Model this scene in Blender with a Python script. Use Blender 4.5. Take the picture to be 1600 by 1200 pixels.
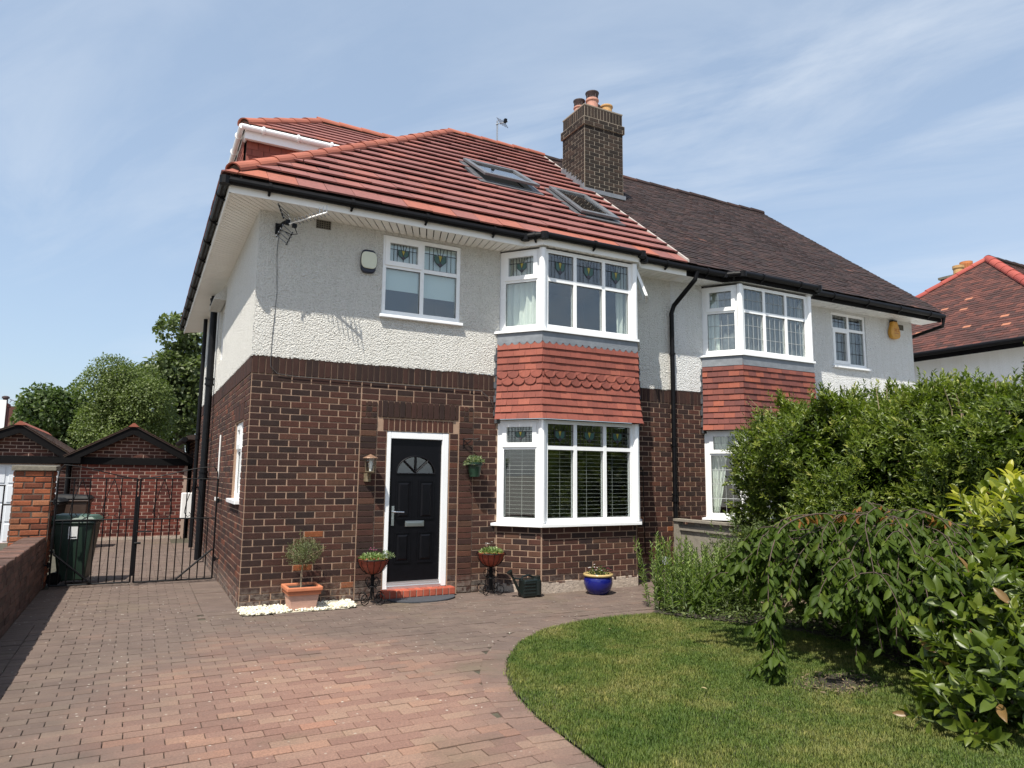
import bpy, math, random
import numpy as np
from mathutils import Vector, Matrix
random.seed(7)
RNG = np.random.default_rng(11)
SC = bpy.context.scene
COL = SC.collection
for o in list(bpy.data.objects): bpy.data.objects.remove(o)

# ---------------------------------------------------------------- camera
CAMPOS = Vector((-1.061, -8.423, 1.488))
F_PX, YAW, PITCH, ROLL = 1091.3, 0.48544, 0.13052, 0.0101
fw = Vector((math.sin(YAW)*math.cos(PITCH), math.cos(YAW)*math.cos(PITCH), math.sin(PITCH)))
rt0 = Vector((math.cos(YAW), -math.sin(YAW), 0)); up0 = rt0.cross(fw)
rt = rt0*math.cos(ROLL) + up0*math.sin(ROLL); upv = -rt0*math.sin(ROLL) + up0*math.cos(ROLL)
cam = bpy.data.cameras.new('camera'); cam.sensor_width = 36; cam.lens = 36*F_PX/1600
cam.clip_start = 0.05; cam.clip_end = 3000
co = bpy.data.objects.new('camera', cam); COL.objects.link(co)
co.matrix_world = Matrix(((rt.x, upv.x, -fw.x, CAMPOS.x), (rt.y, upv.y, -fw.y, CAMPOS.y), (rt.z, upv.z, -fw.z, CAMPOS.z), (0, 0, 0, 1)))
SC.camera = co

# ---------------------------------------------------------------- sky, sun, exposure
SUN = Vector((-0.4545, -0.377, 1.0)).normalized()      # towards the sun
EL = math.asin(SUN.z); AZ = math.atan2(SUN.x, SUN.y)
w = bpy.data.worlds.new('World'); SC.world = w; w.use_nodes = True
nt = w.node_tree; nt.nodes.clear()
out = nt.nodes.new('ShaderNodeOutputWorld'); bg = nt.nodes.new('ShaderNodeBackground')
sky = nt.nodes.new('ShaderNodeTexSky'); sky.sky_type = 'NISHITA'; sky.sun_disc = False
sky.sun_elevation = EL; sky.sun_rotation = AZ; sky.altitude = 0
sky.air_density = 1.0; sky.dust_density = 1.6; sky.ozone_density = 1.6
bg.inputs['Strength'].default_value = 0.124
tc = nt.nodes.new('ShaderNodeTexCoord')
sep = nt.nodes.new('ShaderNodeSeparateXYZ'); nt.links.new(tc.outputs['Generated'], sep.inputs[0])
# thin high cirrus: noise on the direction projected onto a flat layer
zc = nt.nodes.new('ShaderNodeMath'); zc.operation = 'MAXIMUM'; nt.links.new(sep.outputs['Z'], zc.inputs[0]); zc.inputs[1].default_value = 0.06
za = nt.nodes.new('ShaderNodeMath'); za.operation = 'ADD'; nt.links.new(zc.outputs[0], za.inputs[0]); za.inputs[1].default_value = 0.12
dv = nt.nodes.new('ShaderNodeVectorMath'); dv.operation = 'DIVIDE'
cmb = nt.nodes.new('ShaderNodeCombineXYZ')
for i in range(3): nt.links.new(za.outputs[0], cmb.inputs[i])
nt.links.new(tc.outputs['Generated'], dv.inputs[0]); nt.links.new(cmb.outputs[0], dv.inputs[1])
mp = nt.nodes.new('ShaderNodeMapping'); mp.inputs['Rotation'].default_value = (0, 0, 0); mp.inputs['Scale'].default_value = (0.5, 1.3, 1)
mr = nt.nodes.new('ShaderNodeMapping'); mr.inputs['Rotation'].default_value = (0, 0, 1.03)
mp.inputs['Location'].default_value = (0.3, 4.4, 0)
nt.links.new(dv.outputs[0], mr.inputs[0]); nt.links.new(mr.outputs[0], mp.inputs[0])
n1 = nt.nodes.new('ShaderNodeTexNoise'); n1.inputs['Scale'].default_value = 2.2; n1.inputs['Detail'].default_value = 9; n1.inputs['Roughness'].default_value = 0.6; n1.inputs['Distortion'].default_value = 0.5
n2 = nt.nodes.new('ShaderNodeTexNoise'); n2.inputs['Scale'].default_value = 0.75; n2.inputs['Detail'].default_value = 3
nt.links.new(mp.outputs[0], n1.inputs['Vector']); nt.links.new(mp.outputs[0], n2.inputs['Vector'])
r1 = nt.nodes.new('ShaderNodeMapRange'); r1.inputs['From Min'].default_value = 0.40; r1.inputs['From Max'].default_value = 0.78; nt.links.new(n1.outputs[0], r1.inputs[0])
r2 = nt.nodes.new('ShaderNodeMapRange'); r2.inputs['From Min'].default_value = 0.37; r2.inputs['From Max'].default_value = 0.66; nt.links.new(n2.outputs[0], r2.inputs[0])
mm = nt.nodes.new('ShaderNodeMath'); mm.operation = 'MULTIPLY'; nt.links.new(r1.outputs[0], mm.inputs[0]); nt.links.new(r2.outputs[0], mm.inputs[1])
ad = nt.nodes.new('ShaderNodeMath'); ad.operation = 'MULTIPLY_ADD'; nt.links.new(mm.outputs[0], ad.inputs[0]); ad.inputs[1].default_value = 1.0; ad.inputs[2].default_value = 0.0
mx = nt.nodes.new('ShaderNodeMix'); mx.data_type = 'RGBA'
hz = nt.nodes.new('ShaderNodeMix'); hz.data_type = 'RGBA'; hz.inputs[0].default_value = 0.62; hz.inputs[7].default_value = (1.80, 2.24, 2.78, 1)   # even summer haze
nt.links.new(sky.outputs[0], hz.inputs[6])
nt.links.new(ad.outputs[0], mx.inputs[0]); nt.links.new(hz.outputs[2], mx.inputs[6]); mx.inputs[7].default_value = (3.15, 3.45, 3.85, 1)
nt.links.new(mx.outputs[2], bg.inputs[0]); nt.links.new(bg.outputs[0], out.inputs[0])
sl = bpy.data.lights.new('sun', 'SUN'); sl.energy = 3.6; sl.angle = math.radians(0.53); sl.color = (1.0, 0.945, 0.85)
so = bpy.data.objects.new('sun', sl); COL.objects.link(so); so.rotation_euler = (-SUN).to_track_quat('-Z', 'Y').to_euler()
vs = SC.view_settings; vs.view_transform = 'Standard'; vs.look = 'None'; vs.exposure = 1.0; vs.gamma = 1.0; vs.use_curve_mapping = False
# ---------------------------------------------------------------- node helpers
def newmat(name):
    m = bpy.data.materials.new(name); m.use_nodes = True; t = m.node_tree; t.nodes.clear()
    o = t.nodes.new('ShaderNodeOutputMaterial'); b = t.nodes.new('ShaderNodeBsdfPrincipled')
    t.links.new(b.outputs[0], o.inputs[0])
    return m, t, b, o
def N(t, typ, **kw):
    n = t.nodes.new('ShaderNode'+typ)
    for k, v in kw.items():
        if k[0] == '_': setattr(n, k[1:], v)
        else: n.inputs[k.replace('_', ' ')].default_value = v
    return n
def ramp(t, src, stops, interp='LINEAR'):
    r = t.nodes.new('ShaderNodeValToRGB'); r.color_ramp.interpolation = interp
    e = r.color_ramp.elements
    while len(e) < len(stops): e.new(0.5)
    for i, (p, c) in enumerate(stops): e[i].position = p; e[i].color = (c[0], c[1], c[2], 1)
    t.links.new(src, r.inputs[0]); return r.outputs[0]
def mixc(t, fac, a, b, mode='MIX'):
    m = t.nodes.new('ShaderNodeMix'); m.data_type = 'RGBA'; m.blend_type = mode
    for sock, v in ((m.inputs[0], fac), (m.inputs[6], a), (m.inputs[7], b)):
        if hasattr(v, 'is_output'): t.links.new(v, sock)
        elif isinstance(v, (int, float)): sock.default_value = v
        else: sock.default_value = (v[0], v[1], v[2], 1)
    return m.outputs[2]
def math1(t, op, a, b=None, c=None, clamp=False):
    m = t.nodes.new('ShaderNodeMath'); m.operation = op; m.use_clamp = clamp
    for i, v in enumerate((a, b, c)):
        if v is None: continue
        if hasattr(v, 'is_output'): t.links.new(v, m.inputs[i])
        else: m.inputs[i].default_value = v
    return m.outputs[0]
def pos(t): return t.nodes.new('ShaderNodeNewGeometry').outputs['Position']
def noise(t, scale, detail=4, rough=0.55, vec=None, dist=0.0):
    n = N(t, 'TexNoise', Scale=scale, Detail=detail, Roughness=rough, Distortion=dist)
    t.links.new(vec if vec is not None else pos(t), n.inputs['Vector']); return n.outputs[0]
def bump(t, b, h, strength, dist):
    n = N(t, 'Bump', Strength=strength, Distance=dist); t.links.new(h, n.inputs['Height']); t.links.new(n.outputs[0], b.inputs['Normal'])
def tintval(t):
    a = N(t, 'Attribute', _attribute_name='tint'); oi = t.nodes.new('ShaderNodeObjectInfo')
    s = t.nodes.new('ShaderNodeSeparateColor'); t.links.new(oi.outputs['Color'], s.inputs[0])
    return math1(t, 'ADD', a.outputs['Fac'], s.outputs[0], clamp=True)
MATS = {}
def plain(name, col, rough=0.5, metal=0.0, nscale=None, namt=0.12, bumpd=0.0, bscale=60, spec=None):
    if name in MATS: return MATS[name]
    m, t, b, o = newmat(name)
    b.inputs['Roughness'].default_value = rough; b.inputs['Metallic'].default_value = metal
    if spec is not None: b.inputs['Specular IOR Level'].default_value = spec
    if nscale:
        f = noise(t, nscale, 5, 0.6)
        c = mixc(t, f, tuple(x*(1-namt*2) for x in col), tuple(min(1, x*(1+namt*1.6)) for x in col))
        t.links.new(c, b.inputs['Base Color'])
        rr = math1(t, 'MULTIPLY_ADD', f, 0.25, rough-0.12, clamp=True); t.links.new(rr, b.inputs['Roughness'])
    else: b.inputs['Base Color'].default_value = (*col, 1)
    if bumpd: bump(t, b, noise(t, bscale, 4, 0.6), 0.8, bumpd)
    MATS[name] = m; return m

# ---------------------------------------------------------------- object helpers
def link(o, parent=None):
    COL.objects.link(o)
    if parent is not None: o.parent = parent
    return o
def setp(o, label=None, cat=None, group=None, kind=None):
    if label: o['label'] = label
    if cat: o['category'] = cat
    if group: o['group'] = group
    if kind: o['kind'] = kind
    return o
def thing(name, loc, label, cat, group=None, rz=0.0):
    o = bpy.data.objects.new(name, None); o.empty_display_size = 0.1
    o.location = loc; o.rotation_euler = (0, 0, rz); link(o)
    return setp(o, label, cat, group)
def put(name, mesh, parent=None, tint=None, M=None, kind=None, label=None):
    """link a mesh whose vertices are in WORLD coordinates (or placed by M); parent keeps world place."""
    o = bpy.data.objects.new(name, mesh); COL.objects.link(o)
    if parent is not None:
        o.parent = parent
        o.matrix_parent_inverse = wm(parent).inverted()
    if M is not None: o.matrix_basis = M
    if tint is not None: o.color = (tint, 0, 0, 1)
    else: o.color = (0, 0, 0, 1)
    if kind: o['kind'] = kind
    if label: o['label'] = label
    return o
def wm(o):
    m = o.matrix_basis.copy()
    if o.parent is not None: m = wm(o.parent) @ o.matrix_parent_inverse @ m
    return m
class MB:
    def __init__(s): s.v = []; s.f = []; s.t = []; s.m = []
    def add(s, vs, fs, tint=0.0, mi=0):
        n = len(s.v); s.v += [tuple(p) for p in vs]
        for f in fs: s.f.append(tuple(i+n for i in f)); s.t.append(tint); s.m.append(mi)
    def hexa(s, p, tint=0.0, mi=0):   # p: 8 points, bottom ring ccw then top ring
        s.add(p, [(3,2,1,0),(4,5,6,7),(0,1,5,4),(1,2,6,5),(2,3,7,6),(3,0,4,7)], tint, mi)
    def box(s, x0, x1, y0, y1, z0, z1, tint=0.0, mi=0):
        s.hexa([(x0,y0,z0),(x1,y0,z0),(x1,y1,z0),(x0,y1,z0),(x0,y0,z1),(x1,y0,z1),(x1,y1,z1),(x0,y1,z1)], tint, mi)
    def fbox(s, fr, u0, u1, d0, d1, z0, z1, tint=0.0, mi=0):
        """box in a wall frame: u along the wall, d outwards, z up"""
        P = lambda u, d, z: fr.p(u, d, z)
        s.hexa([P(u0,d1,z0),P(u1,d1,z0),P(u1,d0,z0),P(u0,d0,z0),P(u0,d1,z1),P(u1,d1,z1),P(u1,d0,z1),P(u0,d0,z1)], tint, mi)
    def quad(s, a, b, c, d, tint=0.0, mi=0): s.add([a,b,c,d], [(0,1,2,3)], tint, mi)
    def tube(s, pts, r, n=8, tint=0.0, mi=0, caps=True):
        pts = [Vector(p) for p in pts]; rr = r if isinstance(r, (list, tuple)) else [r]*len(pts)
        rings = []; prev = None
        for i, p in enumerate(pts):
            d = (pts[min(i+1, len(pts)-1)] - pts[max(i-1, 0)]).normalized()
            if prev is None:
                a = d.cross(Vector((0,0,1)));
                if a.length < 1e-3: a = d.cross(Vector((1,0,0)))
            else: a = prev - d*prev.dot(d)
            a.normalize(); prev = a; b = d.cross(a)
            rings.append([p + (a*math.cos(2*math.pi*k/n) + b*math.sin(2*math.pi*k/n))*rr[i] for k in range(n)])
        base = len(s.v); V = [q for ring in rings for q in ring]; Fs = []
        for i in range(len(rings)-1):
            for k in range(n): Fs.append((i*n+k, i*n+(k+1)%n, (i+1)*n+(k+1)%n, (i+1)*n+k))
        if caps: Fs.append(tuple(range(n-1,-1,-1))); Fs.append(tuple((len(rings)-1)*n+k for k in range(n)))
        s.add(V, Fs, tint, mi)
    def lathe(s, c, prof, n=24, tint=0.0, mi=0, sx=1.0, sy=1.0):
        V = []; Fs = []
        for r, z in prof:
            for k in range(n): a = 2*math.pi*k/n; V.append((c[0]+r*sx*math.cos(a), c[1]+r*sy*math.sin(a), c[2]+z))
        for i in range(len(prof)-1):
            for k in range(n): Fs.append((i*n+k, i*n+(k+1)%n, (i+1)*n+(k+1)%n, (i+1)*n+k))
        s.add(V, Fs, tint, mi)
    def prism(s, poly, a, tint=0.0, mi=0):
        """poly: 3D points of one face, a: extrusion vector"""
        n = len(poly); a = Vector(a); top = [Vector(p)+a for p in poly]
        s.add([Vector(p) for p in poly]+top, [tuple(range(n-1,-1,-1)), tuple(range(n,2*n))]+[(i,(i+1)%n,n+(i+1)%n,n+i) for i in range(n)], tint, mi)
    def mesh(s, name, mats, smooth=False, bevel=None):
        me = bpy.data.meshes.new(name); me.from_pydata(s.v, [], s.f)
        mats = mats if isinstance(mats, (list, tuple)) else [mats]
        for m in mats: me.materials.append(m)
        me.polygons.foreach_set('material_index', s.m)
        a = me.attributes.new('tint', 'FLOAT', 'FACE'); a.data.foreach_set('value', s.t)
        if smooth: me.polygons.foreach_set('use_smooth', [True]*len(s.f))
        me.update(); return me
    def build(s, name, mats, parent=None, smooth=False, tint=None, kind=None, label=None, bevel=None, autosm=None):
        o = put(name, s.mesh(name, mats, smooth), parent, tint, None, kind, label)
        if bevel:
            b = o.modifiers.new('bevel', 'BEVEL'); b.width = bevel; b.segments = 2; b.limit_method = 'ANGLE'; b.angle_limit = 0.6
            b.harden_normals = False
        return o
class Frame:
    """a wall: origin, direction along it, outward normal"""
    def __init__(s, a, b, z=0.0):
        s.o = Vector((a[0], a[1], z)); d = Vector((b[0]-a[0], b[1]-a[1], 0)); s.len = d.length; s.d = d.normalized()
        s.n = Vector((s.d.y, -s.d.x, 0)); s.rz = math.atan2(s.d.y, s.d.x)
    def p(s, u, d, z): return s.o + s.d*u + s.n*d + Vector((0,0,z))
def view_area(p, n, w, h):
    d = Vector(p) - CAMPOS; L = d.length; z = d.dot(fw)
    if z < 0.3: return 0
    x = d.dot(rt)/z*F_PX; y = d.dot(upv)/z*F_PX
    if abs(x) > 815 or abs(y) > 615: return 0
    return w*h*max(0.0, -Vector(n).dot(d)/L)/(L*L)
# shared piece meshes (bricks, pavers): chamfered front, open back. local: x along, -y outwards, z up
PIECES = {}
def piece_geo(w, h, d, c):
    x, z = w/2, h/2
    V = [(-x,d,-z),(x,d,-z),(x,d,z),(-x,d,z), (-x,c,-z),(x,c,-z),(x,c,z),(-x,c,z), (-x+c,0,-z+c),(x-c,0,-z+c),(x-c,0,z-c),(-x+c,0,z-c)]
    Fs = [(8,9,10,11),(4,5,9,8),(5,6,10,9),(6,7,11,10),(7,4,8,11),(0,1,5,4),(1,2,6,5),(2,3,7,6),(3,0,4,7)]
    return V, Fs
def piece_mesh(name, w, h, d, c, mat):
    k = (name, round(w,3), round(h,3), round(d,3), mat.name)
    if k not in PIECES:
        mb = MB(); V, Fs = piece_geo(w, h, d, c); mb.add(V, Fs); PIECES[k] = mb.mesh(name, mat)
    return PIECES[k]
def lay(pieces, parent, name, mat, limit=300, proud=0.006, depth=0.03, c=0.004, rest='brickwork', jit=0.002):
    """pieces: list of (M 4x4 of the piece's front centre, w, h, tint). The `limit` largest in view become objects, the rest one mesh."""
    sc = []
    for i, (M, w_, h_, t_) in enumerate(pieces):
        nrm = -(M.to_3x3() @ Vector((0,1,0)))
        sc.append((view_area(M.translation, nrm, w_, h_), i))
    sc.sort(key=lambda a: -a[0]); keep = set(i for a, i in sc[:limit] if a > 0)
    mb = MB()
    for i, (M, w_, h_, t_) in enumerate(pieces):
        j = random.uniform(-jit, jit)
        M2 = M @ Matrix.Translation((0, -proud-j, 0)) @ Matrix.Rotation(random.uniform(-1,1)*jit*2, 4, 'Y')
        if i in keep:
            put(name, piece_mesh(name, w_, h_, depth, c, mat), parent, t_, M2)
        else:
            V, Fs = piece_geo(w_, h_, depth, c); mb.add([M2 @ Vector(v) for v in V], Fs, t_)
    if mb.v: mb.build(rest, mat, parent, kind='stuff')
def fmat(fr, u, d, z): return Matrix.Translation(fr.p(u, d, z)) @ Matrix.Rotation(fr.rz, 4, 'Z')
def bond(fr, u0, u1, z0, z1, holes=(), tf=None, course=0.075, L=0.225, j=0.0115, phase=0, d=0.0, poly=None):
    """stretcher bond as a list of pieces; holes: (u0,u1,z0,z1); poly: keep(u,z)"""
    out = []; n = int(round((z1-z0)/course))
    for k in range(n):
        za, zb = z0+k*course, z0+(k+1)*course
        if zb > z1+0.02: break
        zc = (za+zb)/2; segs = [(u0, u1)]
        for (a, b, c_, e) in holes:
            if c_ < zc < e:
                ns = []
                for (s0, s1) in segs:
                    if b <= s0 or a >= s1: ns.append((s0, s1)); continue
                    if a > s0: ns.append((s0, a))
                    if b < s1: ns.append((b, s1))
                segs = ns
        off = L/2 if (k+phase) % 2 else 0.0
        for (s0, s1) in segs:
            g = u0 - L + off
            while g < s1:
                a, b = max(g, s0), min(g+L, s1); g += L
                if b-a < 0.03: continue
                w_, h_ = b-a-j, course-j
                if poly and not poly((a+b)/2, zc): continue
                t_ = tf(a, zc) if tf else random.random()*.93
                w_ = round(w_, 2) if abs(w_-round(w_, 2)) < 0.004 else round(w_, 3)
                out.append((fmat(fr, (a+b)/2, d, zc), w_, h_, t_))
    return out
def soldiers(fr, u0, u1, z0, z1, step=0.075, j=0.0115, d=0.0, tf=None):
    n = max(1, int(round((u1-u0)/step))); st = (u1-u0)/n
    return [(fmat(fr, u0+(i+.5)*st, d, (z0+z1)/2), round(st-j, 3), round(z1-z0-j, 3), tf(u0+i*st, z0) if tf else random.random()) for i in range(n)]
def wall_face(mb, fr, u0, u1, z0, z1, holes=(), reveal=0.09, d=0.0, mi=0):
    us = sorted(set([u0, u1]+[h[0] for h in holes]+[h[1] for h in holes])); zs = sorted(set([z0, z1]+[h[2] for h in holes]+[h[3] for h in holes]))
    us = [u for u in us if u0 <= u <= u1]; zs = [z for z in zs if z0 <= z <= z1]
    for a, b in zip(us, us[1:]):
        for c_, e in zip(zs, zs[1:]):
            if any(h[0] <= (a+b)/2 <= h[1] and h[2] <= (c_+e)/2 <= h[3] for h in holes): continue
            mb.quad(fr.p(a,d,c_), fr.p(b,d,c_), fr.p(b,d,e), fr.p(a,d,e), 0, mi)
    for (a, b, c_, e) in holes:
        c2, e2 = max(c_, z0), min(e, z1)
        if c2 >= e2: continue
        mb.quad(fr.p(a,d,c2), fr.p(a,d,e2), fr.p(a,d-reveal,e2), fr.p(a,d-reveal,c2), 0, mi)
        mb.quad(fr.p(b,d,e2), fr.p(b,d,c2), fr.p(b,d-reveal,c2), fr.p(b,d-reveal,e2), 0, mi)
        if e2 == e: mb.quad(fr.p(a,d,e), fr.p(b,d,e), fr.p(b,d-reveal,e), fr.p(a,d-reveal,e), 0, mi)
        if c2 == c_: mb.quad(fr.p(b,d,c_), fr.p(a,d,c_), fr.p(a,d-reveal,c_), fr.p(b,d-reveal,c_), 0, mi)
def tiles(org, U, V, Nn, rows, gauge, width, uL, uR, thick, lift, tf=None, gap=0.006, jit=0.003, stagger=True, over=0.06, first=1.0):
    """courses of tiles on a plane. returns list of 8-corner boxes + tint. uL/uR: limits as functions of v."""
    org, U, V, Nn = Vector(org), Vector(U).normalized(), Vector(V).normalized(), Vector(Nn).normalized(); res = []
    for r in range(rows):
        v0, v1 = r*gauge, (r+1)*gauge + over
        l0, l1, r0, r1 = uL(v0), uL(v1), uR(v0), uR(v1)
        lo, hi = min(l0, l1), max(r0, r1)
        off = width/2 if (stagger and r % 2) else 0
        k = math.floor((lo-off)/width)
        while k*width+off < hi:
            a, b = k*width+off, (k+1)*width+off; k += 1
            a0, a1, b0, b1 = max(a, l0), max(a, l1), min(b, r0), min(b, r1)
            if b0-a0 < 0.012 and b1-a1 < 0.012: continue
            if b0 < a0: b0 = a0 = (a0+b0)/2
            if b1 < a1: b1 = a1 = (a1+b1)/2
            j = random.uniform(-jit, jit); g = gap/2
            P = lambda u, v, n: org + U*u + V*v + Nn*n
            h0, h1 = lift*(first if r == 0 else 1)+j, 0.004
            if b0-a0 > 2*g: a0 += g; b0 -= g
            if b1-a1 > 2*g: a1 += g; b1 -= g
            t_ = tf(a, v0) if tf else random.random()
            res.append(([P(a0,v0,h0),P(b0,v0,h0),P(b1,v1,h1),P(a1,v1,h1),P(a0,v0,h0+thick),P(b0,v0,h0+thick),P(b1,v1,h1+thick),P(a1,v1,h1+thick)], t_, Nn))
    return res
def lay_tiles(tl, parent, name, mat, limit, rest):
    sc = []
    for i, (p, t_, n_) in enumerate(tl):
        c_ = sum((q for q in p[4:]), Vector())/4; wd = (p[5]-p[4]).length; hd = (p[7]-p[4]).length
        sc.append((view_area(c_, n_, wd, hd), i))
    sc.sort(key=lambda a: -a[0]); keep = set(i for a, i in sc[:limit] if a > 0); mb = MB(); shared = {}
    for i, (p, t_, n_) in enumerate(tl):
        if i in keep:
            o = p[0]; key = tuple(round(x, 3) for q in p for x in (q-o))
            if key not in shared:
                m1 = MB(); m1.hexa([q-o for q in p]); shared[key] = m1.mesh(name, mat)
            put(name, shared[key], parent, t_, Matrix.Translation(o))
        else: mb.hexa(p, t_)
    if mb.v: mb.build(rest, mat, parent, kind='stuff')
def npmesh(name, V, Fc, tint, mat, smooth=False):
    """V (n,3), Fc (m,k) faces of equal size k"""
    me = bpy.data.meshes.new(name); n, (m, k) = len(V), Fc.shape
    me.vertices.add(n); me.vertices.foreach_set('co', np.ascontiguousarray(V, dtype=np.float32).ravel())
    me.loops.add(m*k); me.loops.foreach_set('vertex_index', np.ascontiguousarray(Fc, dtype=np.int32).ravel())
    me.polygons.add(m); me.polygons.foreach_set('loop_start', np.arange(0, m*k, k, dtype=np.int32))
    a = me.attributes.new('tint', 'FLOAT', 'FACE'); a.data.foreach_set('value', np.ascontiguousarray(tint, dtype=np.float32))
    if smooth: me.polygons.foreach_set('use_smooth', np.ones(m, dtype=bool))
    me.materials.append(mat); me.update(calc_edges=True); me.validate(); return me
# leaf templates: along +y from the origin, width along x, fold up in z
LEAF4 = (np.array([(0,0,0),(0,.5,-.03),(0,1,-.16),(-.5,.45,.10),(.5,.45,.10)], float), np.array([(0,4,1),(1,4,2),(0,1,3),(1,2,3)]))
def leaf_big():
    sp = [(0,0),(.2,.33),(.45,.5),(.72,.40),(.9,.18)]
    V = []; Fs = []
    for y, hw in sp: V += [(-hw, y, .16*hw*1.2-.25*(y-.4)**2*.6), (0, y, -.25*(y-.4)**2*.6), (hw, y, .16*hw*1.2-.25*(y-.4)**2*.6)]
    V.append((0, 1, -.075))
    for i in range(len(sp)-1):
        a = i*3
        Fs += [(a,a+1,a+4,a+3),(a+1,a+2,a+5,a+4)]
    e = (len(sp)-1)*3; Fs += [(e,e+1,e+1+2,e+1+2),]
    T = []
    for f in Fs[:-1]: T += [(f[0],f[1],f[2]),(f[0],f[2],f[3])]
    T += [(e,e+1,len(V)-1),(e+1,e+2,len(V)-1)]
    return np.array(V, float), np.array(T)
LEAFB = leaf_big()
def frames(D, roll=None, upbias=None):
    """orthonormal bases (n,3,3) with y along D; z roughly up"""
    D = D/np.linalg.norm(D, axis=1, keepdims=True); n = len(D)
    U = np.tile(np.array([0,0,1.0]), (n,1)) + RNG.normal(0, .35, (n,3)) if upbias is None else upbias
    X = np.cross(D, U); X /= np.linalg.norm(X, axis=1, keepdims=True)+1e-9; Z = np.cross(X, D)
    return np.stack([X, D, Z], axis=2)
def leaves(P, D, size, width, tint, tmpl=LEAF4, up=None):
    """many leaves -> V, F, tint arrays. size/width scalars or arrays"""
    n = len(P); B = frames(D, upbias=up); T, Fc = tmpl
    S = np.zeros((n,3)); S[:,0] = width; S[:,1] = size; S[:,2] = np.asarray(size)
    L = T[None]*S[:,None,:]; V = np.einsum('nij,nkj->nki', B, L) + P[:,None,:]
    F = (Fc[None] + (np.arange(n)*len(T))[:,None,None]).reshape(-1, Fc.shape[1])
    return V.reshape(-1,3), F, np.repeat(tint, len(Fc))
def join(*parts):
    V = []; F = []; T = []; o = 0
    for v, f, t_ in parts: V.append(v); F.append(f+o); T.append(t_); o += len(v)
    return np.concatenate(V), np.concatenate(F), np.concatenate(T)
# ---------------------------------------------------------------- materials
def brick_mat(name, stops, grain=1.0, soot=0.0, zstain=None):
    m, t, b, o = newmat(name); v = tintval(t)
    c = ramp(t, v, stops)
    g = noise(t, 95, 6, 0.7); c = mixc(t, 0.75*grain, c, ramp(t, g, [(0.25, (.45,.45,.45)), (0.5, (.95,.95,.95)), (0.78, (1.5,1.4,1.3))]), 'MULTIPLY')
    g2 = noise(t, 9, 4, 0.6); c = mixc(t, 0.5, c, ramp(t, g2, [(0.3, (.6,.6,.62)), (0.7, (1.2,1.15,1.1))]), 'MULTIPLY')
    if soot:
        s = noise(t, 2.2, 5, 0.65); s = ramp(t, s, [(0.45, (0,0,0)), (0.75, (1,1,1))]); sc = N(t, 'SeparateColor'); t.links.new(s, sc.inputs[0])
        c = mixc(t, math1(t, 'MULTIPLY', sc.outputs[0], soot), c, (.022,.02,.018))
    if zstain:   # pale salts and lime in the lowest courses
        z = N(t, 'SeparateXYZ'); t.links.new(pos(t), z.inputs[0])
        k = N(t, 'MapRange'); t.links.new(z.outputs[2], k.inputs[0]); k.inputs[1].default_value = zstain[1]; k.inputs[2].default_value = zstain[0]
        q = ramp(t, noise(t, 16, 6, 0.7), [(0.40, (0,0,0)), (0.62, (1,1,1))]); qs = N(t, 'SeparateColor'); t.links.new(q, qs.inputs[0])
        c = mixc(t, math1(t, 'MULTIPLY', math1(t, 'MULTIPLY', k.outputs[0], qs.outputs[0]), 0.75), c, (.27,.235,.20))
    sp = N(t, 'TexVoronoi', Scale=26.0); t.links.new(pos(t), sp.inputs['Vector'])
    spk = ramp(t, sp.outputs['Distance'], [(0.055, (1,1,1)), (0.085, (0,0,0))]); s2 = N(t, 'SeparateColor'); t.links.new(spk, s2.inputs[0])
    lim = ramp(t, noise(t, 1.3, 3), [(0.52, (0,0,0)), (0.66, (1,1,1))]); s3 = N(t, 'SeparateColor'); t.links.new(lim, s3.inputs[0])
    c = mixc(t, math1(t, 'MULTIPLY', math1(t, 'MULTIPLY', s2.outputs[0], s3.outputs[0]), 0.6), c, (.34,.30,.26))
    t.links.new(c, b.inputs['Base Color']); b.inputs['Roughness'].default_value = 0.9; b.inputs['Specular IOR Level'].default_value = 0.25
    bump(t, b, noise(t, 140, 5, 0.7), 0.7, 0.004); return m
BR = brick_mat('rustic_brick', [(0.0, (.030,.019,.017)), (0.2, (.044,.023,.019)), (0.5, (.062,.028,.0215)), (0.75, (.078,.033,.024)), (0.9, (.090,.048,.032)), (0.985, (.100,.040,.026)), (1.0, (.21,.070,.028))], zstain=(0.02, 0.26))
BRS = brick_mat('side_brick', [(0.0, (.034,.019,.016)), (0.4, (.062,.027,.020)), (0.8, (.085,.034,.023)), (1.0, (.18,.06,.032))], zstain=(0.0, 0.35))
BRG = brick_mat('garage_brick', [(0.0, (.07,.022,.018)), (0.5, (.13,.035,.026)), (1.0, (.19,.055,.038))])
BRD = brick_mat('garage_dark_brick', [(0.0, (.045,.022,.019)), (0.5, (.08,.034,.027)), (1.0, (.13,.055,.04))])
BRP = brick_mat('gatepost_brick', [(0.0, (.10,.04,.027)), (0.35, (.22,.068,.034)), (0.7, (.31,.098,.045)), (1.0, (.35,.16,.085))], grain=1.3, soot=.5)
BRW = brick_mat('garden_wall_brick', [(0.0, (.075,.048,.040)), (0.5, (.125,.075,.060)), (1.0, (.18,.10,.078))], soot=0.4)
BRC = brick_mat('chimney_brick', [(0.0, (.020,.016,.014)), (0.5, (.036,.026,.021)), (1.0, (.062,.042,.032))], soot=0.75)
BRT = brick_mat('step_tile', [(0.0, (.32,.075,.045)), (1.0, (.44,.11,.065))], grain=.35)
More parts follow.
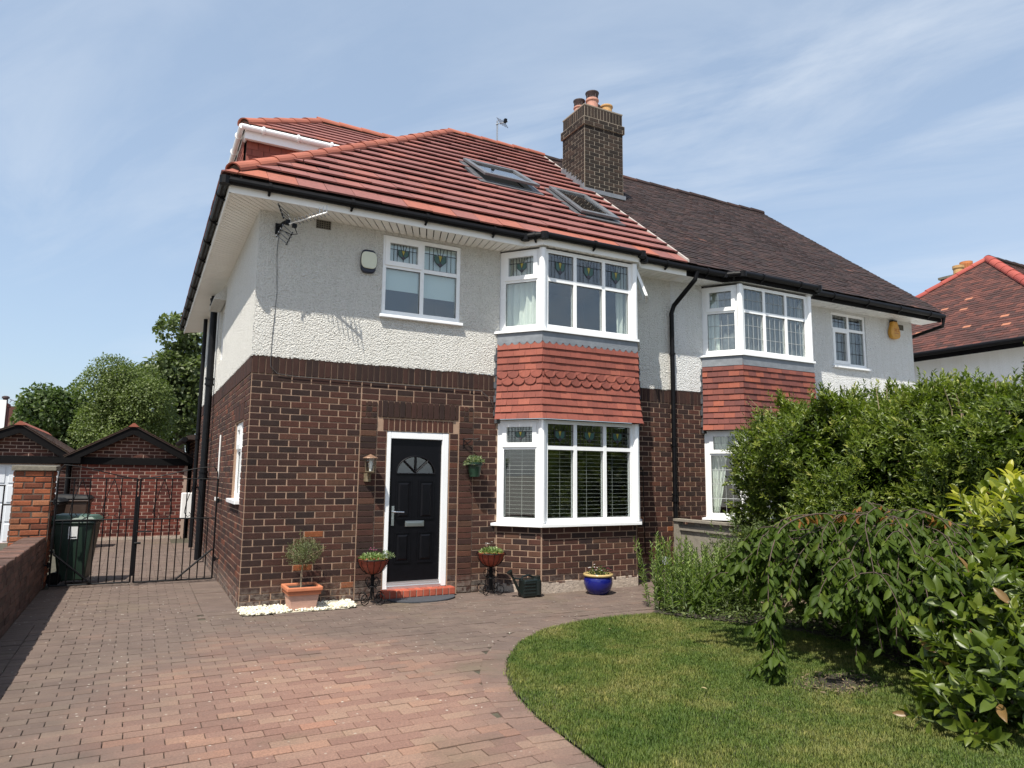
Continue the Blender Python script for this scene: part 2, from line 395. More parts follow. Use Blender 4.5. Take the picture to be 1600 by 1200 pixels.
def mortar_mat(name, col, amt=0.25):
    m, t, b, o = newmat(name); f = noise(t, 22, 6, 0.7)
    c = mixc(t, f, tuple(x*(1-amt) for x in col), tuple(x*(1+amt) for x in col))
    c = mixc(t, 0.6, c, ramp(t, noise(t, 1.7, 4), [(0.3, (.75,.72,.7)), (0.7, (1.12,1.08,1.02))]), 'MULTIPLY')
    t.links.new(c, b.inputs['Base Color']); b.inputs['Roughness'].default_value = 0.95; b.inputs['Specular IOR Level'].default_value = 0.2
    bump(t, b, noise(t, 160, 4, .7), 0.6, 0.004); return m
MORTAR = mortar_mat('mortar', (.34,.235,.170)); MORTARG = mortar_mat('pale_mortar', (.40,.30,.25)); MORTARD = mortar_mat('sooty_mortar', (.27,.235,.19)); MORTARO = mortar_mat('old_mortar', (.105,.08,.065))
def render_mat(name, col, dash=1.0, d=0.026):
    m, t, b, o = newmat(name)
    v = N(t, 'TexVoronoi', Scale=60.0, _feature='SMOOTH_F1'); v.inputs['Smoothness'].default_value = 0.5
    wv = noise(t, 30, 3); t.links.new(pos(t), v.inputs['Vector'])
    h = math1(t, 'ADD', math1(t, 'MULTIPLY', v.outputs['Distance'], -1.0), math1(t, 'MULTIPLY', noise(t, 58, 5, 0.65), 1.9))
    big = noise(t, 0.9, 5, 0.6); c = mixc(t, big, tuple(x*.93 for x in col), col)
    c = mixc(t, 0.42*dash, c, ramp(t, h, [(0.15, (.66,.655,.62)), (0.48, (1.0,1.0,1.0))]), 'MULTIPLY')  # cavity shade of the dash painted into the colour: pits darker
    mv = N(t, 'Mapping'); mv.inputs['Scale'].default_value = (5, 5, .35); t.links.new(pos(t), mv.inputs[0])   # rain streaks
    c = mixc(t, .28, c, ramp(t, noise(t, 2.2, 6, .65, vec=mv.outputs[0]), [(.30, (.80,.785,.75)), (.55, (1,1,1))]), 'MULTIPLY')
    # grey-brown weathering under the eaves
    z = N(t, 'SeparateXYZ'); t.links.new(pos(t), z.inputs[0])
    k = N(t, 'MapRange'); t.links.new(z.outputs[2], k.inputs[0]); k.inputs[1].default_value = 4.15; k.inputs[2].default_value = 4.62
    st = math1(t, 'MULTIPLY', k.outputs[0], math1(t, 'MULTIPLY_ADD', noise(t, 5, 5, .65), 1.3, -0.1, clamp=True))
    c = mixc(t, math1(t, 'MULTIPLY', st, 0.2), c, (.46,.39,.31))
    t.links.new(c, b.inputs['Base Color']); b.inputs['Roughness'].default_value = 0.85; b.inputs['Specular IOR Level'].default_value = 0.3
    bump(t, b, h, 1.0, d); return m
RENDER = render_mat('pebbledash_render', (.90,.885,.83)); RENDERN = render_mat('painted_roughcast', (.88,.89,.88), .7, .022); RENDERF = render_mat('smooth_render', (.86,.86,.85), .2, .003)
def tile_mat(name, stops, grain=.5, moss=0.0, rough=.8, streak=0.0):
    m, t, b, o = newmat(name); c = ramp(t, tintval(t), stops)
    c = mixc(t, grain, c, ramp(t, noise(t, 60, 6, .7), [(0.25, (.6,.6,.6)), (0.75, (1.3,1.27,1.25))]), 'MULTIPLY')
    c = mixc(t, .5, c, ramp(t, noise(t, 3.2, 5, .6), [(0.3, (.72,.72,.74)), (0.7, (1.15,1.12,1.1))]), 'MULTIPLY')
    if streak:
        mp_ = N(t, 'Mapping'); mp_.inputs['Scale'].default_value = (9, 9, 1.2); t.links.new(pos(t), mp_.inputs[0])
        s = ramp(t, noise(t, 3, 5, .7, vec=mp_.outputs[0]), [(0.5, (0,0,0)), (0.72, (1,1,1))]); q = N(t, 'SeparateColor'); t.links.new(s, q.inputs[0])
        c = mixc(t, math1(t, 'MULTIPLY', q.outputs[0], streak), c, (.055,.03,.028))
    if moss:
        s = ramp(t, noise(t, 7, 6, .7), [(0.56, (0,0,0)), (0.7, (1,1,1))]); q = N(t, 'SeparateColor'); t.links.new(s, q.inputs[0])
        c = mixc(t, math1(t, 'MULTIPLY', q.outputs[0], moss), c, (.085,.07,.03))
    t.links.new(c, b.inputs['Base Color']); b.inputs['Roughness'].default_value = rough; b.inputs['Specular IOR Level'].default_value = 0.35
    bump(t, b, noise(t, 90, 4, .6), .5, .003); return m
TRED = tile_mat('red_concrete_tile', [(0.0, (.195,.080,.072)), (0.55, (.24,.096,.084)), (0.85, (.275,.100,.077)), (1.0, (.33,.106,.066))], .45, streak=.35)
TRIDGE = tile_mat('terracotta_ridge', [(0.0, (.29,.092,.060)), (1.0, (.36,.118,.074))], .3)
TBROWN = tile_mat('brown_clay_tile', [(0.0, (.020,.0125,.012)), (0.5, (.034,.0185,.0165)), (0.9, (.048,.024,.020)), (1.0, (.10,.045,.032))], .5, moss=.25)
TFAR = tile_mat('weathered_red_tile', [(0.0, (.05,.026,.023)), (0.5, (.085,.034,.028)), (0.9, (.14,.05,.036)), (1.0, (.36,.15,.09))], .6)
THUNG = tile_mat('orange_red_hung_tile', [(0.0, (.20,.060,.044)), (0.6, (.245,.072,.051)), (1.0, (.30,.093,.062))], .3, streak=.25)
THUNGN = tile_mat('mottled_hung_tile', [(0.0, (.12,.042,.036)), (0.4, (.17,.055,.044)), (0.75, (.22,.068,.048)), (1.0, (.31,.09,.053))], .4, streak=.2)
TMOSS = tile_mat('mossy_garage_tile', [(0.0, (.04,.026,.022)), (1.0, (.08,.045,.034))], .6, moss=.7)
UPVC = plain('white_upvc', (.83,.84,.84), .28, nscale=3, namt=.02)
UPVCD = plain('weathered_white_trim', (.83,.82,.79), .45, nscale=2.5, namt=.06)
SOFFIT = plain('soffit_board', (.86,.84,.79), .5, nscale=4, namt=.05)
BLACKP = plain('black_gutter_plastic', (.004,.004,.005), .48, nscale=8, namt=.3, spec=.18)
BLACKI = plain('black_painted_iron', (.004,.004,.005), .5, nscale=30, namt=.4, spec=.2)
IRON = plain('pitted_iron_pipe', (.005,.0055,.007), .5, spec=.2, nscale=14, namt=.4, bumpd=.003, bscale=40)
BLACKW = plain('black_bargeboard', (.005,.0045,.005), .75, spec=.15, nscale=12, namt=.4)
LEAD = plain('lead_sheet', (.20,.215,.235), .55, metal=.25, nscale=7, namt=.25, bumpd=.004, bscale=18)
LEADD = plain('dark_lead', (.10,.105,.115), .55, metal=.3, nscale=10, namt=.3, bumpd=.004, bscale=22)
CAME = plain('lead_came', (.035,.037,.042), .5, metal=.4)
CAMEP = plain('pale_lead_came', (.33,.35,.35), .5, metal=.2)
DOORB = plain('black_door', (.003,.003,.0045), .40, nscale=20, namt=.2, bumpd=.0006, bscale=70, spec=.2)
CHROME = plain('brushed_steel', (.62,.64,.64), .28, metal=1.0)
ALU = plain('aluminium', (.72,.73,.74), .35, metal=.9)
DGREY = plain('skylight_cladding', (.16,.165,.175), .42, metal=.4, nscale=8, namt=.15)
STONE = plain('cap_stone', (.15,.135,.105), .9, nscale=14, namt=.3, bumpd=.006, bscale=30)
RUBBER = plain('rubber_mat', (.045,.05,.06), .8, nscale=40, namt=.25, bumpd=.002, bscale=120)
TERRA = plain('terracotta', (.47,.16,.075), .8, nscale=14, namt=.12)
TERRAP = plain('limed_terracotta', (.52,.31,.24), .88, nscale=10, namt=.14, bumpd=.002, bscale=50)
TERRAD = plain('painted_terracotta_bowl', (.27,.05,.026), .6, nscale=12, namt=.12)
SOIL = plain('soil', (.035,.025,.018), .95, nscale=40, namt=.4, bumpd=.01, bscale=60)
GLAZE = plain('cobalt_glaze', (.008,.012,.14), .08, nscale=9, namt=.2, spec=.6)
GLAZEY = plain('straw_glaze', (.46,.34,.15), .2, nscale=20, namt=.15)
GREENP = plain('dark_green_plastic', (.010,.035,.018), .38, nscale=6, namt=.2)
BIN = plain('bin_green', (.010,.026,.016), .45, nscale=5, namt=.25)
BINLID = plain('bin_lid_green', (.035,.075,.052), .5, nscale=9, namt=.3)
BINB = plain('bin_black', (.006,.006,.006), .6, spec=.25, nscale=6, namt=.3)
BINBR = plain('bin_brown', (.06,.035,.025), .5, nscale=6, namt=.3)
CANP = plain('black_can_plastic', (.008,.013,.012), .3, nscale=10, namt=.2)
WHITEP = plain('white_plastic', (.78,.78,.76), .4, nscale=10, namt=.04)
CREAMP = plain('cream_plastic', (.62,.63,.50), .4, nscale=10, namt=.05)
NAVYP = plain('navy_plastic', (.008,.008,.022), .35)
YELP = plain('yellow_alarm_plastic', (.55,.27,.03), .45, nscale=18, namt=.2)
REDP = plain('red_print', (.28,.04,.02), .5)
BRONZE = plain('verdigris_copper', (.20,.16,.10), .55, metal=.4, nscale=30, namt=.35)
COPPERT = plain('copper_lantern_cap', (.24,.145,.095), .5, metal=.3, nscale=30, namt=.2)
BUFFPOT = plain('buff_chimney_pot', (.46,.27,.11), .85, nscale=14, namt=.2)
REDPOT = plain('red_chimney_pot', (.30,.08,.05), .8, nscale=14, namt=.2)
SALTPOT = plain('pinkish_chimney_pot', (.46,.23,.17), .8, nscale=14, namt=.2)
COWL = plain('dark_cowl', (.05,.03,.028), .6, nscale=12, namt=.25)
GALV = plain('galvanised_pole', (.30,.32,.35), .45, metal=.7)
CONC = plain('concrete_base', (.40,.33,.27), .95, nscale=20, namt=.3, bumpd=.012, bscale=40)
FENCEM = plain('grey_fence_board', (.24,.215,.175), .9, nscale=11, namt=.22, bumpd=.004, bscale=40)
ROOM = plain('room_dark', (.075,.07,.066), .9); ROOML = plain('room_wall', (.22,.21,.20), .9)
CURT = plain('curtain_cloth', (.74,.76,.70), .9, nscale=8, namt=.04)
SHEER = plain('net_curtain', (.20,.205,.21), .9, nscale=8, namt=.04)
BLINDW = plain('roller_blind', (.66,.74,.74), .85)
VBLIND = plain('venetian_slat', (.55,.55,.52), .6)
BARK = plain('grey_bark', (.085,.065,.05), .95, nscale=18, namt=.4, bumpd=.015, bscale=25)
BARKC = plain('cherry_bark', (.075,.050,.038), .8, nscale=22, namt=.35, bumpd=.008, bscale=30)
STEMG = plain('green_stem', (.10,.13,.05), .7); STEMW = plain('pale_twig', (.26,.20,.13), .85, nscale=30, namt=.3)
GLY = plain('yellow_glass', (.36,.29,.03), .3); GLG = plain('green_glass', (.04,.10,.08), .3); GLP = plain('plum_glass', (.055,.045,.055), .15)
UNDER = plain('roof_underlay', (.012,.011,.011), .95)
PETALD = plain('maroon_petal', (.10,.008,.018), .6); PETALW = plain('white_petal', (.75,.74,.72), .6); PETALP = plain('pink_petal', (.5,.14,.26), .6)
def glass_mat(name, tint=(1,1,1), f0=1.75, tr=.9, rough=.0):
    m, t, b, o = newmat(name); t.nodes.remove(b)
    tr_ = N(t, 'BsdfTransparent'); tr_.inputs[0].default_value = (tint[0]*tr, tint[1]*tr, tint[2]*tr, 1)
    gl = N(t, 'BsdfGlossy', Roughness=rough); gl.inputs[0].default_value = (1,1,1,1)
    lw = N(t, 'LayerWeight', Blend=.5); p5 = math1(t, 'POWER', lw.outputs['Facing'], 4.5); fr = math1(t, 'MULTIPLY_ADD', p5, .9-f0, f0)
    mx_ = N(t, 'MixShader'); t.links.new(fr, mx_.inputs[0]); t.links.new(tr_.outputs[0], mx_.inputs[1]); t.links.new(gl.outputs[0], mx_.inputs[2])
    nb = N(t, 'Bump', Strength=.04, Distance=.02); t.links.new(noise(t, 2.2, 2), nb.inputs['Height']); t.links.new(nb.outputs[0], gl.inputs['Normal'])
    t.links.new(mx_.outputs[0], o.inputs[0]); return m
GLASS = glass_mat('window_glass', (.95,.98,.97), .095, .95); GLASSR = glass_mat('skylight_glass', (.9,.94,.95), .24, .7)
def leaf_mat(name, stops, rough=.45, trans=.3, spec=.4, tcol=1.5, vein=False):
    m, t, b, o = newmat(name); c = ramp(t, tintval(t), stops)
    c = mixc(t, .35, c, ramp(t, noise(t, 45, 3), [(0.3, (.75,.75,.75)), (0.7, (1.2,1.2,1.15))]), 'MULTIPLY')
    t.links.new(c, b.inputs['Base Color']); b.inputs['Roughness'].default_value = rough; b.inputs['Specular IOR Level'].default_value = spec
    tl = N(t, 'BsdfTranslucent'); t.links.new(mixc(t, 1.0, c, (tcol, tcol*1.12, tcol*.55), 'MULTIPLY'), tl.inputs[0])
    ms = N(t, 'MixShader'); ms.inputs[0].default_value = trans; t.links.new(b.outputs[0], ms.inputs[1]); t.links.new(tl.outputs[0], ms.inputs[2]); t.links.new(ms.outputs[0], o.inputs[0]); return m
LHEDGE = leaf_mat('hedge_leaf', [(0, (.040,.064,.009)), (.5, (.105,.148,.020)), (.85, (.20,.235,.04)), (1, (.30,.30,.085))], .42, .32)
LPRIV = leaf_mat('privet_leaf', [(0, (.042,.065,.016)), (.5, (.085,.118,.032)), (.85, (.15,.17,.06)), (1, (.28,.25,.12))], .5)
LCHER = leaf_mat('cherry_leaf', [(0, (.030,.056,.008)), (.6, (.068,.105,.014)), (.9, (.14,.175,.028)), (1, (.22,.10,.03))], .55, .35, .16)
LLAUR = leaf_mat('laurel_leaf', [(0, (.040,.066,.010)), (.35, (.085,.120,.016)), (.65, (.19,.215,.024)), (.92, (.38,.37,.045)), (1, (.20,.12,.045))], .38, .32)
LGREY = leaf_mat('grey_green_leaf', [(0, (.09,.13,.08)), (1, (.19,.24,.16))], .6)
LTREE = leaf_mat('tree_leaf', [(0, (.032,.056,.015)), (.5, (.065,.102,.026)), (1, (.13,.17,.048))], .5)
LBIRC = leaf_mat('birch_leaf', [(0, (.056,.082,.019)), (.5, (.102,.138,.033)), (1, (.17,.205,.055))], .5)
LSYC = leaf_mat('sycamore_leaf', [(0, (.036,.055,.018)), (.5, (.09,.12,.04)), (1, (.22,.25,.12))], .45)
LOLIV = leaf_mat('olive_leaf', [(0, (.07,.085,.035)), (.6, (.14,.16,.07)), (1, (.26,.28,.15))], .5)
LHERB = leaf_mat('herb_leaf', [(0, (.065,.115,.022)), (.6, (.14,.21,.04)), (1, (.26,.31,.08))], .5)
LPOT = leaf_mat('bedding_leaf', [(0, (.06,.11,.03)), (.5, (.14,.22,.06)), (1, (.40,.46,.24))], .5)
LVAR = leaf_mat('variegated_leaf', [(0, (.05,.09,.035)), (.5, (.12,.17,.08)), (1, (.34,.37,.23))], .5)
def grass_mat():
    m, t, b, o = newmat('grass_blade')
    p = pos(t); big = noise(t, 1.5, 4, .6, vec=p); fine = noise(t, 9, 4, .6, vec=p)
    k = math1(t, 'ADD', math1(t, 'MULTIPLY', big, .75), math1(t, 'MULTIPLY', fine, .30))
    c = ramp(t, k, [(0.34, (.052,.098,.019)), (0.48, (.088,.132,.028)), (0.60, (.15,.168,.048)), (0.74, (.25,.23,.095))])
    c = mixc(t, .6, c, ramp(t, tintval(t), [(0, (.6,.62,.6)), (.8, (1.25,1.2,1.1)), (1, (2.1,1.8,1.5))]), 'MULTIPLY')
    t.links.new(c, b.inputs['Base Color']); b.inputs['Roughness'].default_value = .6; b.inputs['Specular IOR Level'].default_value = .25
    tl = N(t, 'BsdfTranslucent'); t.links.new(mixc(t, 1.0, c, (1.4,1.6,.8), 'MULTIPLY'), tl.inputs[0])
    ms = N(t, 'MixShader'); ms.inputs[0].default_value = .3; t.links.new(b.outputs[0], ms.inputs[1]); t.links.new(tl.outputs[0], ms.inputs[2]); t.links.new(ms.outputs[0], o.inputs[0]); return m
LGRASS = grass_mat()
def paver_mat():
    m, t, b, o = newmat('block_paver'); p = pos(t); v = tintval(t)
    c = ramp(t, v, [(0.0, (.150,.088,.070)), (.35, (.175,.106,.083)), (.7, (.19,.120,.092)), (.9, (.205,.138,.102)), (1.0, (.215,.115,.082))])
    c = mixc(t, .7, c, ramp(t, noise(t, 75, 6, .8, vec=p), [(.28, (.38,.38,.38)), (.52, (1,1,1)), (.75, (1.7,1.62,1.52))]), 'MULTIPLY')
    # the parking place in the middle has stayed clean and pink; the rest is grey with dirt and lichen
    sp = N(t, 'SeparateXYZ'); t.links.new(p, sp.inputs[0])
    gx = math1(t, 'DIVIDE', math1(t, 'ADD', sp.outputs[0], -.1), 1.35); gy = math1(t, 'DIVIDE', math1(t, 'ADD', sp.outputs[1], 3.9), 2.2)
    rr = math1(t, 'SQRT', math1(t, 'ADD', math1(t, 'MULTIPLY', gx, gx), math1(t, 'MULTIPLY', gy, gy)))
    rr = math1(t, 'ADD', rr, math1(t, 'MULTIPLY_ADD', noise(t, 1.6, 5, .6, vec=p), 1.5, -.75))
    clean = N(t, 'MapRange'); t.links.new(rr, clean.inputs[0]); clean.inputs[1].default_value = 1.25; clean.inputs[2].default_value = .35
    dirt = mixc(t, .68, c, (.106,.090,.079)); dirt = mixc(t, .55, dirt, ramp(t, noise(t, 3.1, 6, .65, vec=p), [(.3, (.62,.62,.62)), (.7, (1.25,1.22,1.2))]), 'MULTIPLY')
    c = mixc(t, clean.outputs[0], dirt, mixc(t, 1.0, c, (1.27,1.24,1.22), 'MULTIPLY'))
    gm = ramp(t, noise(t, .8, 4, vec=p), [(.58, (0,0,0)), (.72, (1,1,1))]); q = N(t, 'SeparateColor'); t.links.new(gm, q.inputs[0])
    c = mixc(t, math1(t, 'MULTIPLY', q.outputs[0], .3), c, (.115,.10,.050))
    # white lichen spots and bird droppings
    vo = N(t, 'TexVoronoi', Scale=13.0); t.links.new(p, vo.inputs['Vector'])
    vd = math1(t, 'ADD', vo.outputs['Distance'], math1(t, 'MULTIPLY', noise(t, 60, 3, vec=p), .07))
    l1 = ramp(t, vd, [(.125, (1,1,1)), (.15, (0,0,0))]); l2 = ramp(t, noise(t, 1.1, 4, vec=p), [(.42, (0,0,0)), (.58, (1,1,1))])
    a = N(t, 'SeparateColor'); t.links.new(l1, a.inputs[0]); a2 = N(t, 'SeparateColor'); t.links.new(l2, a2.inputs[0])
    c = mixc(t, math1(t, 'MULTIPLY', math1(t, 'MULTIPLY', a.outputs[0], a2.outputs[0]), .85), c, (.46,.43,.37))
    t.links.new(c, b.inputs['Base Color']); b.inputs['Roughness'].default_value = .9; b.inputs['Specular IOR Level'].default_value = .25
    bump(t, b, noise(t, 150, 5, .7, vec=p), .7, .004); return m
PAVER = paver_mat()
JOINT = plain('paving_joint_sand', (.058,.052,.034), .95, nscale=7, namt=.45)
PEB = None
def pebble_mat():
    m, t, b, o = newmat('white_pebble'); c = ramp(t, tintval(t), [(0, (.50,.45,.32)), (.5, (.66,.62,.49)), (1, (.76,.74,.66))])
    t.links.new(c, b.inputs['Base Color']); b.inputs['Roughness'].default_value = .8; return m
PEB = pebble_mat()
GROUND = plain('far_ground', (.24,.225,.195), .95, nscale=.5, namt=.25)
EARTH = plain('lawn_earth', (.040,.042,.018), .95, nscale=9, namt=.3, bumpd=.01, bscale=40)
BARE = plain('bare_earth', (.032,.025,.017), .95, nscale=12, namt=.3, bumpd=.02, bscale=30)
# ---------------------------------------------------------------- ground, sheet to the horizon
g = MB(); g.quad((-900,-900,-.10),(900,-900,-.10),(900,900,-.10),(-900,900,-.10)); g.build('ground', GROUND, kind='structure')

# ---------------------------------------------------------------- windows
def motif(fr, u0, u1, z0, z1, d, parent, came, colours=True):
    """leaded light with a tulip shield"""
    W, H = u1-u0, z1-z0; mb = MB(); w_ = .0042
    def bar(a, b):
        A = fr.p(u0+a[0]*W, d+.002, z0+a[1]*H); B = fr.p(u0+b[0]*W, d+.002, z0+b[1]*H); mb.tube([A, B], w_, 4)
    for x in (.17, .29, .71, .83): bar((x, 0), (x, 1))
    for a, b in (((0,.70),(.32,.70)), ((.68,.70),(1,.70)), ((.38,1),(.44,.66)), ((.62,1),(.56,.66)), ((.5,1),(.5,.72)), ((.5,0),(.5,.22)), ((.32,.70),(.68,.70)), ((.32,.70),(.32,.44)), ((.68,.70),(.68,.44)), ((.32,.44),(.5,.20)), ((.68,.44),(.5,.20)), ((.44,.66),(.5,.38)), ((.56,.66),(.5,.38)), ((.0,.02),(1,.02))): bar(a, b)
    mb.build('leading', came, parent)
    P = lambda a: fr.p(u0+a[0]*W, d+.001, z0+a[1]*H)
    for poly, mat in ((((.44,.66),(.5,.70),(.56,.66),(.5,.38)), GLY), (((.33,.69),(.43,.66),(.49,.38),(.42,.33),(.33,.44)), GLG), (((.67,.69),(.57,.66),(.51,.38),(.58,.33),(.67,.44)), GLG), (((.42,.33),(.5,.39),(.58,.33),(.5,.21)), GLP)):
        m2 = MB(); pts = [P(q) for q in poly]; m2.prism(pts, fr.n*.002); m2.build('stained_glass', mat, parent)
def grid(fr, u0, u1, z0, z1, d, parent, nx, nz, came):
    mb = MB()
    for i in range(1, nx): mb.tube([fr.p(u0+(u1-u0)*i/nx, d+.002, z0), fr.p(u0+(u1-u0)*i/nx, d+.002, z1)], .0045, 4)
    for i in range(1, nz): mb.tube([fr.p(u0, d+.002, z0+(z1-z0)*i/nz), fr.p(u1, d+.002, z0+(z1-z0)*i/nz)], .0045, 4)
    if mb.v: mb.build('leading', came, parent)
def lights(fr, win, mb, u0, u1, z0, z1, cols, tz, d, style, came, sash=(), fw=.05, mw=.05):
    """frame bars into mb, panes and leading as children of win. cols: mullion positions 0..1"""
    dp = .07
    mb.fbox(fr, u0, u0+fw, d-dp, d, z0, z1); mb.fbox(fr, u1-fw, u1, d-dp, d, z0, z1)
    mb.fbox(fr, u0+fw, u1-fw, d-dp, d-.001, z0, z0+fw+.012); mb.fbox(fr, u0+fw, u1-fw, d-dp, d-.001, z1-fw, z1)
    us = [u0+fw/2]+[u0+(u1-u0)*c_ for c_ in cols]+[u1-fw/2]
    for u in us[1:-1]: mb.fbox(fr, u-mw/2, u+mw/2, d-dp, d-.002, z0+fw, z1-fw)
    if tz: mb.fbox(fr, u0+fw, u1-fw, d-dp, d-.004, tz-mw/2, tz+mw/2)
    rows = [(z0+fw/2, tz), (tz, z1-fw/2)] if tz else [(z0+fw/2, z1-fw/2)]
    for ci in range(len(us)-1):
        for ri, (ra, rb) in enumerate(rows):
            a, b = us[ci]+fw/2, us[ci+1]-fw/2; c_, e = ra+mw/2, rb-mw/2
            if ri == 0: c_ += .012
            if (ci, ri) in sash:   # opening light: a raised inner frame
                sw = .042; q = d+.014
                for (x0, x1, y0, y1) in ((a-.018,a+sw,c_-.018,e+.018),(b-sw,b+.018,c_-.018,e+.018),(a+sw,b-sw,c_-.018,c_+sw),(a+sw,b-sw,e-sw,e+.018)):
                    mb.fbox(fr, x0, x1, d-.05, q, y0, y1)
                a, b, c_, e = a+sw-.004, b-sw+.004, c_+sw-.004, e-sw+.004
            pd = d-.028
            m2 = MB(); m2.fbox(fr, a-.004, b+.004, pd-.012, pd, c_-.004, e+.004); m2.build('pane', GLASS, win)
            m3 = MB()   # dark gasket round the pane
            for (x0, x1, y0, y1) in ((a,a+.006,c_,e),(b-.006,b,c_,e),(a+.006,b-.006,c_,c_+.006),(a+.006,b-.006,e-.006,e)): m3.fbox(fr, x0, x1, pd, pd+.003, y0, y1)
            m3.build('gasket', BLACKP, win)
            if ri == len(rows)-1 and style == 'tulip' and tz: motif(fr, a, b, c_, e, pd, win, came)
            if style == 'grid':
                nx = max(2, round((b-a)/.115)); grid(fr, a, b, c_, e, pd, win, nx, max(2, round((e-c_)/.21)) if ri == 0 else 2, came)
def drape(fr, u0, u1, z0, z1, d, mat, parent, name='curtain', folds=7, amp=.022, taper=0.0):
    nu, nz = folds*8, 10; V = []; Fs = []
    for j in range(nz+1):
        z = z0+(z1-z0)*j/nz
        for i in range(nu+1):
            s = i/nu; e = u1 - taper*(1-j/nz)**1.5*(u1-u0)
            V.append(fr.p(u0+(e-u0)*s, d+amp*math.sin(s*folds*2*math.pi+.4*math.sin(j*.8))+.006*math.sin(j*1.3+i), z))
    for j in range(nz):
        for i in range(nu): a = j*(nu+1)+i; Fs.append((a,a+1,a+nu+2,a+nu+1))
    mb = MB(); mb.add(V, Fs); return mb.build(name, mat, parent, smooth=True)
def interior(win, fr, u0, u1, z0, z1, depth=1.4, d=-.12, mat=ROOM):
    mb = MB(); P = fr.p; a, b = d, d-depth; e = .25; U0, U1 = u0-e, u1+e; Z0, Z1 = z0-.3, z1+.05
    mb.quad(P(U0,b,Z0),P(U1,b,Z0),P(U1,b,Z1),P(U0,b,Z1)); mb.quad(P(U0,a,Z0),P(U0,b,Z0),P(U0,b,Z1),P(U0,a,Z1)); mb.quad(P(U1,b,Z0),P(U1,a,Z0),P(U1,a,Z1),P(U1,b,Z1))
    mb.quad(P(U0,a,Z1),P(U0,b,Z1),P(U1,b,Z1),P(U1,a,Z1)); mb.quad(P(U0,b,Z0),P(U0,a,Z0),P(U1,a,Z0),P(U1,b,Z0)); mb.build('room_lining', mat, win)

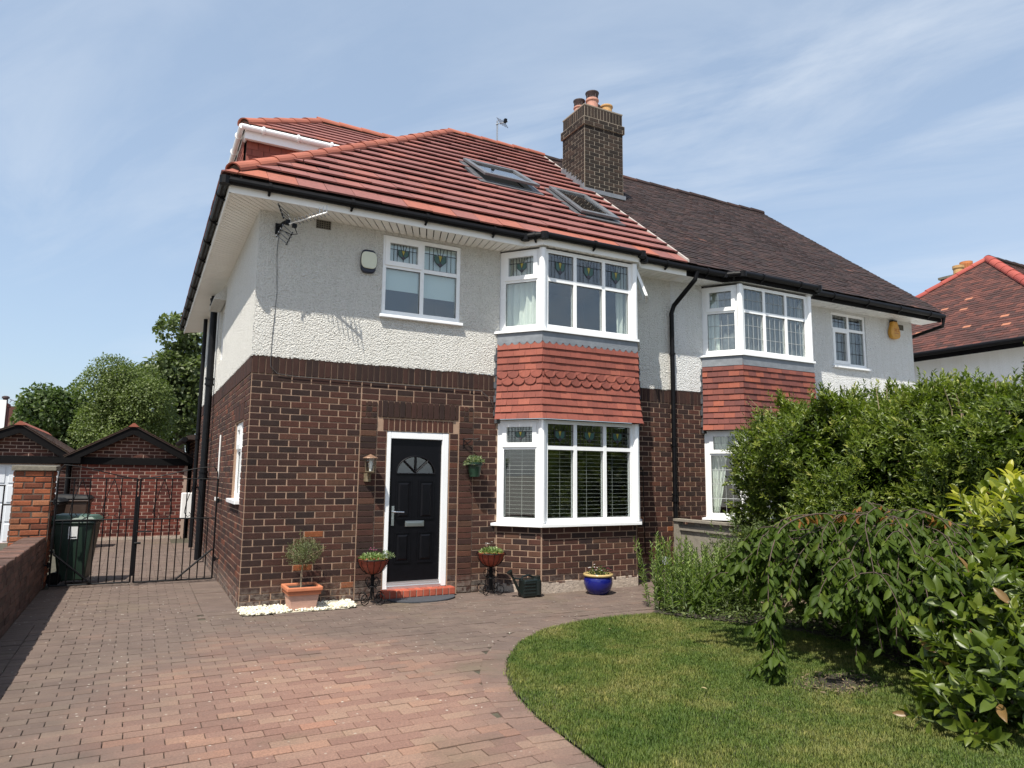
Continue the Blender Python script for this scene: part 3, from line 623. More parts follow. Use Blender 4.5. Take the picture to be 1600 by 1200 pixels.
HX = 6.2      # party line
def bay(house, P, style, hung, lead_scallop, lower_blind, came, tag):
    F3 = [Frame(P[0],P[1]), Frame(P[1],P[2]), Frame(P[2],P[3])]
    # brick base
    mb = MB()
    for fr in F3: wall_face(mb, fr, 0, fr.len, -.1, .83)
    mb.build('bay_wall', MORTAR, house)
    pcs = []
    for i, fr in enumerate(F3): pcs += bond(fr, .004, fr.len-.004, 0, .825, phase=i)
    # storeys
    for (z0, z1, tz, nm) in ((.88, 2.225, 1.86, 'lower'), (3.45, 4.56, 4.14, 'upper')):
        win = MB(); fr = F3[1]
        holder = MB()
        holder.tube([(P[1][0],P[1][1],z0), (P[1][0],P[1][1],z1)], .05, 8); holder.tube([(P[2][0],P[2][1],z0), (P[2][0],P[2][1],z1)], .05, 8)
        holder.fbox(F3[0], 0, .05, -.07, -.003, z0, z1); holder.fbox(F3[2], F3[2].len-.05, F3[2].len, -.07, -.003, z0, z1)
        w_ = thing('bay_window', (0,0,0), None, None); w_.parent = house; w_.matrix_parent_inverse = wm(house).inverted()
        L0, L1, L2 = (f.len for f in F3)
        lights(F3[0], w_, holder, .045, L0-.04, z0, z1, [], tz, 0, style, came, sash=((0,1),))
        lights(F3[1], w_, holder, .04, L1-.04, z0, z1, [1/3, 2/3], tz, 0, style, came)
        lights(F3[2], w_, holder, .04, L2-.045, z0, z1, [], tz, 0, style, came, sash=((0,1),) if nm == 'lower' else ())
        holder.build('frame', UPVC, w_)
        if nm == 'upper' and style == 'tulip':   # the top light on the far splay stands open
            fr = F3[2]; a0, a1, zt_, zb_ = .07, L2-.075, z1-.03, tz-.03; dd_ = lambda z: .012+(zt_-z)*.36; os_ = MB()
            def ob(x0, x1, y0, y1, m, off=0, th=.04): m.hexa([fr.p(x0,dd_(y0)+off+th,y0),fr.p(x1,dd_(y0)+off+th,y0),fr.p(x1,dd_(y0)+off,y0),fr.p(x0,dd_(y0)+off,y0),fr.p(x0,dd_(y1)+off+th,y1),fr.p(x1,dd_(y1)+off+th,y1),fr.p(x1,dd_(y1)+off,y1),fr.p(x0,dd_(y1)+off,y1)])
            ob(a0,a0+.055,zb_,zt_,os_); ob(a1-.055,a1,zb_,zt_,os_); ob(a0+.055,a1-.055,zb_,zb_+.055,os_); ob(a0+.055,a1-.055,zt_-.055,zt_,os_); os_.build('open_sash', UPVC, w_)
            op = MB(); ob(a0+.055,a1-.055,zb_+.055,zt_-.055,op,.015,.006); op.build('pane', GLASS, w_)
        # sill following the bay
        s = MB(); off = .075
        def offp(k, o): 
            if k == 0: f = F3[0]; return f.p(0, o, 0)
            if k == 3: f = F3[2]; return f.p(f.len, o, 0)
            n = (F3[k-1].n+F3[k].n).normalized(); c_ = n.dot(F3[k].n); q = Vector((P[k][0],P[k][1],0)); return q+n*(o/c_)
        for k in range(3):
            a, b, c_, e = offp(k, off), offp(k+1, off), offp(k+1, -.05), offp(k, -.05)
            if k == 0: a = a - F3[0].d*.05
            if k == 2: b = b + F3[2].d*.05
            up = lambda q, z: (q.x, q.y, z)
            s.hexa([up(a,z0-.045),up(b,z0-.045),up(c_,z0-.045),up(e,z0-.045),up(a,z0-.012),up(b,z0-.012),up(c_,z0+.004),up(e,z0+.004)])
        s.build('sill', UPVC, w_)
        # room behind
        back = 1.6; r = MB(); a, b = P[0][0]-.12, P[3][0]+.12; mid = .12
        r.quad((a,back,z0-.3),(b,back,z0-.3),(b,back,z1+.02),(a,back,z1+.02)); r.quad((a,mid,z0-.3),(a,back,z0-.3),(a,back,z1+.02),(a,mid,z1+.02)); r.quad((b,back,z0-.3),(b,mid,z0-.3),(b,mid,z1+.02),(b,back,z1+.02))
        r.add([(P[0][0]-.12,back,z1+.012),(P[0][0],.0,z1+.012),(P[1][0],P[1][1],z1+.012),(P[2][0],P[2][1],z1+.012),(P[3][0],.0,z1+.012),(P[3][0]+.12,back,z1+.012)], [(0,1,2,3,4,5)])
        zf = z0-.02; r.add([(P[0][0]-.12,back,zf),(P[0][0],.02,zf),(P[1][0],P[1][1]+.02,zf),(P[2][0],P[2][1]+.02,zf),(P[3][0],.02,zf),(P[3][0]+.12,back,zf)], [(5,4,3,2,1,0)])
        r.build('room_lining', ROOM, w_)
        if nm == 'lower' and lower_blind:
            for k, fr in enumerate(F3):
                b_ = MB(); n = int((z1-z0-.1)/.052)
                for i in range(n):
                    z = z0+.07+i*.052; uo = .06
                    b_.hexa([fr.p(uo,-.105,z-.004),fr.p(fr.len-uo,-.105,z-.004),fr.p(fr.len-uo,-.155,z-.006),fr.p(uo,-.155,z-.006),fr.p(uo,-.105,z-.0015),fr.p(fr.len-uo,-.105,z-.0015),fr.p(fr.len-uo,-.155,z-.0035),fr.p(uo,-.155,z-.0035)])
                for c_ in (.22, .5, .78): b_.tube([fr.p(fr.len*c_,-.10,z0+.05), fr.p(fr.len*c_,-.10,z1-.05)], .0022, 4)
                b_.build('venetian_blind', VBLIND, w_)
        elif style == 'tulip':
            drape(F3[0], .06, F3[0].len-.02, z0, z1-.02, -.13, CURT, w_, folds=6)
            drape(F3[1], F3[1].len-.20, F3[1].len-.04, z0, z1-.02, -.16, CURT, w_, folds=2, amp=.03)
            drape(F3[2], .04, F3[2].len-.06, z0, z1-.02, -.14, CURT, w_, folds=4)
        elif nm == 'upper':
            drape(F3[0], .06, .26, z0, z1-.02, -.13, CURT, w_, folds=3)
            for k in (0, 1): drape(F3[k], .05, F3[k].len-.05, z0, z1-.02, -.19, SHEER, w_, 'net_curtain', folds=9 if k else 4, amp=.014)
        else:
            drape(F3[0], .06, .34, z0, z1-.02, -.13, CURT, w_, folds=4, taper=.6)
            drape(F3[1], F3[1].len-.35, F3[1].len-.05, z0, z1-.02, -.15, CURT, w_, folds=4)
    # tile hanging between the storeys
    zb, zt = 2.235, 3.275; gauge = .0945; rows = 11; tl = []
    core = MB()
    for k, fr in enumerate(F3): wall_face(core, fr, 0, fr.len, zb+.01, 3.42, d=.0)
    core.quad(F3[0].p(0,.05,zb+.012), F3[0].p(F3[0].len,.05,zb+.012), F3[0].p(F3[0].len,-.05,zb+.012), F3[0].p(0,-.05,zb+.012)); core.quad(F3[1].p(0,.05,zb+.012), F3[1].p(F3[1].len,.05,zb+.012), F3[1].p(F3[1].len,-.05,zb+.012), F3[1].p(0,-.05,zb+.012)); core.quad(F3[2].p(0,.05,zb+.012), F3[2].p(F3[2].len,.05,zb+.012), F3[2].p(F3[2].len,-.05,zb+.012), F3[2].p(0,-.05,zb+.012))
    cladding = core.build('tile_backing', UNDER, house)
    def fl(v): return .026+.060*max(0, 1-v/.55)**1.6
    for k, fr in enumerate(F3):
        for rr in range(rows):
            sc_ = lead_scallop and rr in (5, 6)
            v0 = rr*gauge; v1 = v0+gauge+.03; lf = .024; one = []
            e0, e1 = (fl(v0)+lf+.012)*.48, (fl(v1)+.012)*.48
            l0, l1 = (.004, .004) if k == 0 else (-e0, -e1); q0, q1 = (fr.len-.004,)*2 if k == 2 else (fr.len+e0, fr.len+e1)
            g = math.floor(l0/.165)-1; off = .0825 if rr % 2 else 0
            while g*.165+off < q0:
                a_, b_ = g*.165+off, (g+1)*.165+off; g += 1
                a0, a1, b0, b1 = max(a_, l0), max(a_, l1), min(b_, q0), min(b_, q1)
                if b0-a0 < .02: continue
                if b1 < a1+.004: b1 = a1+.004
                j = random.uniform(-.003, .003); a0 += .0018; b0 -= .0018; P_ = lambda u, d, z: fr.p(u, d, zb+z)
                d0_, d1_ = fl(v0)+lf+j, fl(v1)+.002
                p = [P_(a0,d0_,v0),P_(b0,d0_,v0),P_(b1,d1_,v1),P_(a1,d1_,v1),P_(a0,d0_+.012,v0-.001),P_(b0,d0_+.012,v0-.001),P_(b1,d1_+.012,v1),P_(a1,d1_+.012,v1)]
                one.append((p, random.random(), fr.n))
            if not sc_: tl += one
            else:
                for p, t_, n_ in one:
                    wd = (p[5]-p[4]).length; c_ = (p[4]+p[5])/2; edge = wd < .15 or (k == 1 and (fr.p(0,0,0)-c_).length < 0)
                    if edge: tl.append((p, t_, n_)); continue
                    # club tile with a round tail, standing a little proud
                    m2 = MB(); pts = []; R = wd/2
                    for i in range(9):
                        a = math.pi*i/8; pts.append(c_ - fr.d*(R*math.cos(a)) + Vector((0,0,1))*(.045-.062*math.sin(a)) + fr.n*.004)
                    pts += [p[6]+fr.n*.006, p[7]+fr.n*.006]
                    m2.prism(pts, -fr.n*.016); m2.build('club_tile', THUNG, cladding, tint=t_)
                    # course behind shows between the tails
                    q = [x + Vector((0,0,.028 if i in (0,1,4,5) else 0)) - fr.n*.012 for i, x in enumerate(p)]; tl.append((q, t_*.6, n_))
    lay_tiles(tl, cladding, 'hung_tile', hung, 300, 'hung_tiling')
    # lead apron under the upper sill
    for k, fr in enumerate(F3):
        a = MB(); l = -.02 if k else 0; r_ = fr.len+.02 if k < 2 else fr.len; z = 3.405
        n = max(2, int((r_-l)/.10)); pts = []
        if lead_scallop:
            for i in range(n):
                for q in range(7): t_ = q/6; pts.append(fr.p(l+(r_-l)*(i+t_)/n, .052, 3.275-.04*math.sin(math.pi*t_)))
        else: pts = [fr.p(l,.055,3.25), fr.p(r_,.055,3.25)]
        pts += [fr.p(r_,.045,z), fr.p(l,.045,z)]
        a.prism(pts, -fr.n*.012); a.build('lead_apron', LEAD, house)
    # lead soakers where the tile hanging meets the wall
    for fr, u, sg in ((F3[0], 0, 1), (F3[2], F3[2].len, -1)):
        a = MB(); base = fr.p(u, 0, 0); sx = -sg
        for i in range(11):
            z = zb-.05+i*.094; dx = .055 if sg > 0 else -.055; x = base.x - dx*(1.0+.35*(i % 2))
            a.hexa([(x,-.028,z),(base.x+dx*.3,-.034,z),(base.x+dx*.3,-.004,z),(x,-.004,z),(x,-.022,z+.09),(base.x+dx*.3,-.030,z+.10),(base.x+dx*.3,-.004,z+.10),(x,-.004,z+.09)])
        a.build('lead_flashing', LEADD, house)
    return pcs

def path_boxes(pts, z0, z1, th, inward=True):
    """vertical board along a plan path"""
    mb = MB()
    for (a, b) in zip(pts, pts[1:]):
        fr = Frame(a, b); mb.fbox(fr, -.001, fr.len+.001, -th, 0, z0, z1)
    return mb
def eaves(house, path, wallpath, zf0, zf1, fmat_, gmat, goff=.052, gz=4.69, gr=.046, side=None, bstep=.85):
    path_boxes(path, zf0, zf1, .022).build('fascia', fmat_, house)
    g = MB(); pts = []
    for i, p in enumerate(path):
        nn = Vector((0,0,0))
        if i > 0: nn += Frame(path[i-1], p).n
        if i < len(path)-1: nn += Frame(p, path[i+1]).n
        nn.normalize(); k = Frame(path[max(i-1,0)], path[max(i,1)]).n.dot(nn); pts.append(Vector((p[0],p[1],gz))+nn*goff/max(.4,k))
    for a, b in zip(pts, pts[1:]): g.tube([a, b], gr, 12)
    for p in pts[1:-1]: g.tube([p-Vector((0,0,.052)), p+Vector((0,0,.035))], .060, 10)
    for a, b in zip(pts, pts[1:]):
        L = (b-a).length; n = max(1, int(L/bstep))
        for i in range(n):
            q = a+(b-a)*((i+.5)/n); d = (b-a).normalized(); g.tube([q-d*.016, q+d*.016], gr+.011, 12); nrm = Vector((d.y,-d.x,0)); g.tube([q-nrm*.0-Vector((0,0,.05)), q-nrm*.045-Vector((0,0,.075))], .016, 6)
    g.build('gutter', gmat, house, smooth=False); return pts
def soffit_boards(house, quads, mat, w_=.1):
    """quads: (a,b,c,d) plan corners, a-b outer, d-c inner"""
    mb = MB()
    for (a, b, c_, e, z) in quads:
        a, b, c_, e = (Vector((q[0], q[1], 0)) for q in (a, b, c_, e)); n = max(1, int((b-a).length/w_)); g_ = .007/max(.05,(b-a).length)
        for i in range(n):
            s, t_ = i/n+g_, (i+1)/n-g_
            p = [a.lerp(b,s), a.lerp(b,t_), e.lerp(c_,t_), e.lerp(c_,s)]
            mb.hexa([(q.x,q.y,z) for q in p]+[(q.x,q.y,z+.012) for q in p])
    mb.build('soffit', mat, house)
    # ------------------------------------------------------------
EV = .46; ZE = 4.75; SL = .80; RY = 4.0; RZ = ZE+SL*(RY+EV); CS = 1/math.sqrt(1+SL*SL)

# ================================================================ the left house (red roof)
H1 = thing('semi_detached_house', (3.1, 4.1, 0), 'left half of the semi-detached pair, with bright red tiled roof and black front door', 'house', 'semi-detached houses')
FF = Frame((0,0), (HX,0)); LF = Frame((0,8.27), (0,0))
BP1 = [(3.17,0),(3.57,-.5),(5.10,-.5),(5.50,0)]
doorh = (1.63, 2.47, 0.0, 2.025)
up1 = (1.495, 2.575, 3.475, 4.545)
sw1 = (8.27-1.24, 8.27-.44, 1.15, 2.12)       # side window downstairs
sw2 = (8.27-4.35, 8.27-3.55, 3.30, 4.25)      # side window upstairs
mb = MB()
wall_face(mb, FF, 0, 3.17, -.1, 2.84, [doorh]); mb.build('wall', MORTAR, H1)
mb = MB(); wall_face(mb, FF, 5.5, HX, -.1, 2.84); mb.build('wall', MORTAR, H1)
mb = MB(); wall_face(mb, LF, 0, 8.27, -.1, 2.84, [sw1]); mb.build('wall', MORTAR, H1)
mb = MB(); mb.quad((0,8.27,-.1),(0,8.27,6.5),(HX,8.27,6.5),(HX,8.27,-.1)); mb.build('wall', MORTAR, H1)
mb = MB(); rd = .016
# each face of the render, with its ragged bottom edge
for fr, a, b, hh in ((FF, -rd, 3.17, [up1]), (FF, 5.5, HX, []), (LF, 0, 8.27+rd, [sw2])):
    mb = MB(); wall_face(mb, fr, a, b, 2.845, 4.62, hh, d=rd)
    n = int((b-a)/.02)
    for i in range(n):
        h = random.uniform(.0, .016); mb.fbox(fr, a+(b-a)*i/n, a+(b-a)*(i+1)/n-.0005, .001, rd-.0008, 2.845-h, 2.8452)
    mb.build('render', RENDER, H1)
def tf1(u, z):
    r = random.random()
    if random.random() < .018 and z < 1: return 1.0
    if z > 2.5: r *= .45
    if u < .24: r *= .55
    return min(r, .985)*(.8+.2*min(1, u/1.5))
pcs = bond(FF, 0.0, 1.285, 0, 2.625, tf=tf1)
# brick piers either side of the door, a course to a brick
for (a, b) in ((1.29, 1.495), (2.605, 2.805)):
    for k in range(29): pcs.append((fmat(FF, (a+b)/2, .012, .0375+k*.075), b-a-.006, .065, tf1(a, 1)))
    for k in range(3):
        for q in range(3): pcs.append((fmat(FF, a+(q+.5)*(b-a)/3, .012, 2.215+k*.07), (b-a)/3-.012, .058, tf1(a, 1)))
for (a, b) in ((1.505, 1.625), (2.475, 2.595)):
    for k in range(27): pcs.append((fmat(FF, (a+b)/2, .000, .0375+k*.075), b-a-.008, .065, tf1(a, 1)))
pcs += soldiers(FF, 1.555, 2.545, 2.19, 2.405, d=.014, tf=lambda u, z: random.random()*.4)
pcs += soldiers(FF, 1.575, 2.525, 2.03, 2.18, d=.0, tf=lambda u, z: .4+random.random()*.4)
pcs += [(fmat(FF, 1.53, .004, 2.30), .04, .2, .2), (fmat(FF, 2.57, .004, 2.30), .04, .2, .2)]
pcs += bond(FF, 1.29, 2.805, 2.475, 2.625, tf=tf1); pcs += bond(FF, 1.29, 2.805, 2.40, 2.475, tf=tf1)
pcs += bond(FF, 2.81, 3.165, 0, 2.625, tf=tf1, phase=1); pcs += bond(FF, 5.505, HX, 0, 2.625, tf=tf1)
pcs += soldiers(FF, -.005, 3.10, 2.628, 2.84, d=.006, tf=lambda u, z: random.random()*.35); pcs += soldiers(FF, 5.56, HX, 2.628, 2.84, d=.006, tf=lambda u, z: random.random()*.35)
pcs += bay(H1, BP1, 'tulip', THUNG, True, True, CAME, 'left')
lay(pcs, H1, 'brick', BR, 300, rest='brickwork')
lp = bond(LF, 0, 8.27, 0, 2.625, holes=[sw1, (sw1[0]-.06, sw1[1]+.02, 2.12, 2.34)]); lp += soldiers(LF, 0, 8.275, 2.628, 2.84, d=.006, tf=lambda u, z: random.random()*.4)
lp += soldiers(LF, sw1[0]-.05, sw1[1]+.01, 2.125, 2.335, d=.004, tf=lambda u, z: random.random()*.5)
lay(lp, H1, 'side_brick', BRS, 120, rest='side_brickwork')
# concrete plinth patches along the front
for k, fr in enumerate([Frame(BP1[0],BP1[1]), Frame(BP1[1],BP1[2]), Frame(BP1[2],BP1[3])]):
    a = MB(); n = max(2, int(fr.len/.05)); 
    for i in range(n):
        h = .10+.05*random.random() if k else .05+.05*random.random(); a.hexa([fr.p(fr.len*i/n,.012,-.02),fr.p(fr.len*(i+1)/n,.012,-.02),fr.p(fr.len*(i+1)/n,-.01,-.02),fr.p(fr.len*i/n,-.01,-.02),fr.p(fr.len*i/n,.010,h),fr.p(fr.len*(i+1)/n,.010,h),fr.p(fr.len*(i+1)/n,-.01,h+.01),fr.p(fr.len*i/n,-.01,h+.01)])
    a.build('plinth', CONC, H1)
# upstairs front window
W = thing('window', (0,0,0), None, None); W.parent = H1; W.matrix_parent_inverse = wm(H1).inverted()
fm = MB(); lights(FF, W, fm, *up1[:2], up1[2]+.02, up1[3]-.005, [.5], 4.14, .005, 'tulip', CAME, sash=((0,1),)); fm.build('frame', UPVC, W)
s = MB(); s.fbox(FF, up1[0]-.03, up1[1]+.03, -.06, .07, up1[2]-.022, up1[2]+.018); s.build('sill', UPVC, W, bevel=.006)
b_ = MB(); b_.fbox(FF, up1[0]+.05, (up1[0]+up1[1])/2-.03, -.075, -.072, 3.845, 4.5); b_.build('roller_blind', BLINDW, W); b_ = MB(); b_.fbox(FF, (up1[0]+up1[1])/2+.03, up1[1]-.05, -.075, -.072, 3.80, 4.5); b_.build('roller_blind', BLINDW, W)
interior(W, FF, *up1, mat=ROOML)
# side windows
W = thing('window', (0,0,0), None, None); W.parent = H1; W.matrix_parent_inverse = wm(H1).inverted()
fm = MB(); lights(LF, W, fm, sw1[0], sw1[1], sw1[2]+.02, sw1[3], [.5], 1.78, -.03, 'plain', CAME, sash=((0,1),)); fm.build('frame', UPVC, W); interior(W, LF, *sw1)
s = MB(); s.fbox(LF, sw1[0]-.05, sw1[1]+.05, -.06, .06, sw1[2]-.03, sw1[2]+.018); s.build('sill', UPVC, W, bevel=.006)
W = thing('window', (0,0,0), None, None); W.parent = H1; W.matrix_parent_inverse = wm(H1).inverted()
fm = MB(); lights(LF, W, fm, sw2[0], sw2[1], sw2[2]+.02, sw2[3], [.5], None, -.03, 'plain', CAME); fm.build('frame', UPVC, W); interior(W, LF, *sw2)
s = MB(); u0, u1 = sw2[0]-.12, sw2[1]+.1
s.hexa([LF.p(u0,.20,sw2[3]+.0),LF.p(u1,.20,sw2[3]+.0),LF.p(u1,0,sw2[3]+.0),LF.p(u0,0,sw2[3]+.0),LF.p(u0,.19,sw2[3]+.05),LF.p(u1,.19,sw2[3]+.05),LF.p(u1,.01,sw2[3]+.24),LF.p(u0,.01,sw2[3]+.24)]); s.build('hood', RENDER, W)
# door
D = thing('front_door', (0,0,0), None, None); D.parent = H1; D.matrix_parent_inverse = wm(H1).inverted()
fm = MB(); a0, a1, zt = 1.635, 2.465, 2.02
fm.fbox(FF, a0, a0+.055, -.09, -.004, .10, zt); fm.fbox(FF, a1-.085, a1, -.09, -.004, .10, zt); fm.fbox(FF, a0+.055, a1-.085, -.09, -.005, zt-.085, zt); fm.build('frame', UPVC, D, bevel=.006)
d0, d1, z0, z1 = a0+.058, a1-.088, .185, zt-.088; dd = -.040
lf = MB(); cx = (d0+d1)/2; arcz, arcr = 1.50, .255
# leaf with a real sunburst opening
seg = 24; ring = [(cx-arcr*math.cos(math.pi*i/seg), arcz+arcr*.86*math.sin(math.pi*i/seg)) for i in range(seg+1)]
lf.fbox(FF, d0, d1, dd-.04, dd, z0, arcz); lf.fbox(FF, d0, cx-arcr, dd-.04, dd, arcz, z1); lf.fbox(FF, cx+arcr, d1, dd-.04, dd, arcz, z1)
for i in range(seg):
    (xa, za), (xb, zb_) = ring[i], ring[i+1]
    lf.hexa([FF.p(xa,dd,za),FF.p(xb,dd,zb_),FF.p(xb,dd-.04,zb_),FF.p(xa,dd-.04,za),FF.p(xa,dd,z1),FF.p(xb,dd,z1),FF.p(xb,dd-.04,z1),FF.p(xa,dd-.04,z1)])
lf.build('door_leaf', DOORB, D)
mo = MB()
for i in range(seg): mo.tube([FF.p(ring[i][0],dd+.003,ring[i][1]), FF.p(ring[i+1][0],dd+.003,ring[i+1][1])], .010, 6)
mo.tube([FF.p(cx-arcr,dd+.003,arcz), FF.p(cx+arcr,dd+.003,arcz)], .010, 6)
for ang in (50, 90, 130): mo.tube([FF.p(cx,dd+.003,arcz+.015), FF.p(cx+arcr*math.cos(math.radians(ang)),dd+.003,arcz+arcr*.86*math.sin(math.radians(ang)))], .011, 6)
mo.build('fanlight_bar', DOORB, D)
gl = MB(); gl.prism([FF.p(x,dd-.02,z) for x, z in ring], FF.n*.006); gl.build('fanlight_glass', GLASS, D)
for (pa, pb, pc, pd) in ((cx-.255,cx-.045,.93,1.42),(cx+.045,cx+.255,.93,1.42),(cx-.255,cx-.045,.40,.78),(cx+.045,cx+.255,.40,.78)):
    p = MB()
    for (o1, o2, h) in ((0,.018,.009),):
        for (x0,x1,y0,y1) in ((pa,pa+.018,pc,pd),(pb-.018,pb,pc,pd),(pa+.018,pb-.018,pc,pc+.018),(pa+.018,pb-.018,pd-.018,pd)): p.fbox(FF, x0, x1, dd, dd+.009, y0, y1)
    q = [(pa+.035,pc+.035),(pb-.035,pc+.035),(pb-.035,pd-.035),(pa+.035,pd-.035)]; r_ = [(pa+.055,pc+.055),(pb-.055,pc+.055),(pb-.055,pd-.055),(pa+.055,pd-.055)]
    p.add([FF.p(x,dd+.0005,z) for x, z in q]+[FF.p(x,dd+.010,z) for x, z in r_], [(0,1,5,4),(1,2,6,5),(2,3,7,6),(3,0,4,7),(4,5,6,7)])
    p.build('panel', DOORB, D)
p = MB(); p.fbox(FF, cx-.125, cx+.125, dd, dd+.014, .845, .915); p.fbox(FF, cx-.105, cx+.105, dd+.014, dd+.020, .862, .898); p.build('letterbox', CHROME, D, bevel=.004)
p = MB(); hx = d0+.055; p.fbox(FF, hx-.016, hx+.016, dd, dd+.010, .86, 1.10); p.tube([FF.p(hx,dd,1.03), FF.p(hx,dd+.05,1.03), FF.p(hx+.02,dd+.058,1.03), FF.p(hx+.13,dd+.05,1.025)], .0095, 8); p.tube([FF.p(hx,dd+.01,.94), FF.p(hx,dd+.016,.94)], .012, 10); p.build('handle', CHROME, D)
p = MB(); p.fbox(FF, a0+.05, a1-.08, -.09, .012, .10, .135); p.fbox(FF, a0+.055, a1-.085, -.08, -.012, .135, .16); p.fbox(FF, a0+.055, a1-.085, -.08, -.020, .16, .183); p.build('threshold', ALU, D)
p = MB(); p.quad(FF.p(a0,-.6,0),FF.p(a1,-.6,0),FF.p(a1,-.6,2.1),FF.p(a0,-.6,2.1)); p.quad(FF.p(a0,-.09,0),FF.p(a0,-.6,0),FF.p(a0,-.6,2.1),FF.p(a0,-.09,2.1)); p.quad(FF.p(a1,-.6,0),FF.p(a1,-.09,0),FF.p(a1,-.09,2.1),FF.p(a1,-.6,2.1)); p.quad(FF.p(a0,-.09,2.05),FF.p(a0,-.6,2.05),FF.p(a1,-.6,2.05),FF.p(a1,-.09,2.05)); p.build('hall_lining', ROOM, D)
# tiled step
S = thing('doorstep', (0,0,0), None, None); S.parent = H1; S.matrix_parent_inverse = wm(H1).inverted()
n = 11; x0, x1 = 1.60, 2.535
for i in range(n):
    m2 = MB(); a, b = x0+(x1-x0)*i/n+.003, x0+(x1-x0)*(i+1)/n-.003; j = random.uniform(0, .004)
    m2.box(a, b, -.145-j, -.005, .012, .100+j); m2.build('tile', BRT, S, tint=random.random(), bevel=.010)
m2 = MB(); m2.box(x0+.01, x1-.01, -.14, -.003, -.02, .094); m2.build('bed', MORTARD, S)

# ---- roof
ROOF = thing('roof', (0,0,0), None, None); ROOF.parent = H1; ROOF.matrix_parent_inverse = wm(H1).inverted()
rm = MB(); z_ = lambda y: ZE+SL*(y+EV)-.03
rm.quad((-EV,-EV,ZE-.03),(HX,-EV,ZE-.03),(HX,RY,RZ-.03),(RY,RY,RZ-.03)); rm.add([(-EV,-EV,ZE-.03),(RY,RY,RZ-.03),(-EV,2*RY+EV,ZE-.03)], [(0,1,2)]); rm.quad((-EV,2*RY+EV,ZE-.03),(RY,RY,RZ-.03),(HX,RY,RZ-.03),(HX,2*RY+EV,ZE-.03)); rm.build('underlay', UNDER, ROOF)
slope_len = (RY+EV)/CS; rows = 18; gauge = slope_len/rows
def tfr(u, v):
    r = random.random()*.75
    if v < gauge*.5 and random.random() < .6: r = .85+.15*random.random()
    return r
V1 = Vector((0, CS, SL*CS)); N1 = Vector((0, -SL*CS, CS))
tl = tiles((0,-EV,ZE), (1,0,0), V1, N1, rows, gauge, .33, lambda v: -EV+v*CS, lambda v: HX-.02, .020, .054, tf=tfr, gap=.007, jit=.006, over=.07, first=.35)
SKY = [(3.46, 4.45, 1.24, 2.07), (4.88, 5.62, .60, 1.58)]
def insky(p):
    c_ = sum((q for q in p), Vector())/8; return any(a-.02 < c_.x < b+.02 and y0+.05 < c_.y < y1-.05 for a, b, y0, y1 in SKY)
tl = [q for q in tl if not insky(q[0])]
lay_tiles(tl, ROOF, 'roof_tile', TRED, 300, 'roof_tiling')
tl = tiles((-EV,2*RY+EV,ZE), (0,-1,0), (CS,0,SL*CS), (-SL*CS,0,CS), rows, gauge, .33, lambda v: v*CS, lambda v: 2*(RY+EV)-v*CS, .018, .040, tf=tfr, gap=.005, over=.07)
def indorm(p):
    c_ = sum((q for q in p), Vector())/8; return 2.0 < c_.y < 6.0 and c_.x > -.1
m2 = MB()
for p, t_, n_ in tl:
    if not indorm(p): m2.hexa(p, t_)
m2.build('side_roof_tiling', TRED, ROOF, kind='stuff')
def ridge_run(a, b, parent, mat, n, r=.115, name='ridge_tile', sink=.03, nr=12):
    a, b = Vector(a), Vector(b); d = (b-a)/n; dn = d.normalized(); sd = dn.cross(Vector((0,0,1))).normalized(); up = sd.cross(dn)
    for i in range(n):
        m3 = MB(); p0 = a+d*i-dn*.035; p1 = a+d*(i+1); lo = -sink+random.uniform(-.004,.004); V = []; seg = 10
        for (q, rr_, dz) in ((p0, r*1.03, .006), (p1, r*.97, -.004)):
            for R in (rr_, rr_-.016):
                for k in range(seg+1):
                    th = math.radians(-6+192*k/seg); V.append(q + sd*(R*math.cos(th)*1.05) + up*(R*math.sin(th)*.92+lo+dz-.02))
        m_ = seg+1; Fs = []
        for k in range(seg):
            Fs += [(k,k+1,2*m_+k+1,2*m_+k), (m_+k+1,m_+k,3*m_+k,3*m_+k+1), (k+1,k,m_+k,m_+k+1), (2*m_+k,2*m_+k+1,3*m_+k+1,3*m_+k)]
        m3.add(V, Fs); m3.build(name, mat, parent, tint=random.random())
    m4 = MB(); m4.tube([a+up*(-sink-.03), b+up*(-sink-.03)], r*.80, 8); m4.build('ridge_bedding', MORTARO, parent)
ridge_run((-EV+.10,-EV+.10,ZE+.065+.08), (RY,RY,RZ+.085), ROOF, TRIDGE, 18, .10)
ridge_run((RY,RY,RZ+.085), (HX,RY,RZ+.085), ROOF, TRIDGE, 6, .09)
# pale mortar verge line at the party boundary
m2 = MB(); m2.hexa([(HX-.03,-EV,ZE+.03),(HX+.012,-EV,ZE+.03),(HX+.012,RY,RZ+.03),(HX-.03,RY,RZ+.03),(HX-.03,-EV,ZE+.075),(HX+.012,-EV,ZE+.075),(HX+.012,RY,RZ+.075),(HX-.03,RY,RZ+.075)]); m2.build('verge_strip', plain('verge_mortar', (.40,.36,.33), .9, nscale=14, namt=.2), ROOF)
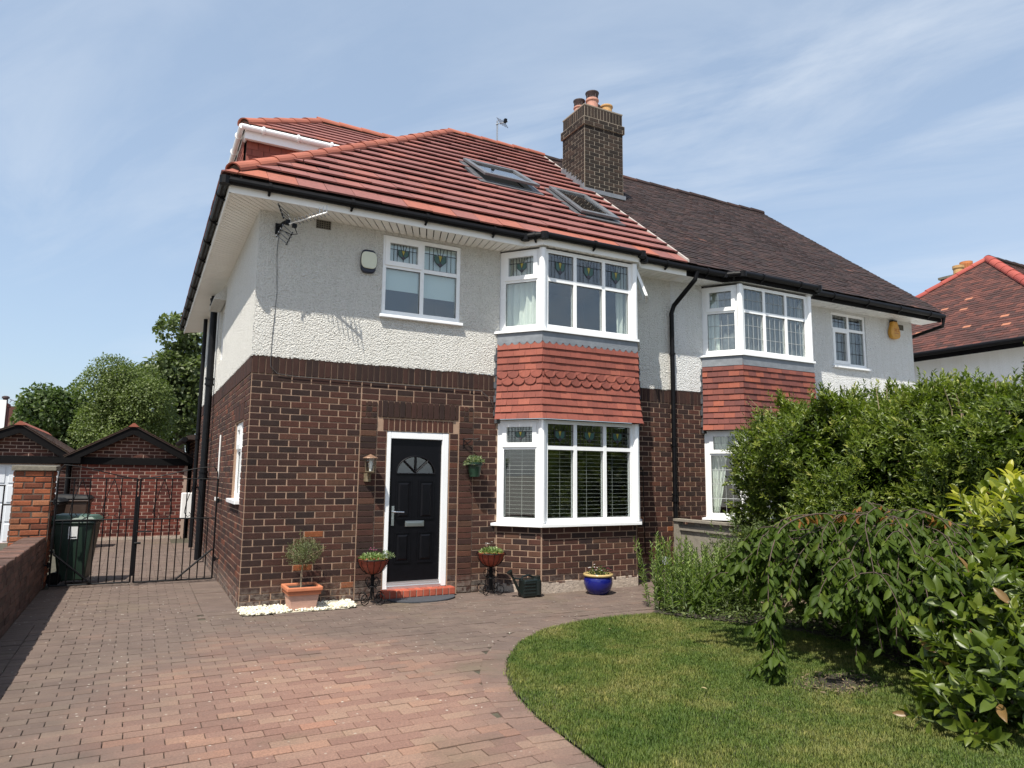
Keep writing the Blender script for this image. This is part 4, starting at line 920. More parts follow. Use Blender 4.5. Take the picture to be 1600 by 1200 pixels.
# skylights
def RP(x, v, n): return Vector((x, -EV, ZE)) + V1*v + N1*n
for i, (xa, xb, ya, yb) in enumerate(SKY):
    va, vb = (ya+EV)/CS, (yb+EV)/CS; lift = .075 if i == 0 else .02
    S = thing('skylight', (0,0,0), None, None); S.parent = H1; S.matrix_parent_inverse = wm(H1).inverted()
    def bx(mb, x0, x1, v0, v1, n0, n1, l0=0, l1=0): mb.hexa([RP(x0,v0,n0+l0),RP(x1,v0,n0+l0),RP(x1,v1,n0+l1),RP(x0,v1,n0+l1),RP(x0,v0,n1+l0),RP(x1,v0,n1+l0),RP(x1,v1,n1+l1),RP(x0,v1,n1+l1)])
    m2 = MB(); fw_ = .075
    bx(m2, xa, xb, va, va+.05, -.02, .07); bx(m2, xa, xa+.05, va+.05, vb-.05, -.02, .07); bx(m2, xb-.05, xb, va+.05, vb-.05, -.02, .07); bx(m2, xa, xb, vb-.05, vb, -.02, .10)
    m2.build('kerb', DGREY, S)
    m2 = MB(); L0, L1 = lift, 0.0; k = lambda v: L0+(L1-L0)*(v-va)/(vb-va)
    for (x0,x1,v0,v1) in ((xa-.01,xa+fw_,va-.02,vb),(xb-fw_,xb+.01,va-.02,vb),(xa+fw_,xb-fw_,va-.02,va+.07),(xa+fw_,xb-fw_,vb-.10,vb)): bx(m2, x0, x1, v0, v1, .075, .118, k(v0), k(v1))
    m2.build('sash', DGREY, S, bevel=.006)
    m2 = MB(); bx(m2, xa+fw_, xb-fw_, va+.07, vb-.10, .085, .095, k(va), k(vb)); m2.build('pane', GLASSR, S)
    m2 = MB(); bx(m2, xa+.05, xb-.05, va+.05, vb-.05, -.35, -.34); bx(m2, xa+.04, xa+.05, va+.05, vb-.05, -.34, .0); bx(m2, xb-.05, xb-.04, va+.05, vb-.05, -.34, .0); bx(m2, xa+.05, xb-.05, va+.04, va+.05, -.34, .0); bx(m2, xa+.05, xb-.05, vb-.05, vb-.04, -.34, .0); m2.build('shaft_lining', ROOM, S)
    m2 = MB(); bx(m2, xa-.09, xa, va-.02, vb+.02, .03, .066); bx(m2, xb, xb+.09, va-.02, vb+.02, .03, .066); bx(m2, xa-.09, xb+.09, va-.12, va-.005, .05, .07); m2.build('flashing', LEADD, S)
# dormer at the side
DM = thing('dormer', (0,0,0), None, None); DM.parent = H1; DM.matrix_parent_inverse = wm(H1).inverted()
dy, dx, dz = 1.95, -.06, 6.54; ds = .73; dk = 1.32
wf = Frame((.0,2.12),(2.4,2.12)); wl = Frame((0,6.0),(0,2.12))
m2 = MB(); wall_face(m2, wf, 0, 2.4, 5.0, 6.5); wall_face(m2, wl, 0, 3.88, 5.0, 6.5); cl = m2.build('cheek', UNDER, DM)
t1 = tiles(wf.p(0,.02,5.05), wf.d, (0,0,1), wf.n, 14, .10, .165, lambda v: 0, lambda v: 1.9, .012, .014, over=.03) + tiles(wl.p(0,.02,5.05), wl.d, (0,0,1), wl.n, 14, .10, .165, lambda v: 0, lambda v: 3.88, .012, .014, over=.03)
lay_tiles(t1, cl, 'hung_tile', THUNG, 60, 'hung_tiling')
m2 = MB(); cs2 = 1/math.sqrt(1+ds*ds)
apx = (dx+dk, dy+dk, dz+ds*dk); by = dy+2*dk
m2.quad((dx,dy,dz-.02),(3.3,dy,dz-.02),(3.3,dy+dk,apx[2]-.02),(apx[0],apx[1],apx[2]-.02)); m2.add([(dx,dy,dz-.02),(apx[0],apx[1],apx[2]-.02),(dx,by,dz-.02)],[(0,1,2)]); m2.quad((dx,by,dz-.02),(apx[0],apx[1],apx[2]-.02),(3.3,dy+dk,apx[2]-.02),(3.3,by,dz-.02)); m2.build('underlay', UNDER, DM)
nr = 7; gg = dk/cs2/nr
t1 = tiles((0,dy,dz), (1,0,0), (0,cs2,ds*cs2), (0,-ds*cs2,cs2), nr, gg, .33, lambda v: dx+v*cs2, lambda v: 3.2, .016, .030, tf=tfr, over=.05)
lay_tiles(t1, DM, 'roof_tile', TRED, 80, 'roof_tiling')
t1 = tiles((dx,by,dz), (0,-1,0), (cs2,0,ds*cs2), (-ds*cs2,0,cs2), nr, gg, .33, lambda v: v*cs2, lambda v: 2*dk-v*cs2, .016, .030, tf=tfr, over=.05)
lay_tiles(t1, DM, 'roof_tile', TRED, 0, 'side_roof_tiling')
ridge_run((dx,dy,dz+.05), (apx[0],apx[1],apx[2]+.06), DM, TRIDGE, 5, .10); ridge_run((apx[0],apx[1],apx[2]+.06), (3.2,apx[1],apx[2]+.06), DM, TRIDGE, 5, .10)
m2 = MB(); m2.box(dx+.02, 2.2, dy+.02, dy+.045, dz-.19, dz-.03); m2.box(dx+.02, dx+.045, dy+.045, by, dz-.19, dz-.03); m2.build('fascia', UPVC, DM)
m2 = MB(); m2.box(dx+.045, 2.2, dy+.045, 2.12, dz-.17, dz-.158); m2.build('soffit', UPVCD, DM)
m2 = MB(); m2.tube([(dx-.04,dy-.035,dz-.045),(2.2,dy-.035,dz-.045)], .04, 12); m2.tube([(dx-.035,dy-.04,dz-.045),(dx-.035,by,dz-.045)], .04, 12)
for i in range(4): m2.tube([(dx+.25+i*.5,dy-.035,dz-.045),(dx+.28+i*.5,dy-.035,dz-.045)], .058, 12)
for i in range(4): m2.tube([(dx-.035,dy+.3+i*.6,dz-.045),(dx-.035,dy+.33+i*.6,dz-.045)], .058, 12)
m2.build('gutter', UPVC, DM)

# eaves and soffit
path1 = [(-.40,8.65),(-.40,-.40),(3.35,-.40),(3.53,-.60),(5.12,-.60),(5.32,-.40),(HX,-.40)]
eaves(H1, path1, None, 4.575, 4.735, UPVCD, BLACKP)
soffit_boards(H1, [((-.385,-.385),(-.385,8.6),(0,8.27),(0,0),4.583), ((-.385,-.385),(3.35,-.385),(3.35,0),(0,0),4.584), ((3.35,-.39),(3.53,-.59),(3.57,-.2),(3.35,0),4.585), ((3.53,-.59),(5.12,-.59),(5.12,0),(3.55,0),4.584), ((5.12,-.59),(5.32,-.39),(5.32,0),(5.1,0),4.585), ((5.32,-.385),(HX,-.385),(HX,0),(5.32,0),4.584)], SOFFIT)
m2 = MB(); m2.add([(3.33,-.38,4.76),(3.53,-.64,4.70),(5.12,-.64,4.70),(5.34,-.38,4.76)],[(0,1,2,3)]); m2.build('bay_flashing', LEADD, H1)
# chimney
CH = thing('chimney', (0,0,0), None, None); CH.parent = H1; CH.matrix_parent_inverse = wm(H1).inverted()
cx0, cx1, cy0, cy1, cz0, cz1 = 6.00, 6.90, 2.10, 2.88, 6.3, 8.175
faces = lambda e: [Frame((cx0-e,cy0-e),(cx1+e,cy0-e)), Frame((cx0-e,cy1+e),(cx0-e,cy0-e)), Frame((cx1+e,cy0-e),(cx1+e,cy1+e)), Frame((cx1+e,cy1+e),(cx0-e,cy1+e))]
m2 = MB(); m2.box(cx0,cx1,cy0,cy1,cz0,cz1); m2.box(cx0-.03,cx1+.03,cy0-.03,cy1+.03,cz1,cz1+.16); m2.box(cx0+.005,cx1-.005,cy0+.005,cy1-.005,cz1+.16,cz1+.40); m2.box(cx0-.004,cx1+.004,cy0-.004,cy1+.004,cz1+.40,cz1+.425)
m2.build('core', MORTARD, CH)
cp = []
for i, fr in enumerate(faces(0)): cp += bond(fr, .003, fr.len-.003, cz0, cz1, phase=i)
for i, fr in enumerate(faces(.03)): cp += bond(fr, .003, fr.len-.003, cz1+.005, cz1+.155, phase=i)
for i, fr in enumerate(faces(-.005)): cp += soldiers(fr, .003, fr.len-.003, cz1+.165, cz1+.395)
lay(cp, CH, 'brick', BRC, 260, rest='brickwork')
m2 = MB(); zr = lambda y: ZE+SL*(y+EV)+.06
for i in range(9):
    y = cy0+i*.09; m2.box(cx0-.022, cx0-.008, y, y+.085, zr(y)-.05, zr(y)+.14+.02*(i%2))
m2.box(cx0-.03, cx1+.05, cy0-.02, cy0-.008, zr(cy0)-.03, zr(cy0)+.05); m2.build('lead_flashing', LEAD, CH)
def pot(x, y, z, r, h, mat, kind):
    m3 = MB(); r *= .9; pr = [(r*1.12,0),(r*1.12,.05),(r*.98,.07),(r*.93,h*.75),(r*.95,h*.8),(r*1.08,h*.84),(r*1.08,h*.95),(r*.98,h),(r*.80,h),(r*.78,h*.6)]
    m3.lathe((x,y,z), pr, 20); o = m3.build('chimney_pot', mat, CH, smooth=False)
    if kind == 'cowl':
        c_ = MB(); c_.lathe((x,y,z+h-.01), [(r*.80,0),(r*.84,.05),(r*1.12,.13),(r*1.12,.145),(r*.85,.14),(.01,.16)], 20)
        for k in range(8): a = k*math.pi/4; c_.tube([(x+r*.9*math.cos(a),y+r*.9*math.sin(a),z+h), (x+r*.95*math.cos(a),y+r*.95*math.sin(a),z+h+.14)], .008, 4)
        c_.build('cowl', COWL, CH)
ct = cz1+.43
pot(6.20,2.58,ct,.12,.19,SALTPOT,'cowl'); pot(6.36,2.36,ct,.135,.29,SALTPOT,'cowl'); pot(6.60,2.62,ct,.12,.20,REDPOT,'cowl'); pot(6.70,2.36,ct,.135,.24,BUFFPOT,'')
# drain pipes
def pipe(parent, pts, r, mat, collars=(), name='drainpipe', brackets=()):
    m3 = MB(); m3.tube(pts, r, 14)
    for (x, y, z) in collars:
        for k in (-.05, .05): m3.tube([(x,y,z+k-.014),(x,y,z+k+.014)], r*1.35, 14)
        m3.tube([(x,y,z-.05),(x,y,z+.05)], r*1.18, 14)
    for (x, y, z, dx_, dy_) in brackets: m3.tube([(x,y,z-.015),(x,y,z+.015)], r*1.25, 12); m3.box(min(x,x+dx_)-.012, max(x,x+dx_)+.012, min(y,y+dy_)-.012, max(y,y+dy_)+.012, z-.015, z+.015)
    return m3.build(name, mat, parent, smooth=False)
pipe(H1, [(-.10,4.62,.04),(-.10,4.62,4.56)], .058, IRON, [(-.10,4.62,1.45),(-.10,4.62,3.05),(-.10,4.62,4.45)], 'soil_pipe')
pipe(H1, [(-.09,6.7,4.56),(-.09,6.7,.05)], .038, BLACKP, [(-.09,6.7,2.2)], brackets=[(-.09,6.7,1.2,.08,0)])
pipe(H1, [(6.36,-.46,4.66),(6.34,-.44,4.53),(6.20,-.10,4.17),(6.17,-.075,4.05),(6.17,-.075,.02)], .036, BLACKP, [(6.17,-.075,1.18)], brackets=[(6.17,-.075,3.4,0,.06),(6.17,-.075,1.98,0,.06)])
m3 = MB(); m3.tube([(-.02,2.9,2.05),(-.02,2.9,1.12)], .012, 8); m3.box(-.05,-.001,2.86,2.94,1.08,1.13); m3.build('conduit', WHITEP, H1)
m3 = MB(); m3.tube([(.215,-.022,4.36),(.20,-.022,4.1),(.225,-.022,3.6),(.20,-.022,3.1),(.195,-.020,2.84),(.20,-.022,2.72),(.28,-.022,2.64),(.5,-.020,2.622),(1.6,-.02,2.615),(2.9,-.02,2.61),(3.05,-.03,2.5),(3.12,-.03,2.30)], .0034, 5); m3.build('aerial_cable', plain('grey_cable', (.10,.10,.10), .5), H1, smooth=True)
# meter box and rear lean-to
m3 = MB(); m3.box(-.24,-.002,8.05,8.22,.52,1.06); m3.build('meter_box', WHITEP, H1, bevel=.02)
RX = Frame((0.02,11.2),(0.02,8.27)); m3 = MB(); wall_face(m3, RX, 0, 2.93, -.1, 2.2); m3.build('lean_to_wall', MORTAR, H1)
lay(bond(RX, 0, 2.93, 0, 2.175), H1, 'side_brick', BRS, 0, rest='lean_to_brickwork')
m3 = MB(); m3.hexa([(-.2,8.3,2.2),(3,8.3,2.2),(3,11.3,2.2),(-.2,11.3,2.2),(-.2,8.3,2.28),(3,8.3,2.9),(3,11.3,2.9),(-.2,11.3,2.28)]); m3.build('lean_to_roof', TMOSS, H1)
m3 = MB(); m3.tube([(-.24,8.3,2.2),(-.24,11.3,2.2)], .06, 10); m3.tube([(-.10,9.6,2.2),(-.07,9.6,.0)], .04, 10); m3.build('lean_to_gutter', BLACKP, H1)

# ================================================================ the right house (brown roof)
H2 = thing('semi_detached_house', (9.3, 4.1, 0), 'right half of the semi-detached pair, with weathered dark brown tiled roof and x', 'house', 'semi-detached houses')
H2['label'] = 'right half of the semi-detached pair, with dark brown tiled roof, behind the tall hedge'
X2 = 12.4; F2 = Frame((HX,0),(X2,0)); R2 = Frame((X2,0),(X2,8.27))
BP2 = [(6.86,0),(7.21,-.5),(8.80,-.5),(9.18,0)]; o = HX
nw = (10.02-o, 10.98-o, 3.53, 4.555)
m2 = MB(); wall_face(m2, F2, 0.001, BP2[0][0]-o, -.1, 2.84); m2.build('wall', MORTAR, H2); m2 = MB(); wall_face(m2, F2, BP2[3][0]-o, X2-o, -.1, 2.84); m2.build('wall', MORTAR, H2)
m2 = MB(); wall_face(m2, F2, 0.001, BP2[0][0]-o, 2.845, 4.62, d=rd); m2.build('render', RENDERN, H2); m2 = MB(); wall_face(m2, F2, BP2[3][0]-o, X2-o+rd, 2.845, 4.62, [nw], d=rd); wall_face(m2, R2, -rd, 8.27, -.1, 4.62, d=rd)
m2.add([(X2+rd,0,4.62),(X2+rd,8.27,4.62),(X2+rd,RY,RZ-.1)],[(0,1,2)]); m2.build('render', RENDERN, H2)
pcs = bond(F2, .003, BP2[0][0]-o-.003, 0, 2.625) + bond(F2, BP2[3][0]-o, X2-o, 0, 2.625) + soldiers(F2, .003, BP2[0][0]-o-.06, 2.628, 2.84, d=.006, tf=lambda u, z: random.random()*.4) + soldiers(F2, BP2[3][0]-o+.06, X2-o, 2.628, 2.84, d=.006)
pcs += bay(H2, BP2, 'grid', THUNGN, False, False, CAMEP, 'right')
lay(pcs, H2, 'brick', BR, 130, rest='brickwork')
W = thing('window', (0,0,0), None, None); W.parent = H2; W.matrix_parent_inverse = wm(H2).inverted()
fm = MB(); lights(F2, W, fm, nw[0], nw[1], nw[2]+.02, nw[3], [.5], 4.25, -.005, 'grid', CAME, sash=((0,0),)); fm.build('frame', UPVC, W); interior(W, F2, *nw); drape(F2, nw[0]+.06, nw[1]-.06, nw[2]+.05, nw[3], -.15, SHEER, W, 'net_curtain', folds=10, amp=.012)
s = MB(); s.fbox(F2, nw[0]-.03, nw[1]+.03, -.06, .07, nw[2]-.022, nw[2]+.018); s.build('sill', UPVC, W, bevel=.006)
ROOF2 = thing('roof', (0,0,0), None, None); ROOF2.parent = H2; ROOF2.matrix_parent_inverse = wm(H2).inverted(); XV = X2+.42
m2 = MB(); m2.quad((HX,-EV,ZE-.03),(XV,-EV,ZE-.03),(XV,RY,RZ-.03),(HX,RY,RZ-.03)); m2.quad((HX,RY,RZ-.03),(XV,RY,RZ-.03),(XV,2*RY+EV,ZE-.03),(HX,2*RY+EV,ZE-.03)); m2.build('underlay', UNDER, ROOF2)
def sag(p):   # the old roof dips a little
    return Vector((p.x, p.y, p.z - .05*math.sin((p.x-HX)*.9)**2*math.sin(max(0,min(1,(p.y+EV)/(RY+EV)))*math.pi) - .0))
tl = tiles((HX,-EV,ZE), (1,0,0), V1, N1, 54, slope_len/54, .165, lambda v: .03, lambda v: XV-HX+random.uniform(-.012,.012), .010, .014, gap=.004, jit=.005, over=.05, tf=lambda u, v: min(1, max(0, random.random()**1.3*.9 + (.12 if random.random() < .03 else 0))))
m2 = MB()
for p, t_, n_ in tl: m2.hexa([sag(q) for q in p], t_)
m2.build('roof_tiling', TBROWN, ROOF2, kind='stuff')
for i in range(16):
    m3 = MB(); a = HX+.05+(XV-HX-.05)*i/16; b = HX+.05+(XV-HX-.05)*(i+1)/16; z = RZ+.06+random.uniform(-.01,.012); m3.tube([(a-.02,RY,z-.06),(b,RY,z-.066)], [.085,.08], 10); m3.build('ridge_tile', TBROWN, ROOF2, tint=random.random()*.8+.2)
path2 = [(HX+.004,-.40),(6.98,-.40),(7.16,-.60),(8.86,-.60),(9.04,-.40),(X2+.38,-.40)]
eaves(H2, path2, None, 4.585, 4.735, BLACKW, BLACKP, gr=.048)
soffit_boards(H2, [((HX,-.385),(6.98,-.385),(6.98,0),(HX,0),4.600), ((6.98,-.39),(7.16,-.59),(7.2,-.2),(6.98,0),4.601), ((7.16,-.59),(8.86,-.59),(8.86,0),(7.18,0),4.600), ((8.86,-.59),(9.04,-.39),(9.04,0),(8.84,0),4.601), ((9.04,-.385),(X2+.37,-.385),(X2+.37,0),(9.04,0),4.600)], UPVC, w_=4)
m3 = MB(); m3.tube([(X2+.36,-.46,4.66),(X2+.35,-.44,4.5),(X2+.10,.25,4.3),(X2+.08,.3,4.2),(X2+.08,.3,0)], .036, 12); m3.build('drainpipe', BLACKP, H2)
m3 = MB(); m3.add([(7.0,-.38,4.76),(7.16,-.64,4.70),(8.86,-.64,4.70),(9.02,-.38,4.76)],[(0,1,2,3)]); m3.build('bay_flashing', TBROWN, H2)
# ================================================================ the far house on the right
H3 = thing('hipped_house', (20.5, 2.6, 0), 'white-rendered house at the right edge with a red-hipped brown tiled roof beyond the hedge', 'house')
ex, ez, ax, ay, az = 16.45, 4.72, 20.5, 2.6, 7.92; hs = (az-ez)/(ax-ex); c3 = 1/math.sqrt(1+hs*hs); hw_ = ax-ex
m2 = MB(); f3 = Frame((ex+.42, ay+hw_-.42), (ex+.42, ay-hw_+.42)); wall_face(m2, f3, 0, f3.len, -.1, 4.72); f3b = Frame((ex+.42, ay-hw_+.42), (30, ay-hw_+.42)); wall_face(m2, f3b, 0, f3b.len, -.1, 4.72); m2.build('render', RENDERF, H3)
m2 = MB(); m2.add([(ex,ay+hw_,ez-.03),(ex,ay-hw_,ez-.03),(ax,ay,az-.03)],[(0,1,2)]); m2.quad((ex,ay-hw_,ez-.03),(30,ay-hw_,ez-.03),(30,ay,az-.03),(ax,ay,az-.03)); m2.quad((30,ay,az-.03),(30,ay+hw_,ez-.03),(ex,ay+hw_,ez-.03),(ax,ay,az-.03)); R3 = m2.build('roof', UNDER, H3)
rows3 = 44; g3 = hw_/c3/rows3
def tf3(u, v): return 1.0 if random.random() < .02 else random.random()*.85
m2 = MB()
for p, t_, n_ in tiles((ex,ay+hw_,ez), (0,-1,0), (c3,0,hs*c3), (-hs*c3,0,c3), rows3, g3, .20, lambda v: v*c3, lambda v: 2*hw_-v*c3, .010, .016, tf=tf3, jit=.005, over=.04): m2.hexa(p, t_)
for p, t_, n_ in tiles((ex,ay-hw_,ez), (1,0,0), (0,c3,hs*c3), (0,-hs*c3,c3), rows3, g3, .20, lambda v: v*c3, lambda v: 8, .010, .016, tf=tf3, jit=.005, over=.04): m2.hexa(p, t_)
m2.build('roof_tiling', TFAR, R3, kind='stuff')
TR3 = tile_mat('bright_red_ridge', [(0, (.26,.05,.04)), (1, (.34,.075,.055))], .3)
ridge_run((ex,ay-hw_,ez+.05), (ax,ay,az+.06), R3, TR3, 14, .13); ridge_run((ex,ay+hw_,ez+.05), (ax,ay,az+.06), R3, TR3, 14, .11); ridge_run((ax,ay,az+.06), (30,ay,az+.06), R3, TBROWN, 22, .11)
m2 = MB(); m2.box(ex+.05, ex+.09, ay-hw_+.05, ay+hw_-.05, 4.52, 4.72); m2.build('fascia', BLACKW, H3)
m2 = MB(); m2.box(ex+.09, ex+.42, ay-hw_+.05, ay+hw_-.05, 4.60, 4.615); m2.build('soffit', UPVC, H3)
m2 = MB(); m2.tube([(ex-.01,ay-hw_,4.68),(ex-.01,ay+hw_,4.68)], .065, 12); m2.build('gutter', BLACKP, H3)
c3c = thing('chimney', (0,0,0), None, None); c3c.parent = H3; c3c.matrix_parent_inverse = wm(H3).inverted()
m2 = MB(); m2.box(22.75,24.2,4.75,5.3,6.5,8.28); m2.build('stack', BRD, c3c); m2 = MB(); m2.box(22.69,24.26,4.69,5.36,8.28,8.36); m2.build('capping', STONE, c3c)
m2 = MB(); m2.lathe((23.3,5.0,8.36), [(.17,0),(.155,.28),(.18,.33),(.18,.42),(.14,.43),(.13,.1)], 16); m2.build('chimney_pot', BUFFPOT, c3c)
m2 = MB(); m2.lathe((23.88,5.05,8.36), [(.14,0),(.14,.15),(.17,.45),(.20,.58),(.20,.66),(.16,.66),(.12,.1)], 16)
for k in range(14):
    a = k*2*math.pi/14; m2.tube([(23.88+.145*math.cos(a),5.05+.145*math.sin(a),8.52),(23.88+.19*math.cos(a),5.05+.19*math.sin(a),8.94)], .014, 5)
m2.build('chimney_pot', plain('orange_chimney_pot', (.50,.18,.06), .8, nscale=14, namt=.2), c3c)

# ================================================================ garages
def garage(label, x0, x1, y, eave, apex, xa, kind):
    G = thing('garage', ((x0+x1)/2, y+2.5, 0), label, 'garage', 'gabled brick garages'); fr = Frame((x0,y),(x1,y)); W_ = x1-x0; ua = xa-x0
    gz = lambda u: eave+.12+(apex-eave-.16)*(1-abs(u-ua)/(ua if u < ua else W_-ua))
    door = (.30, W_-.12, 0, 1.62)
    m2 = MB()
    if kind == 'bricked': wall_face(m2, fr, 0, W_, -.1, eave)
    else: wall_face(m2, fr, 0, W_, -.1, eave, [door], reveal=.08)
    m2.add([fr.p(0,0,eave), fr.p(W_,0,eave), fr.p(W_,0,eave+.1), fr.p(ua,0,apex-.04), fr.p(0,0,eave+.1)], [(0,1,2,3,4)])
    sl_ = Frame((x0,y+5),(x0,y)); sr = Frame((x1,y),(x1,y+5)); wall_face(m2, sl_, 0, 5, -.1, eave); wall_face(m2, sr, 0, 5, -.1, eave)
    m2.build('wall', MORTARG, G)
    if kind == 'bricked':
        lay(bond(fr, .17, W_-.06, 0, 1.65), G, 'brick', BRG, 240, rest='brickwork', proud=.005)
        lay(bond(fr, 0, .165, 0, 1.65) , G, 'brick', BRD, 20, rest='brickwork', proud=.012)
    else:
        lay(bond(fr, W_-.115, W_, 0, 1.65), G, 'brick', BRD, 20, rest='brickwork'); lay(bond(fr, 0, .29, 0, 1.65), G, 'brick', BRD, 0, rest='brickwork')
    lay(bond(fr, 0, W_, 1.80, 2.55, poly=lambda u, z: z < gz(u)-.06), G, 'gable_brick', BRD, 60, rest='gable_brickwork')
    lay(bond(sr, 0, 5, 0, 1.65), G, 'side_brick', BRD, 0, rest='side_brickwork')
    # black beam, bargeboards, tiled roof
    m2 = MB(); m2.fbox(fr, -.02, W_+.02, 0, .05, 1.64, 1.80); m2.build('beam', BLACKW, G)
    for (ua_, ub_) in ((-.12, ua), (W_+.12, ua)):
        za, zb_ = eave-.06, apex; m2 = MB(); A = lambda u, d, z: fr.p(u, d, z)
        m2.hexa([A(ua_,.16,za-.02),A(ub_,.16,zb_-.20),A(ub_,.13,zb_-.20),A(ua_,.13,za-.02),A(ua_,.16,za+.15),A(ub_,.16,zb_-.02),A(ub_,.13,zb_-.02),A(ua_,.13,za+.15)]); m2.build('bargeboard', BLACKW, G)
        m2 = MB(); m2.hexa([A(ua_,.13,za-.03),A(ub_,.13,zb_-.19),A(ub_,0,zb_-.19),A(ua_,0,za-.03),A(ua_,.13,za-.0),A(ub_,.13,zb_-.17),A(ub_,0,zb_-.17),A(ua_,0,za-.0)]); m2.build('verge_soffit', BLACKW, G)
    tm = MB()
    for sg in (-1, 1):
        u_e = -.16 if sg < 0 else W_+.16; run = abs(ua-u_e); rise = apex-eave-.08; L = math.hypot(run, rise)
        org = fr.p(u_e, .18, eave+.08); V_ = Vector((run/L*(1 if sg < 0 else -1), 0, rise/L)); U_ = Vector((0,-1,0)) if sg < 0 else Vector((0,1,0)); N_ = U_.cross(V_)
        if sg < 0: org = org+Vector((0,5.2,0))
        n = int(L/.1)
        for p, t_, n_ in tiles(org, U_, V_, N_, n, L/n, .17, lambda v: 0, lambda v: 5.2, .012, .014, over=.03): tm.hexa(p, t_)
        tm.hexa([org-N_*.02, org+U_*5.2-N_*.02, org+U_*5.2+V_*L-N_*.02, org+V_*L-N_*.02, org-N_*.005, org+U_*5.2-N_*.005, org+U_*5.2+V_*L-N_*.005, org+V_*L-N_*.005], .2)
    tm.build('roof_tiling', TMOSS, G, kind='stuff')
    for i in range(10): m2 = MB(); m2.prism([fr.p(ua-.11,.19-i*.5,apex-.035), fr.p(ua+.11,.19-i*.5,apex-.035), fr.p(ua+.015,.19-i*.5,apex+.05), fr.p(ua-.015,.19-i*.5,apex+.05)], -fr.n*.49); m2.build('ridge_tile', TRIDGE, G, tint=random.random()*.3)
    return G, fr, W_, door
G1, fr1, w1, _ = garage('brick garage with its doorway bricked up, straight behind the iron gates', -2.36, -.08, 9.5, 1.72, 2.52, -1.24, 'bricked')
m2 = MB(); m2.tube([(-2.42,9.42,1.78),(-2.42,9.42,0)], .04, 10); m2.build('drainpipe', BLACKP, G1)
m2 = MB(); m2.box(-2.9,-2.2,9.3,9.42,1.66,1.78); m2.build('valley_gutter', BLACKW, G1)
m2 = MB(); m2.fbox(fr1, .17, w1-.06, .0, .03, -.02, .06); m2.build('threshold', CONC, G1)
G2, fr2, w2, dr2 = garage('garage with white panelled door behind the brick gatepost', -4.75, -2.47, 9.6, 1.72, 2.48, -3.35, 'door')
dd = thing('garage_door', (0,0,0), None, None); dd.parent = G2; dd.matrix_parent_inverse = wm(G2).inverted()
m2 = MB(); m2.fbox(fr2, dr2[0], dr2[1], -.08, -.05, 0, 1.62)
m2.build('leaf', plain('garage_door_white', (.70,.73,.77), .4, nscale=5, namt=.05), dd)
nc, nr_ = 4, 4
for i in range(nc):
    for j in range(nr_):
        a, b = dr2[0]+(dr2[1]-dr2[0])*i/nc+.03, dr2[0]+(dr2[1]-dr2[0])*(i+1)/nc-.03; m2 = MB(); m2.fbox(fr2, a, b, -.052, -.038, .03+j*.40, .03+(j+1)*.40-.05); m2.build('panel', MATS['garage_door_white'], dd, bevel=.01)
# ================================================================ gatepost and boundary wall
GP = thing('gatepost', (-2.26, 2.65, 0), 'orange-red brick gatepost with stone cap beside the green bin', 'gatepost')
px0, px1, py0, py1 = -2.46, -2.045, 2.42, 2.83
m2 = MB(); m2.box(px0,px1,py0,py1,-.05,1.49); m2.build('core', MORTARO, GP)
pp = []
for i, fr in enumerate([Frame((px0,py0),(px1,py0)), Frame((px1,py0),(px1,py1)), Frame((px1,py1),(px0,py1)), Frame((px0,py1),(px0,py0))]): pp += bond(fr, .002, fr.len-.002, .0, 1.49, course=.0745, L=.215, j=.013, phase=i)
lay(pp, GP, 'brick', BRP, 150, rest='brickwork', proud=.008, c=.007, jit=.006)
m2 = MB(); m2.hexa([(px0-.035,py0-.035,1.49),(px1+.035,py0-.035,1.49),(px1+.035,py1+.035,1.49),(px0-.035,py1+.035,1.49),(px0-.03,py0-.03,1.555),(px1+.03,py0-.03,1.55),(px1+.03,py1+.03,1.56),(px0-.03,py1+.03,1.56)]); m2.build('cap', STONE, GP, bevel=.008)
BW = thing('boundary_wall', (-2.17, -2.0, 0), 'low weathered brick garden wall along the left side of the drive', 'wall')
wx0, wx1, wz = -2.285, -2.06, .60
m2 = MB(); m2.box(wx0,wx1,-7.5,2.40,-.05,wz); m2.build('core', MORTARO, BW)
fr = Frame((wx1,-7.5),(wx1,2.40)); wp = bond(fr, 0, fr.len, 0, wz, course=.075, j=.012); fr_b = Frame((wx0,2.40),(wx0,-7.5)); wp += bond(fr_b, 0, fr_b.len, 0, wz, j=.012)
lay(wp, BW, 'brick', BRW, 180, rest='brickwork', proud=.006, jit=.005)
cp = []
n = int(9.9/.078)
for i in range(n):
    y = -7.5+i*.078+.039; cp.append((Matrix.Translation(((wx0+wx1)/2, y, wz+.062+random.uniform(-.004,.004))) @ Matrix.Rotation(-math.pi/2, 4, 'X'), wx1-wx0+.01, .068, random.random()))
lay(cp, BW, 'coping_brick', BRW, 120, rest='coping_brickwork', proud=.0, depth=.062, c=.006, jit=.004)
m2 = MB(); m2.box(wx0+.008, wx1-.008, -7.5, 2.40, wz, wz+.045); m2.build('coping_bed', MORTARO, BW)
